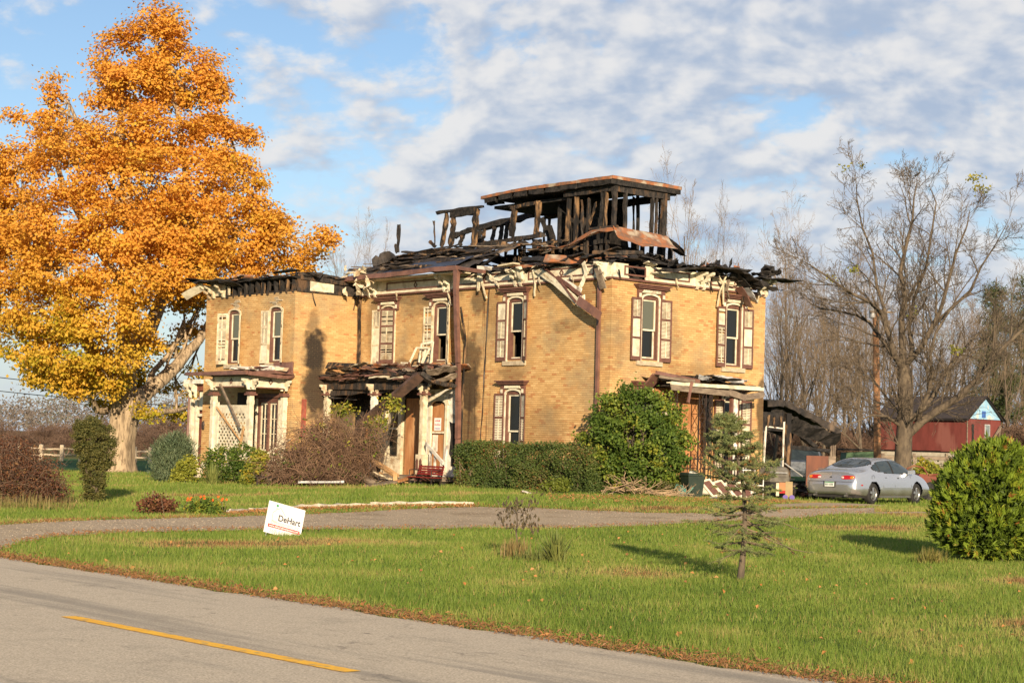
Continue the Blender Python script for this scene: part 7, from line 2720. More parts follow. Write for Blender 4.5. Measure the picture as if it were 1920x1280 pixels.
def sedan():
    Yc = 54.4
    contact = at(1632, 946, Yc)
    contact[2] = float(gz(contact[0], contact[1]))
    head = R(90 - 40)
    fx, fy = math.cos(head), math.sin(head)
    # contact point is local (1.05, -.80)
    loc = contact - np.array([fx * 1.05 + (-fy) * -.80, fy * 1.05 + fx * -.80, 0])
    car = thing('sedan', loc, head, 'silver four door sedan with oval rear window parked beside the burnt carport', 'car')
    #     x    zf   w    zmid zbelt wbelt wtop ztopedge ztop
    ST = [(-.012, .50, .04, .53, .55, .035, .02, .56, .56), (-.008, .42, .36, .50, .56, .33, .24, .575, .58), (0.00, .36, .66, .50, .58, .62, .45, .60, .61), (.05, .30, .80, .50, .68, .75, .55, .74, .77), (.14, .27, .87, .50, .80, .82, .62, .90, .93), (.35, .25, .905, .52, .87, .85, .64, .98, 1.005),
          (.75, .22, .925, .54, .91, .86, .64, 1.03, 1.05), (1.20, .20, .93, .55, .925, .865, .61, 1.18, 1.205), (1.70, .19, .93, .55, .92, .865, .585, 1.315, 1.355), (2.30, .19, .93, .55, .91, .865, .58, 1.36, 1.405),
          (2.90, .19, .93, .55, .90, .86, .57, 1.335, 1.38), (3.35, .19, .93, .55, .895, .855, .60, 1.19, 1.225), (3.80, .20, .925, .55, .88, .85, .66, .985, 1.0), (4.30, .22, .91, .53, .81, .82, .63, .885, .905),
          (4.70, .25, .86, .50, .71, .75, .56, .765, .785), (4.92, .29, .76, .48, .60, .64, .45, .635, .645), (5.03, .36, .58, .45, .50, .46, .3, .515, .52), (5.045, .42, .03, .45, .48, .02, .01, .49, .49)]
    rings = np.array([[(x, 0, zf), (x, w * .80, zf), (x, w * .97, zf + .10), (x, w, zm), (x, wb, zb), (x, wt, zte), (x, 0, zt)] for (x, zf, w, zm, zb, wb, wt, zte, zt) in ST])
    ns, nt = 190, 72
    ts = np.linspace(0, len(ST) - 1, ns)
    tt = np.linspace(0, 6, nt)
    G = crom(rings, ts)                       # (ns, 7, 3)
    G = crom(np.swapaxes(G, 0, 1), tt)        # (nt, ns, 3)
    G = np.swapaxes(G, 0, 1)                  # (ns, nt, 3)
    G[:, 0, 1] = 0
    G[:, -1, 1] = 0
    cls = {k: [] for k in ('body', 'rear_window', 'windscreen', 'side_window_rear', 'side_window_front', 'trim')}
    verts, idx = [], {}
    V = np.concatenate([G.reshape(-1, 3), (G * np.array([1, -1, 1])).reshape(-1, 3)])
    half = ns * nt
    wheels = (1.05, 3.82)
    for s in range(2):
        for i in range(ns - 1):
            for j in range(nt - 1):
                a = s * half + i * nt + j
                q = (a, a + 1, a + nt + 1, a + nt) if s else (a, a + nt, a + nt + 1, a + 1)
                c = (G[i, j] + G[i + 1, j + 1]) / 2
                x, y, z = c
                t = (tt[j] + tt[j + 1]) / 2
                if any((x - w) ** 2 + (z - .33) ** 2 < .375 ** 2 for w in wheels) and abs(y) > .45 and t < 4.2:
                    continue
                k = 'body'
                if z > .95 and ((x - 1.30) / .43) ** 2 + (y / .63) ** 2 < 1:
                    k = 'rear_window'
                    if ((x - 1.30) / .40) ** 2 + (y / .59) ** 2 > 1:
                        k = 'trim'
                elif z > .95 and ((x - 3.37) / .45) ** 2 + (y / .66) ** 2 < 1:
                    k = 'windscreen'
                elif 3.9 < t < 5.05:
                    e = abs((x - 2.38) / 1.27) ** 2.4 + abs((t - 4.50) / .44) ** 2.4
                    if e < 1:
                        k = 'side_window_rear' if x < 2.34 else 'side_window_front'
                        if e > .86 or abs(x - 2.36) < .045 or abs(x - 1.55) < .02:
                            k = 'trim'
                cls[k].append(q)
    def pieces(fs):
        """connected pieces of a face list"""
        par = {}
        def find(i):
            while par.setdefault(i, i) != i:
                par[i] = par[par[i]]
                i = par[i]
            return i
        for q in fs:
            r0 = find(q[0])
            for v in q[1:]:
                par[find(v)] = r0
        out = {}
        for q in fs:
            out.setdefault(find(q[0]), []).append(q)
        return list(out.values())
    names = {'side_window_rear': 'rear_side_window', 'side_window_front': 'front_side_window', 'trim': 'window_trim'}
    for k, allf in cls.items():
        for fs in ([allf] if k == 'body' else pieces(allf)):
            fs = np.array(fs)
            u, inv = np.unique(fs, return_inverse=True)
            raw_mesh(names.get(k, k), V[u], inv.reshape(fs.shape), {'body': SILVER, 'trim': BLACKP}.get(k, CARGLASS), car, smooth_=True)
    rear = V[V[:, 0] < .9]

    def surf(y, z):
        d = (rear[:, 1] - y) ** 2 + (rear[:, 2] - z) ** 2
        i = np.argsort(d)[:3]
        return float(rear[i, 0].min())

    def patch(name, yc, zc, ry, rz, m, parent, off=.012, sq=2.6, rot=0.0):
        vs, fs = [], []
        nr, na = 4, 22
        for i in range(nr + 1):
            for a in range(na):
                th = 2 * math.pi * a / na
                cs, sn = math.cos(th), math.sin(th)
                f = (abs(cs) ** sq + abs(sn) ** sq) ** (-1 / sq)
                y, z = ry * i / nr * f * cs, rz * i / nr * f * sn
                z += y * rot
                x = surf(yc + y, zc + z) - off * (1.0 if i < nr else -.5)
                vs.append((x, yc + y, zc + z))
        for i in range(nr):
            for a in range(na):
                fs.append((i * na + a, i * na + (a + 1) % na, (i + 1) * na + (a + 1) % na, (i + 1) * na + a))
        return raw_mesh(name, np.array(vs), np.array(fs), m, parent, smooth_=True)
    for sg in (-1, 1):
        lamp = patch('tail_lamp', sg * .56, .80, .225, .062, REDLENS, car, rot=-.02)
        patch('turn_lens', sg * .70, .80, .07, .045, AMBERLENS, lamp, .020)
        patch('reverse_lens', sg * .40, .795, .055, .032, CLEARLENS, lamp, .020)
    mb = MB()
    mb.box(-.026, .06, -.20, .20, .50, .672)
    mb.build('plate_recess', BLACKP, car)
    mb = MB()
    mb.box(-.034, -.027, -.16, .16, .515, .66)
    pl = mb.build('licence_plate', mat('plate_white', (.72, .74, .72), (.66, .68, .66), 4, .4), car)
    mb = MB()
    mb.box(-.0365, -.0345, -.155, .155, .622, .655)
    mb.build('plate_band', mat('plate_green', (.06, .22, .12), (.05, .18, .1), 4, .4), pl)
    mb = MB()
    for k in range(6):
        y = -.125 + k * .045 + (.02 if k > 2 else 0)
        mb.box(-.0365, -.0345, y, y + .028, .545, .605)
    mb.build('plate_characters', mat('plate_dark_green', (.03, .10, .07), (.03, .08, .06), 4, .4), pl)
    patch('badge', 0, .80, .04, .018, BLACKP, car, .016)
    # panel seams, mouldings, handles
    for s_, nm in ((-1, 1), (1, 1)):
        for x in (1.62, 2.36, 3.42):
            mb = MB()
            P = []
            for z in np.linspace(.30, .90, 8):
                w = np.interp(z, [.28, .55, .91], [.915, .932, .866])
                P.append((x + (.10 * (z - .5) if x < 2 else 0), s_ * (w + .0015), z))
            mb.tube(P, .004, 4)
            mb.build('door_seam', BLACKP, car)
        mb = MB()
        mb.beam((1.52, s_ * .936, .50), (3.38, s_ * .936, .50), .012, .03)
        mb.build('side_moulding', SILVER, car)
        for x in (1.80, 2.58):
            mb = MB()
            mb.lathe([(.0, -.012), (.045, -.01), (.05, .0), (.045, .01), (.0, .012)], 10, (0, 0, 0))
            v = [(x + p[0] * 1.4, s_ * (.893 + abs(p[2])), .80 + p[1] * .6) for p in mb.v]
            mb.v = v
            mb.build('door_handle', ALLOY, car)
        mb = MB()
        mb.hexa([(3.28, s_ * .86, .93), (3.42, s_ * .86, .93), (3.40, s_ * 1.06, .95), (3.31, s_ * 1.06, .95), (3.28, s_ * .86, 1.04), (3.40, s_ * .86, 1.03), (3.38, s_ * 1.05, 1.06), (3.31, s_ * 1.05, 1.06)])
        mb.build('mirror', SILVER, car)
        mb = MB()
        mb.box(.30, .37, s_ * .90, s_ * .917, .56, .60)
        mb.build('side_marker', REDLENS, car)
        mb = MB()
        mb.box(1.46, 3.42, s_ * .86, s_ * .905, .20, .245)
        mb.build('sill', SILVER, car)
    mb = MB()
    ring_ = [(1.02 + .085 * math.cos(a), -.905 - .002, .80 + .085 * math.sin(a)) for a in np.linspace(0, 2 * math.pi, 17)]
    mb.tube(ring_, .004, 4, cap=False)
    mb.build('fuel_flap', BLACKP, car)
    mb = MB()
    yy = np.linspace(-.5, .5, 9)
    for a, b_ in zip(yy[:-1], yy[1:]):
        mb.beam((.20 + .06 * a * a, a, 1.035), (.20 + .06 * b_ * b_, b_, 1.035), .09, .022)
    mb.build('spoiler', SILVER, car)
    mb = MB()                                    # bumper crease
    pts = [(surf(y, .665) - .003, y, .665) for y in np.linspace(-.74, .74, 15)]
    mb.tube(pts, .006, 4)
    mb.build('bumper_seam', BLACKP, car)
    mb = MB()
    mb.box(.12, 4.8, -.80, .80, .19, .40)
    mb.build('underbody', BLACKP, car)
    for sg in (-1, 1):
        mb = MB()
        mb.tube([(-.02, sg * .52, .25), (.25, sg * .52, .25)], .032, 10)
        mb.build('exhaust_tip', ALLOY, car)
    for x in wheels:
        for sg in (-1, 1):
            w = part_of('wheel', car)
            w.location = (x, sg * .80, .325)
            mb = MB()
            prof = [(.20, -.10), (.29, -.105), (.318, -.085), (.325, -.04), (.325, .04), (.318, .085), (.29, .105), (.20, .10)]
            n = 28
            vs = [(r_ * math.cos(2 * math.pi * k / n), d, r_ * math.sin(2 * math.pi * k / n)) for r_, d in prof for k in range(n)]
            fs = [(i * n + k, i * n + (k + 1) % n, (i + 1) * n + (k + 1) % n, (i + 1) * n + k) for i in range(len(prof) - 1) for k in range(n)]
            mb.add(vs, fs)
            mb.build('tyre', BLACKP, w, shade=True)
            mb = MB()
            vs = [(r_ * math.cos(2 * math.pi * k / n), sg * d, r_ * math.sin(2 * math.pi * k / n)) for r_, d in ((.215, .085), (.205, .10), (.19, .075), (.185, .03)) for k in range(n)]
            fs = [(i * n + k, i * n + (k + 1) % n, (i + 1) * n + (k + 1) % n, (i + 1) * n + k) for i in range(3) for k in range(n)]
            mb.add(vs, fs)
            for k in range(5):
                a = 2 * math.pi * k / 5 + .3
                mb.beam((.03 * math.cos(a), sg * .085, .03 * math.sin(a)), (.195 * math.cos(a), sg * .075, .195 * math.sin(a)), .02, .075, up=(-math.sin(a), 0, math.cos(a)))
            mb.add([(.06 * math.cos(2 * math.pi * k / 12), sg * .10, .06 * math.sin(2 * math.pi * k / 12)) for k in range(12)], [tuple(range(12))])
            mb.build('rim', ALLOY, w)
            mb = MB()
            mb.add([(.20 * math.cos(2 * math.pi * k / 20), sg * .03, .20 * math.sin(2 * math.pi * k / 20)) for k in range(20)], [tuple(range(20))])
            mb.build('brake_disc', IRON, w)
            mb = MB()
            mb.box(-.36, .36, -sg * .10, -sg * .36, -.1, .36)
            mb.build('wheel_well', BLACKP, w)
    return car


car = sedan()

# second car, only its cabin and flank show between the carport posts
BLUEGREY = mat('blue_grey_paint', (.12, .14, .17), (.09, .10, .12), 3, .4)


def far_car():
    b = at(1505, 905, 76.0)
    b[2] = float(gz(b[0], b[1]))
    t = thing('parked_car', b, R(78), 'pale car parked far behind the carport, seen between its posts', 'car')
    mb = MB()
    prof = [(-2.1, .3), (2.1, .3), (2.2, .6), (2.1, .82), (1.0, .95), (-1.5, .98), (-2.2, .9), (-2.25, .55)]
    vs = [(x, -.85, z) for x, z in prof] + [(x, .85, z) for x, z in prof]
    n = len(prof)
    mb.add(vs, [tuple(range(n)), tuple(range(2 * n - 1, n - 1, -1))] + [(k, (k + 1) % n, n + (k + 1) % n, n + k) for k in range(n)])
    mb.build('body', BLUEGREY, t)
    mb = MB()
    vs = [(-1.5, -.8, .97), (1.1, -.8, .95), (.5, -.62, 1.42), (-1.1, -.62, 1.44), (-1.5, .8, .97), (1.1, .8, .95), (.5, .62, 1.42), (-1.1, .62, 1.44)]
    mb.hexa([vs[0], vs[1], vs[5], vs[4], vs[3], vs[2], vs[6], vs[7]])
    mb.build('glasshouse', CARGLASS, t)
    mb = MB()
    mb.box(-1.12, .52, -.64, .64, 1.425, 1.47)
    for s in (-1, 1):
        for (a, b_) in (((-1.5, .97), (-1.1, 1.44)), ((-.3, .96), (-.25, 1.44)), ((1.1, .95), (.5, 1.43))):
            mb.beam((a[0], s * .815, a[1]), (b_[0], s * .635, b_[1]), .06, .04)
    mb.build('pillars', BLUEGREY, t)
    for x in (-1.35, 1.35):
        for s in (-1, 1):
            w = MB()
            prof2 = [(.0, -.09), (.3, -.09), (.32, 0), (.3, .09), (.0, .09)]
            n = 18
            w.add([(x + r_ * math.cos(2 * math.pi * k / n), s * .78 + d, .32 + r_ * math.sin(2 * math.pi * k / n)) for r_, d in prof2 for k in range(n)],
                  [(i * n + k, i * n + (k + 1) % n, (i + 1) * n + (k + 1) % n, (i + 1) * n + k) for i in range(4) for k in range(n)])
            w.build('wheel', BLACKP, t)


far_car()


# ------------------------------------------------------------------ burnt carport at the back corner
def carport():
    b = to_world((8.8, 1.6, 0)); b[2] = float(gz(b[0], b[1]))
    t = thing('burnt_carport', (b[0], b[1], 0), HROT, 'charred lean-to carport with sagging black roof at the back corner of the house', 'carport')
    o = np.array([8.8, 1.6, 0])
    L = lambda x, y, z: np.array([x, y, z]) - o
    UF = .25
    mb = MB()
    top = [hB(x, y, UF) for x, y in ((1438, 750), (1470, 750), (1500, 764), (1530, 780), (1556, 795), (1574, 803))]
    rows = [top, [p + np.array([0, 1.2, .05]) for p in top], [p + np.array([0, 2.6, .02]) for p in top]]
    vs, fs = [], []
    for r_ in rows:
        for p in r_:
            vs.append(p - o + rng.normal(0, .015, 3))
    n = len(top)
    for j in range(2):
        for i in range(n - 1):
            fs.append((j * n + i, j * n + i + 1, (j + 1) * n + i + 1, (j + 1) * n + i))
    mb.add(vs, fs)
    mb.build('roof', CHAR_D, t)
    mb = MB()
    for p, q in zip(top[:-1], top[1:]):
        mb.beam(p - o - np.array([0, .02, .10]), q - o - np.array([0, .02, .10]), .05, .20, seg=3, jit=.012)
    mb.build('fascia', ROOFING, t)
    mb = MB()
    mb.box(*[v for v in (6.9 - 8.8, 8.1 - 8.8)], UF - 1.6, UF + .1 - 1.6, 2.35, 2.95)
    mb.build('burnt_gable', CHAR_D, t)
    for k in range(4):
        mb = MB()
        x = 7.0 + k * .3
        mb.beam(L(x, UF - .06, 2.5), L(x, UF - .06, 2.82), .08, .03, up=(0, 1, 0), seg=2, jit=.01)
        mb.build('stud', CHAR_T, t)
    for k in range(5):
        mb = MB()
        y = UF + .3 + k * .5
        mb.beam(L(7.9, y, 3.05), L(10.7, y, 2.3), .06, .18, seg=7, jit=.02)
        mb.build('rafter', CHAR_D, t)
    mb = MB()
    mb.beam(hB(1478, 775, UF) - o, hB(1473, 938, UF) - o, .22, .14, up=(0, 1, 0), seg=8, jit=.012)
    mb.build('post', CHAR_T, t)
    mb = MB()
    mb.beam(hB(1470, 790, UF - .08) - o, hB(1466, 930, UF - .08) - o, .045, .04, up=(0, 1, 0), seg=6, jit=.008)
    mb.build('white_board', WHITE, t)
    mb = MB()
    mb.beam(hB(1436, 800, UF) - o, hB(1431, 880, UF) - o, .05, .05, up=(0, 1, 0))
    mb.beam(hB(1436, 799, UF) - o, hB(1467, 803, UF) - o, .04, .05, up=(0, 1, 0))
    mb.build('door_frame', WHITE, t)
    mb = MB()
    mb.beam(hB(1480, 838, UF + .1) - o, hB(1556, 845, UF + .1) - o, .08, .12, seg=7, jit=.015)
    mb.build('fallen_beam', CHAR_D, t)
    mb = MB()
    mb.beam(hB(1500, 815, UF + .4) - o, hB(1530, 838, UF + .4) - o, .12, .14, seg=4, jit=.02)
    mb.build('fallen_beam', CHAR_D, t)
    mb = MB()
    mb.beam(hB(1482, 792, UF + .2) - o, hB(1568, 828, UF + .2) - o, .5, .08, up=(0, .7, .7), seg=8, jit=.05)
    mb.build('sagging_ceiling', CHAR_D, t)
    for s in (-.09, .0, .09):
        mb = MB()
        p = hB(1563, 790, UF + .3) - o
        q = hB(1560, 905, UF + .3) - o
        d = np.array([s, 0, 0])
        mb.beam(p + d, q + d, .05, .05, up=(0, 1, 0), seg=4, jit=.006)
        mb.build('lattice_post', OLDWOOD, t)
    mb = MB()
    for f in (.35, .72):
        c = (hB(1563, 790, UF + .3) * (1 - f) + hB(1560, 905, UF + .3) * f) - o
        mb.box(c[0] - .18, c[0] + .18, c[1] - .05, c[1] + .03, c[2] - .04, c[2] + .04)
    mb.build('cross_block', CHAR, t)
    mb = MB()
    mb.tube([hB(1471, 868, UF - .15) - o, hB(1508, 895, UF - .3) - o], .022, 6)
    mb.build('leaning_pipe', GREYMETAL, t)
    return t


carport()


# ------------------------------------------------------------------ red shed, pole, fences
def shed():
    Yc = 92.0
    c = at(1812, 884, Yc)
    c[2] = float(gz(c[0], c[1]))
    t = thing('red_shed', c, HROT, 'red metal clad shed on a pale block foundation with a light blue gable', 'shed')
    LL, LW = 5.6, 2.9
    ze = at(1812, 784, Yc)[2] - c[2]
    zr = at(1845, 752, Yc + 1.5)[2] - c[2] + .25
    zb = at(1780, 845, Yc)[2] - c[2]
    REDM_ = mat('red_sheet_cladding', (0.18, 0.046, 0.038), (0.135, 0.036, 0.03), 2.5, .55, c3=(.22, .08, .065), s3=1.0, stretch=(1, 1, .4))
    BLOCK = mat('pale_block', (.50, .45, .36), (.40, .35, .27), 5, .9, .3)
    BLUE = mat('light_blue_boards', (.22, .42, .62), (.30, .48, .62), 4, .7, c3=(.5, .5, .46), s3=3)
    n = 7
    for k in range(n):
        mb = MB()
        y0, y1 = LL * k / n, LL * (k + 1) / n - .012
        mb.box(-.02 + .006 * (k % 2), .06, y0, y1, zb - .04 * (k < 2), ze)
        mb.build('wall_sheet', REDM_, t)
    for k, (x0, x1) in enumerate(((0.07, 1.0), (1.012, 2.0), (2.012, LW))):
        mb = MB()
        mb.box(x0, x1, -.02 + .006 * (k % 2), .05, zb, ze - .02)
        mb.build('wall_sheet', REDM_, t)
    mb = MB()
    mb.box(.08, LW, .08, LL, -.3, ze)
    mb.build('inner_wall', DARKROOM, t)
    rows = max(3, int(zb / .2))
    for r_ in range(-1, rows):
        z0, z1 = r_ * .2, r_ * .2 + .188
        if z1 > zb:
            break
        k = 0
        y = -.2 * (r_ % 2)
        while y < LL:
            mb = MB()
            a, b_ = max(y, 0), min(y + .388, LL)
            if b_ - a > .05:
                mb.box(-.03, .05, a, b_, z0, z1)
                mb.build('block', BLOCK, t)
            y += .4
        y = .05 + .2 * (r_ % 2)
        while y < LW:
            mb = MB()
            mb.box(y, min(y + .388, LW), -.03, .05, z0, z1)
            mb.build('block', BLOCK, t)
            y += .4
    mb = MB()
    mb.add([(-.25, -.2, ze - .02), (-.25, LL + .2, ze - .02), (LW / 2, LL + .2, zr), (LW / 2, -.2, zr), (LW + .25, -.2, ze - .02), (LW + .25, LL + .2, ze - .02)], [(0, 1, 2, 3), (3, 2, 5, 4)])
    mb.add([(-.25, -.2, ze - .1), (-.25, LL + .2, ze - .1), (LW / 2, LL + .2, zr - .08), (LW / 2, -.2, zr - .08), (LW + .25, -.2, ze - .1), (LW + .25, LL + .2, ze - .1)], [(0, 1, 2, 3), (3, 2, 5, 4)])
    mb.build('roof', mat('dark_shingles', (.035, .03, .03), (.05, .04, .04), 6, .9), t)
    mb = MB()
    mb.add([(0, -.03, ze), (LW, -.03, ze), (LW / 2, -.03, zr - .06)], [(0, 1, 2)])
    mb.build('gable_board', BLUE, t)
    mb = MB()
    mb.box(LW / 2 - .22, LW / 2 + .08, -.06, -.035, ze + .08, ze + .42)
    mb.build('gable_vent', mat('blue_vent', (.05, .13, .42), (.04, .1, .3), 5), t)
    mb = MB()
    for a, b_ in (((-.1, ze - .02), (LW / 2, zr)), ((LW / 2, zr), (LW + .1, ze - .02))):
        mb.beam((a[0], -.1, a[1] - .05), (b_[0], -.1, b_[1] - .05), .12, .06)
    mb.build('barge_board', CHAR_D, t)
    w = part_of('window', t)
    mb = MB()
    mb.box(LW * .52, LW * .52 + .45, -.04, .0, zb + (ze - zb) * .42, zb + (ze - zb) * .85)
    mb.build('frame', GREYMETAL, w)
    mb = MB()
    mb.box(LW * .52 + .05, LW * .52 + .40, -.046, -.041, zb + (ze - zb) * .45, zb + (ze - zb) * .82)
    mb.build('pane', mat('dusty_glass', (.20, .24, .25), (.12, .15, .16), 4, .3), w)
    mb = MB()
    mb.beam((.50, -.04, zb), (.42, -.04, ze - .3), .16, .02, up=(0, 1, 0), seg=6, jit=.02)
    mb.build('black_gap', CHAR_D, t)
    mb = MB()
    mb.beam((1.35, -.25, zb + .1), (2.6, -.25, ze - .35), .12, .05)
    mb.beam((2.5, -.2, zb), (2.6, -.2, ze - .3), .08, .05)
    mb.build('brace', OLDWOOD, t)
    mb = MB()
    mb.box(-.03, -.02, -.02, .0, zb, ze)
    mb.box(-.045, .02, -.04, -.021, zb, ze)
    mb.build('corner_strip', OLDWOOD, t)


shed()


def pole():
    Y = 78.0
    b = at(1646, 880, Y); b[2] = float(gz(b[0], b[1]))
    t = thing('utility_pole', b, 0, 'weathered wooden utility pole with a transformer behind the bare tree', 'pole')
    top = at(1642, 570, Y) - b
    mb = MB()
    mb.tube([(0, 0, -.3), top * .5, top], [.17, .15, .12], 12)
    mb.build('pole', mat('orange_brown_pole', (.34, .17, .08), (.22, .115, .06), 6, .85, .4, stretch=(1, 1, .2)), t)
    mb = MB()
    c = (at(1636, 583, Y) - b)
    mb.lathe([(0, .30), (.14, .28), (.15, .22), (.15, -.28), (.13, -.3), (0, -.3)], 14, c)
    mb.build('transformer', GREYMETAL, t)
    mb = MB()
    mb.box(c[0], 0.1, -.03, .03, c[2] - .05, c[2] + .05)
    mb.beam((-.5, -.12, top[2] - .35), (.5, -.12, top[2] - .35), .10, .10)
    mb.build('crossarm', OLDWOOD, t)


pole()
for nm, (xa, ya), (xb, yb), lab in (('power_cable', (-60, 700), (392, 742), 'upper of two dark overhead cables at the left'), ('power_cable', (-60, 726), (392, 764), 'lower of two dark overhead cables at the left')):
    p, q = at(xa, ya, 92), at(xb, yb, 82)
    mb = MB()
    pts = []
    for k in range(17):
        f = k / 16
        c = p * (1 - f) + q * f
        c[2] -= .35 * 4 * f * (1 - f) * .3
        pts.append(c)
    mb.tube(pts, .022, 5)
    tag(mb.build(nm, BLACKP), lab, 'cable')
# split rail fence in the field
FENCEW = mat('pale_fence_rail', (.46, .38, .27), (.34, .27, .19), 5, .85)
fence = None
posts = [(-12, 842), (37, 842), (77, 843), (116, 844), (152, 845), (190, 846), (222, 847), (253, 847.5), (282, 848.5), (312, 849), (345, 850)]
YF = 112.0
fb = at(152, 852, YF); fb[2] = 0
fence = thing('rail_fence', fb, 0, 'pale split rail fence across the field behind the maple', 'fence')
pp = []
for (x, y) in posts:
    P = at(x, y, YF)
    P[2] = float(gz(P[0], P[1]))
    pp.append(P)
    top = at(x, y - 10, YF)[2]
    mb = MB()
    mb.beam(P - fb - np.array([0, 0, .2]), np.array([P[0], P[1], max(P[2] + .95, top)]) - fb, .22, .20, up=(0, 1, 0), seg=3, jit=.012)
    mb.build('post', FENCEW, fence)
for a, b_ in zip(pp[:-1], pp[1:]):
    for h in (.36, .74):
        mb = MB()
        mb.beam(a + np.array([0, 0, h + rng.normal(0, .03)]) - fb, b_ + np.array([0, 0, h + rng.normal(0, .03)]) - fb, .10, .09, seg=3, jit=.012)
        mb.build('rail', FENCEW, fence)
# dark rail fence by the shed
YF = 80.0
fb = at(1750, 880, YF); fb[2] = float(gz(fb[0], fb[1]))
f2 = thing('dark_rail_fence', fb, 0, 'dark wooden rail fence in front of the red shed', 'fence')
for x in (1655, 1714, 1775, 1835):
    P = at(x, 880, YF); P[2] = float(gz(P[0], P[1]))
    top = at(x, 850, YF)
    mb = MB()
    mb.beam(P - fb - np.array([0, 0, .1]), top - fb, .13, .11, up=(0, 1, 0), seg=3, jit=.01)
    mb.build('post', OLDWOOD, f2)
for y in (859, 876):
    mb = MB()
    mb.beam(at(1640, y - 2, YF) - fb, at(1850, y + 1, YF) - fb, .07, .14, seg=6, jit=.01)
    mb.build('rail', OLDWOOD, f2)


# ------------------------------------------------------------------ yard sign
def text_mesh(s, size, name, m, parent, O, ex, ey, x, y, nrm, align='LEFT', bold=0.0, maxw=None):
    cu = bpy.data.curves.new(name, 'FONT')
    cu.body, cu.size, cu.align_x, cu.offset = s, size, align, bold
    ob = bpy.data.objects.new('tmp_text', cu)
    COL.objects.link(ob)
    bpy.context.view_layer.update()
    me = bpy.data.meshes.new_from_object(ob.evaluated_get(bpy.context.evaluated_depsgraph_get()))
    bpy.data.objects.remove(ob)
    n = len(me.vertices)
    co = np.zeros(n * 3)
    me.vertices.foreach_get('co', co)
    co = co.reshape(-1, 3)
    if maxw:
        co[:, 0] *= maxw / (co[:, 0].max() - min(0, co[:, 0].min()))
    P = O + (co[:, :1] + x) * ex + (co[:, 1:2] + y) * ey + nrm * .006
    me.vertices.foreach_set('co', P.astype(np.float32).ravel())
    me.update()
    return link(name, me, m, parent)


def yard_sign():
    Y = 28.35
    W, Hh = .80, .50
    yaw, roll_ = R(50), R(-12)
    ex0 = np.array([math.cos(yaw), math.sin(yaw), 0])
    ez = np.array([0, 0, 1.0])
    ex = ex0 * math.cos(roll_) + ez * math.sin(roll_)
    ey = -ex0 * math.sin(roll_) + ez * math.cos(roll_)
    nrm = np.cross(ex, ey)
    BL = at(494, 996, Y)
    foot = at(500, 1008, Y); foot[2] = float(gz(foot[0], foot[1]))
    t = thing('yard_sign', foot, 0, 'leaning white developer yard sign on wire legs on the front lawn', 'sign')
    O = BL - foot
    mb = MB()
    c = [O, O + ex * W, O + ex * W + ey * Hh, O + ey * Hh]
    mb.hexa([c[0] - nrm * .004, c[1] - nrm * .004, c[2] - nrm * .004, c[3] - nrm * .004, c[0] + nrm * .004, c[1] + nrm * .004, c[2] + nrm * .004, c[3] + nrm * .004])
    mb.build('board', mat('sign_white', (.86, .85, .82), (.82, .81, .78), 3, .5), t)
    for f in (.07, .82):
        p = O + ex * W * f
        mb = MB()
        mb.tube([p + ey * .10 + nrm * -.008, np.array([p[0], p[1], p[2] - .04]), np.array([p[0] - .02, p[1], -.08])], .006, 6)
        mb.build('wire_leg', GREYMETAL, t)
    INK = mat('dark_blue_ink', (.04, .04, .06), (.05, .05, .08), 3, .6)
    GREY = mat('grey_ink', (.42, .42, .40), (.4, .4, .38), 3, .6)
    REDI = mat('sign_red', (.62, .05, .045), (.58, .05, .05), 3, .6)
    TAN = mat('tan_ink', (.60, .50, .40), (.55, .47, .38), 3, .6)
    GRN = mat('leaf_green_ink', (.08, .32, .16), (.07, .28, .14), 3, .6)
    WH = mat('sign_white_ink', (.9, .88, .86), (.85, .83, .8), 3, .6)
    text_mesh('DeHart', .135, 'lettering', INK, t, O, ex, ey, .245, .225, nrm, bold=.003, maxw=.50)
    text_mesh('Development, Inc.', .075, 'lettering', GREY, t, O, ex, ey, .11, .165, nrm, maxw=.64)
    mb = MB()
    a = lambda x, y, d=.0048: O + ex * x + ey * y + nrm * d
    mb.add([a(.06, .098), a(.76, .098), a(.76, .150), a(.06, .150)], [(0, 1, 2, 3)])
    mb.build('red_band', REDI, t)
    text_mesh('www.dehartdevelopment.com', .052, 'lettering', WH, t, O, ex, ey, .085, .110, nrm, bold=.0008, maxw=.65)
    text_mesh('269-646-9706', .085, 'lettering', GREY, t, O, ex, ey, .10, .022, nrm, maxw=.62)
    mb = MB()
    P = [(.24, .20), (.125, .20), (.115, .335), (.175, .375), (.175, .41), (.20, .41), (.20, .39), (.265, .43), (.40, .315)]
    for p, q in zip(P[:-1], P[1:]):
        mb.beam(a(*p), a(*q), .012, .002, up=nrm)
    mb.build('house_outline', TAN, t)
    mb = MB()
    mb.add([a(.19 + .028 * math.cos(th) , .452 + .022 * math.sin(th)) for th in np.linspace(0, 2 * math.pi, 12)[:-1]], [tuple(range(11))])
    mb.build('green_leaf', GRN, t)


yard_sign()


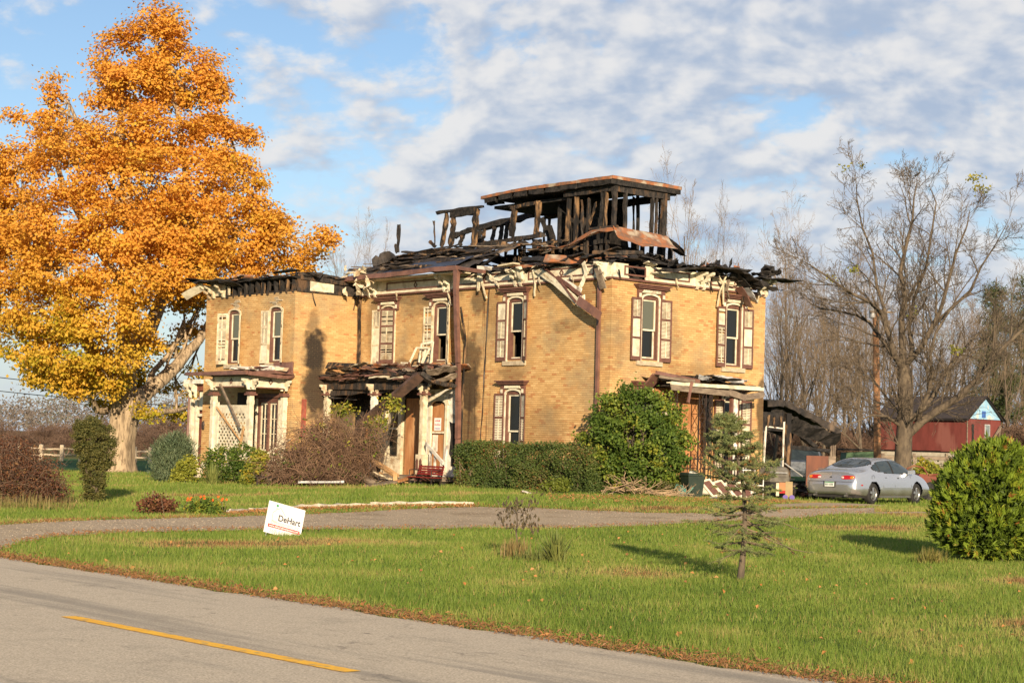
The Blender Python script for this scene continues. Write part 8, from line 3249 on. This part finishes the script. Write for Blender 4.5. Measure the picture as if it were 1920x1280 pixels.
# ------------------------------------------------------------------ red bench by the porch
def bench():
    RED = mat('red_bench_paint', (.22, .025, .022), (.15, .02, .018), 7, .5)
    Y = 56.2
    b = at(797, 912, Y); b[2] = float(gz(b[0], b[1]))
    t = thing('red_bench', b, HROT + R(90) + R(180), 'low dark red slatted bench on the grass before the porch steps', 'bench')
    L = 1.28
    for k in range(4):
        mb = MB()
        z = .36 + k * .075
        mb.box(-L / 2, L / 2, .16 + .02 * k, .185 + .02 * k, z, z + .06)
        mb.build('back_slat', RED, t)
    for k in range(4):
        mb = MB()
        mb.box(-L / 2, L / 2, -.24 + k * .10, -.16 + k * .10, .27, .295)
        mb.build('seat_slat', RED, t)
    for s in (-1, 1):
        mb = MB()
        x = s * (L / 2 - .08)
        mb.box(x - .02, x + .02, -.22, -.18, -.03, .268)
        mb.build('leg', IRON, t)
        mb = MB()
        mb.beam((x, .13, -.03), (x, .27, .68), .04, .04, up=(1, 0, 0))
        mb.build('leg', IRON, t)
        mb = MB()
        mb.box(x - .02, x + .02, -.22, .2, .235, .268)
        mb.build('seat_rail', IRON, t)
        mb = MB()
        mb.tube([(x, .2, .5), (x, .0, .52), (x, -.2, .50), (x, -.21, .28)], .016, 6)
        mb.build('armrest', IRON, t)


bench()


# ------------------------------------------------------------------ bin, panels, barbecue, cabinet
def wheelie_bin():
    DG = mat('dark_green_plastic', (.020, .032, .025), (.028, .04, .03), 5, .45)
    Y = 50.6
    b = at(1297, 947, Y); b[2] = float(gz(b[0], b[1]))
    t = thing('wheelie_bin', b, R(18), 'dark green wheelie bin standing beside the leaning shutters', 'bin')
    mb = MB()
    mb.hexa([(-.20, -.24, .02), (.20, -.24, .02), (.20, .20, .02), (-.20, .20, .02), (-.25, -.30, .62), (.25, -.30, .62), (.25, .26, .62), (-.25, .26, .62)])
    mb.build('body', DG, t)
    mb = MB()
    mb.hexa([(-.27, -.33, .62), (.27, -.33, .62), (.27, .29, .62), (-.27, .29, .62), (-.24, -.30, .68), (.24, -.30, .68), (.25, .29, .70), (-.25, .29, .70)])
    mb.build('lid', DG, t)
    mb = MB()
    mb.tube([(-.24, .32, .60), (.24, .32, .60)], .018, 8)
    mb.build('handle', DG, t)
    for s in (-1, 1):
        mb = MB()
        mb.tube([(s * .23, .18, .09), (s * .29, .18, .09)], .09, 14)
        mb.build('wheel', BLACKP, t)
    mb = MB()
    mb.lathe([(0, .03), (.10, .02), (.13, 0), (.13, -.03)], 12, (0, -.05, .72))
    mb.build('white_lid_bowl', WHITE, t)


wheelie_bin()


def leaning_panels():
    Y = 50.9
    spots = [((1312, 903), (1336, 946), .62), ((1334, 905), (1358, 947), .60), ((1356, 907), (1380, 946), .55), ((1376, 907), (1398, 943), .50)]
    labs = ['white and brown louvred shutter leaning on the bin, first from the bin', 'white and brown louvred shutter leaning outdoors, second from the wheelie bin',
            'white and brown louvred shutter leaning outdoors, third from the wheelie bin', 'white and brown louvred shutter leaning outdoors, farthest from the wheelie bin']
    for i, ((xt, yt), (xb, yb), w) in enumerate(spots):
        foot = at(xb, yb, Y - .05 + .10 * i)
        foot[2] = float(gz(foot[0], foot[1])) + .02
        top = at(xt, yt, Y + .35 + .10 * i)
        d = unit(top - foot)
        side = np.array([1.0, .15, .0])
        side = unit(side - d * side.dot(d))
        L = np.linalg.norm(top - foot)
        w = .34
        t = thing('leaning_shutter', foot, 0, labs[i], 'shutter', 'shutters leaning beside the bin')
        nr = np.cross(side, d)
        for k, m, dd in ((0, CREAM2, 0), (1, CREAM2, w - .06)):
            mb = MB()
            mb.beam(side * (dd + .03), d * L + side * (dd + .03), .06, .035, up=nr)
            mb.build('stile', m, t)
        for f in (0.02, .97):
            mb = MB()
            mb.beam(d * L * f + side * .06, d * L * f + side * (w - .06), .07, .03, up=nr)
            mb.build('rail', CREAM2, t)
        mb = MB()
        mb.beam(d * L * .05 + side * (w / 2) - nr * .004, d * L * .95 + side * (w / 2) - nr * .004, w - .12, .012, up=nr)
        mb.build('brown_panel', BROWN, t)


leaning_panels()


def barbecue():
    Y = 54.6
    b = at(1450, 940, Y); b[2] = float(gz(b[0], b[1]))
    t = thing('barbecue', b, R(35), 'black barbecue with a dusty grey domed lid beside the carport post', 'barbecue')
    CANV = mat('dusty_grey_lid', (.16, .145, .12), (.10, .09, .075), 5, .7)
    mb = MB()
    n = 9
    prof = [(.0, 0), (.02, .18), (.10, .27), (.25, .30), (.40, .27), (.48, .18), (.50, 0)]
    mb.prism([(y - .25, z + .68) for y, z in prof], 0, -.38, .38)
    mb.build('lid', CANV, t)
    mb = MB()
    mb.box(-.40, .40, -.26, .26, .52, .675)
    mb.build('firebox', CANV, t)
    mb = MB()
    mb.box(-.36, .36, -.24, .24, .05, .515)
    mb.build('cabinet', BLACKP, t)
    for s in (-1, 1):
        mb = MB()
        mb.box(s * .41, s * .66, -.22, .22, .60, .63)
        mb.build('side_shelf', BLACKP, t)
        mb = MB()
        mb.tube([(s * .3, -.2, .0), (s * .3, .2, .0)], .05, 8)
        mb.build('wheel', BLACKP, t)
    mb = MB()
    mb.tube([(-.25, -.31, .80), (.25, -.31, .80)], .015, 6)
    mb.build('handle', GREYMETAL, t)


barbecue()


def small_stuff():
    Y = 53.6
    def root(px, yy, nm, lab, cat, rz=0.0):
        b = at(px, yy, yy and Y)
        b = at(px, yy, Y); b[2] = float(gz(b[0], b[1]))
        return thing(nm, b, rz, lab, cat), b
    # bright toy house with wheels
    t, b = root(1466, 941, 'toy_cart', 'small toy cart in orange yellow and white beside the carport post', 'toy')
    OR, YE, PU = mat('toy_orange', (.36, .12, .025), (.28, .09, .02), 4, .4), mat('toy_yellow', (.26, .18, .07), (.2, .14, .05), 4, .4), mat('toy_purple', (.10, .05, .32), (.08, .04, .25), 4, .4)
    for nm, m, bx in (('front', OR, (-.10, .08, -.1, .0, .28, .52)), ('base', REDLENS, (-.10, .08, -.1, .02, .20, .275)), ('side', YE, (.085, .30, -.08, .02, .10, .55)), ('panel', CREAM, (-.19, -.105, -.08, .02, .12, .50))):
        mb = MB()
        mb.box(*bx)
        mb.build(nm, m, t)
    for x in (.08, .28):
        mb = MB()
        mb.tube([(x, -.12, .08), (x, -.04, .08)], .08, 12)
        mb.build('wheel', PU, t)
    # rusty metal cabinet
    Y2 = 58.5
    b = at(1535, 915, Y2); b[2] = float(gz(b[0], b[1]))
    t = thing('rusty_cabinet', b, HROT - R(48), 'rusty red brown metal cabinet under the carport', 'cabinet')
    RU = mat('rusty_red_metal', (.15, .05, .026), (.095, .034, .02), 3, .6, c3=(.19, .085, .045), s3=2, stretch=(1, 1, .3))
    mb = MB()
    mb.box(-.42, .28, -.3, .3, .1, 1.42)
    mb.build('body', RU, t)
    mb = MB()
    mb.box(.285, .52, -.3, .3, .1, 1.42)
    mb.build('side_panel', OLDWOOD, t)
    for z in (.72, 1.08):
        mb = MB()
        mb.box(.30, .50, -.315, -.301, z, z + .22)
        mb.build('drawer_front', mat('dull_beige_metal', (.30, .24, .18), (.22, .17, .13), 4, .6), t)
    for x in (-.38, .48):
        mb = MB()
        mb.box(x - .03, x + .03, -.27, .27, -.03, .099)
        mb.build('foot', IRON, t)
    mb = MB()
    mb.tube([(-.08, -.33, 1.0), (-.06, -.34, .3)], .008, 5)
    mb.build('rod', RAWWOOD, t)
    # heap of charred household goods
    b = at(1490, 935, 56.4); b[2] = float(gz(b[0], b[1]))
    t = thing('charred_goods_heap', b, 0, 'heap of charred household goods under the carport', 'rubble')
    for k in range(26):
        mb = MB()
        c = np.array([rng.uniform(-.5, .7), rng.uniform(-.4, .4), 0])
        c[2] = abs(rng.normal(0, .22)) * (1 - abs(c[0]) * .6) + .04
        d = rng.normal(0, 1, 3)
        mb.beam(c, c + d / np.linalg.norm(d) * rng.uniform(.12, .4), rng.uniform(.05, .22), rng.uniform(.03, .16), up=rng.normal(0, 1, 3), seg=2, jit=.02)
        mb.build('charred_piece', [CHAR, CHAR_D, OLDWOOD, CHAR_D, RU][k % 5], t)
    # white chair frame
    b = at(1412, 944, 51.6); b[2] = float(gz(b[0], b[1]))
    t = thing('white_chair_frame', b, R(25), 'white metal chair frame beside the spruce and the barbecue', 'chair')
    WM = mat('white_tube', (.75, .74, .72), (.66, .64, .6), 4, .5)
    for p, q, nm in (((-.2, -.2, 0), (-.2, -.2, .42), 'leg'), ((.2, -.2, 0), (.2, -.2, .62), 'leg'), ((-.2, .2, 0), (-.2, .25, .85), 'leg'), ((.2, .2, 0), (.2, .25, .85), 'leg'), ((-.2, -.2, .4), (.2, -.2, .4), 'seat_rail'), ((-.2, .22, .42), (.2, .22, .42), 'seat_rail'),
                     ((-.2, .25, .83), (.2, .25, .83), 'back_rail'), ((-.2, -.2, .4), (-.2, .22, .42), 'seat_rail'), ((.2, -.2, .4), (.2, .22, .42), 'seat_rail')):
        mb = MB()
        mb.tube([p, q], .016, 6)
        mb.build(nm, WM, t)
    # stick and green can near the bin
    mb = MB()
    g = at(1330, 950, 50.0); z = float(gz(g[0], g[1])) + .03
    mb.beam((g[0], g[1], z), (g[0] + .42, g[1] + .05, z), .04, .04)
    tag(mb.build('blue_stick', mat('blue_plastic', (.10, .22, .55), (.08, .18, .45), 4, .4)), 'blue plastic stick lying on the ground before the leaning shutters', 'stick')
    b = at(1278, 944, 50.2); b[2] = float(gz(b[0], b[1]))
    t = thing('watering_can', b, R(190), 'faded green watering can beside the wheelie bin', 'can')
    GR = mat('faded_green_plastic', (.07, .20, .16), (.05, .15, .12), 5, .5)
    mb = MB()
    mb.lathe([(0, 0), (.13, .0), (.14, .05), (.13, .24), (.09, .28)], 14)
    mb.build('body', GR, t, shade=True)
    mb = MB()
    mb.tube([(-.12, 0, .08), (-.26, 0, .22), (-.32, 0, .30)], [.03, .022, .03], 8)
    mb.build('spout', GR, t)
    mb = MB()
    mb.tube([(.12, 0, .08), (.22, 0, .20), (.16, 0, .36), (.0, 0, .33), (-.06, 0, .27)], .014, 6)
    mb.build('handle', GR, t)


small_stuff()


def rusty_machine():
    """old rusty farm machine seen behind the car's bonnet"""
    Y = 62.0
    b = at(1752, 930, Y); b[2] = float(gz(b[0], b[1]))
    t = thing('rusty_farm_machine', b, R(15), 'rusty red farm machine with bent steel frame beyond the bonnet of the car', 'machine')
    RR = mat('rusty_red_paint', (.17, .045, .028), (.11, .035, .022), 4, .6, c3=(.22, .10, .05), s3=2)
    mb = MB()
    mb.box(-.5, .7, -.35, .35, .35, .62)
    mb.build('hopper', RR, t)
    mb = MB()
    mb.hexa([(-.9, -.3, .6), (.0, -.3, .62), (.0, .3, .62), (-.9, .3, .6), (-.7, -.25, .95), (-.1, -.25, .90), (-.1, .25, .90), (-.7, .25, .95)])
    mb.build('hood', RR, t)
    mb = MB()
    mb.tube([(-1.2, -.2, .6), (-1.15, -.2, 1.12), (-.9, -.2, 1.22), (-.55, -.2, 1.16), (-.35, -.2, .9)], .03, 7)
    mb.build('frame', RR, t)
    mb = MB()
    mb.tube([(-.4, -.3, .92), (.2, -.3, .95), (.6, -.3, 1.05), (1.2, -.3, .98)], .03, 7)
    mb.tube([(-.1, -.3, .70), (.5, -.3, .68), (1.1, -.3, .72)], .025, 7)
    mb.build('boom', RR, t)
    for x in (-.35, .55):
        for s in (-1, 1):
            mb = MB()
            vs = [(x + r_ * math.cos(2 * math.pi * k / 18), s * .42 + d, .34 + r_ * math.sin(2 * math.pi * k / 18)) for r_, d in ((.0, -.05), (.30, -.06), (.35, 0), (.30, .06), (.0, .05)) for k in range(18)]
            mb.add(vs, [(i * 18 + k, i * 18 + (k + 1) % 18, (i + 1) * 18 + (k + 1) % 18, (i + 1) * 18 + k) for i in range(4) for k in range(18)])
            mb.build('wheel', BLACKP, t)


rusty_machine()


def green_tractor():
    Y = 84.0
    b = at(1614, 884, Y); b[2] = float(gz(b[0], b[1]))
    t = thing('green_container', b, R(8), 'dull green tank with dark framed lid behind the silver car', 'tank')
    GT = mat('dull_green_metal', (.05, .10, .05), (.07, .13, .06), 3, .6)
    mb = MB()
    mb.hexa([(-.9, -.4, .2), (.8, -.4, .2), (.8, .4, .2), (-.9, .4, .2), (-.85, -.4, .95), (.7, -.4, 1.05), (.7, .4, 1.05), (-.85, .4, .95)])
    mb.build('tank', GT, t)
    mb = MB()
    mb.box(-1.0, .95, -.45, .45, 1.06, 1.14)
    mb.build('lid', CHAR_D, t)
    for x in (-.7, .6):
        mb = MB()
        mb.box(x - .05, x + .05, -.35, .35, -.05, .199)
        mb.build('skid', IRON, t)


green_tractor()


# ------------------------------------------------------------------ planks and rubbish in the yard
def lying(name, lab, a, b_, w, t_, m, Ya, Yb, za=None, zb=None, cat='plank', up=(0, 0, 1), seg=3):
    p, q = at(*a, Ya), at(*b_, Yb)
    mb = MB()
    mb.beam((0, 0, 0), q - p, w, t_, up=up, seg=seg, jit=.006)
    o = mb.build(name, m)
    o.location = p
    return tag(o, lab, cat)


lying('fallen_plank', 'grey green plank slanting down from the vine heap', (637, 868), (699, 905), .22, .06, OLDWOOD, 56.6, 55.6, up=(0, -.4, .9))
lying('fallen_plank', 'orange brown plank slanting down beside the porch post', (697, 862), (744, 892), .18, .08, RAWWOOD, 57.4, 56.6, up=(0, -.4, .9))
lying('newel_post', 'short upright wooden newel stump at the porch steps', (741, 888), (742, 912), .14, .14, RAWWOOD, 56.5, 56.4, cat='post', up=(0, 1, 0))
lying('thin_rod', 'long thin pale rod poking out of the vine heap', (488, 858), (545, 823), .05, .05, CREAM, 55.2, 55.6, cat='rod')
lying('fallen_pipe', 'long pale pipe lying in the grass before the vine heap', (560, 903), (645, 903), .06, .06, GREYMETAL, 54.2, 54.3, cat='pipe')
lying('fallen_plank', 'wide weathered board lying before the porch steps', (690, 910), (738, 903), .35, .05, OLDWOOD, 55.0, 55.8)
lying('fallen_plank', 'orange board edge lying along the porch steps', (745, 902), (775, 893), .18, .06, PLY, 56.2, 57.0)
lying('torn_trim', 'scrap of red and white trim lying before the hedge', (978, 921), (1022, 927), .22, .04, BROWN, 49.6, 49.4, cat='scrap')
lying('torn_trim', 'narrow white scrap lying on the red trim before the hedge', (980, 920), (996, 925), .09, .03, WHITE, 49.4, 49.3, cat='scrap')


def iron_bed():
    b = at(510, 908, 54.6); b[2] = float(gz(b[0], b[1]))
    t = thing('iron_frame', b, R(8), 'low black iron frame lying in the grass before the vine heap', 'frame')
    for p, q, nm in (((-.5, 0, .28), (1.6, 0, .30), 'rail'), ((-.5, .5, .30), (1.4, .5, .36), 'rail'), ((-.5, 0, .28), (-.5, .5, .3), 'crossbar'), ((.3, 0, .29), (.3, .5, .32), 'crossbar'), ((1.2, 0, .30), (1.2, .5, .35), 'crossbar')):
        mb = MB()
        mb.tube([p, q], .018, 6)
        mb.build(nm, IRON, t)
    for x in (-.45, -.1, .3, .75, 1.2):
        for y in (0, .5):
            mb = MB()
            mb.tube([(x, y, .29), (x + .02, y, -.03)], .014, 5)
            mb.build('leg', IRON, t)


iron_bed()


def rubble_heap():
    b = at(712, 896, 57.0); b[2] = float(gz(b[0], b[1]))
    t = thing('rubble_heap', b, 0, 'pale heap of plaster and lath rubble at the porch steps', 'rubble')
    for k in range(40):
        c = np.array([rng.uniform(-.7, .8), rng.uniform(-.4, .4), 0])
        c[2] = abs(rng.normal(0, .13)) * (1 - abs(c[0]) * .5) + .02
        d = rng.normal(0, 1, 3) * np.array([1, 1, .25])
        mb = MB()
        mb.beam(c, c + d / np.linalg.norm(d) * rng.uniform(.15, .5), rng.uniform(.04, .16), rng.uniform(.02, .05), seg=2, jit=.01)
        mb.build('lath', [OLDWOOD, WHITE, CREAM, RAWWOOD, CHAR][k % 5], t)


rubble_heap()


def brush_pile():
    rg = np.random.default_rng(97)
    b = at(1190, 938, 49.6); b[2] = float(gz(b[0], b[1]))
    t = plant_root('brush_pile', b, 'pile of cut pale branches under the green bush', 'branches')
    segs = []
    P = dict(steps=[5, 4, 3], kids=[4, 3], ang=[40, 45], len=[.5, .5], wob=[.15, .2, .2], up=[-.02, -.02, 0], tip=[.3, .4, .5], rr=[.6, .6], rmin=.006)
    P['from'] = [.2, .2]
    for k in range(14):
        p = b + np.array([rg.uniform(-1.0, .9), rg.uniform(-.3, .3), rg.uniform(.02, .2)])
        d = unit(np.array([rg.choice([-1, 1]) * rg.uniform(.5, 1), rg.normal(0, .4), rg.uniform(0, .45)]))
        grow(segs, p, d, .022, rg.uniform(.6, 1.2), 0, P, rg)
    segs = [(np.array([s[0][0], s[0][1], max(s[0][2], b[2] + .01)]), np.array([s[1][0], s[1][1], max(s[1][2], b[2] + .01)]), s[2], s[3]) for s in segs]
    V, F = seg_mesh(segs, 5)
    raw_mesh('branches', V - b, F, mat('pale_dead_wood', (.38, .27, .16), (.25, .17, .10), 5, .85), t)
    # foot of the bush
    mb = MB()
    p, q = at(1196, 935, 51.2), at(1206, 895, 51.4)
    mb.tube([p, (p + q) / 2 + np.array([.03, 0, 0]), q], [.10, .08, .06], 9)
    o = mb.build('tree_stump', mat('cut_stump', (.42, .28, .15), (.28, .18, .1), 5, .85))
    tag(o, 'pale leaning stump at the foot of the green bush', 'stump')


brush_pile()


def bird():
    c = at(1719, 330, 66.2)
    t = thing('bird', c, R(30), 'small dark bird perched at the top of the bare tree', 'bird')
    mb = MB()
    prof = [(-.20, .004, -.02), (-.12, .018, -.01), (-.05, .045, .02), (.02, .055, .05), (.07, .045, .085), (.10, .034, .115), (.13, .034, .135), (.155, .026, .14), (.175, .008, .138), (.20, .002, .134)]
    n = 10
    vs = [(x, r_ * math.cos(2 * math.pi * k / n), z + r_ * math.sin(2 * math.pi * k / n)) for x, r_, z in prof for k in range(n)]
    mb.add(vs, [(i * n + k, i * n + (k + 1) % n, (i + 1) * n + (k + 1) % n, (i + 1) * n + k) for i in range(len(prof) - 1) for k in range(n)])
    mb.build('body', mat('dark_feathers', (.02, .019, .02), (.03, .028, .028), 5, .6), t, shade=True)


bird()
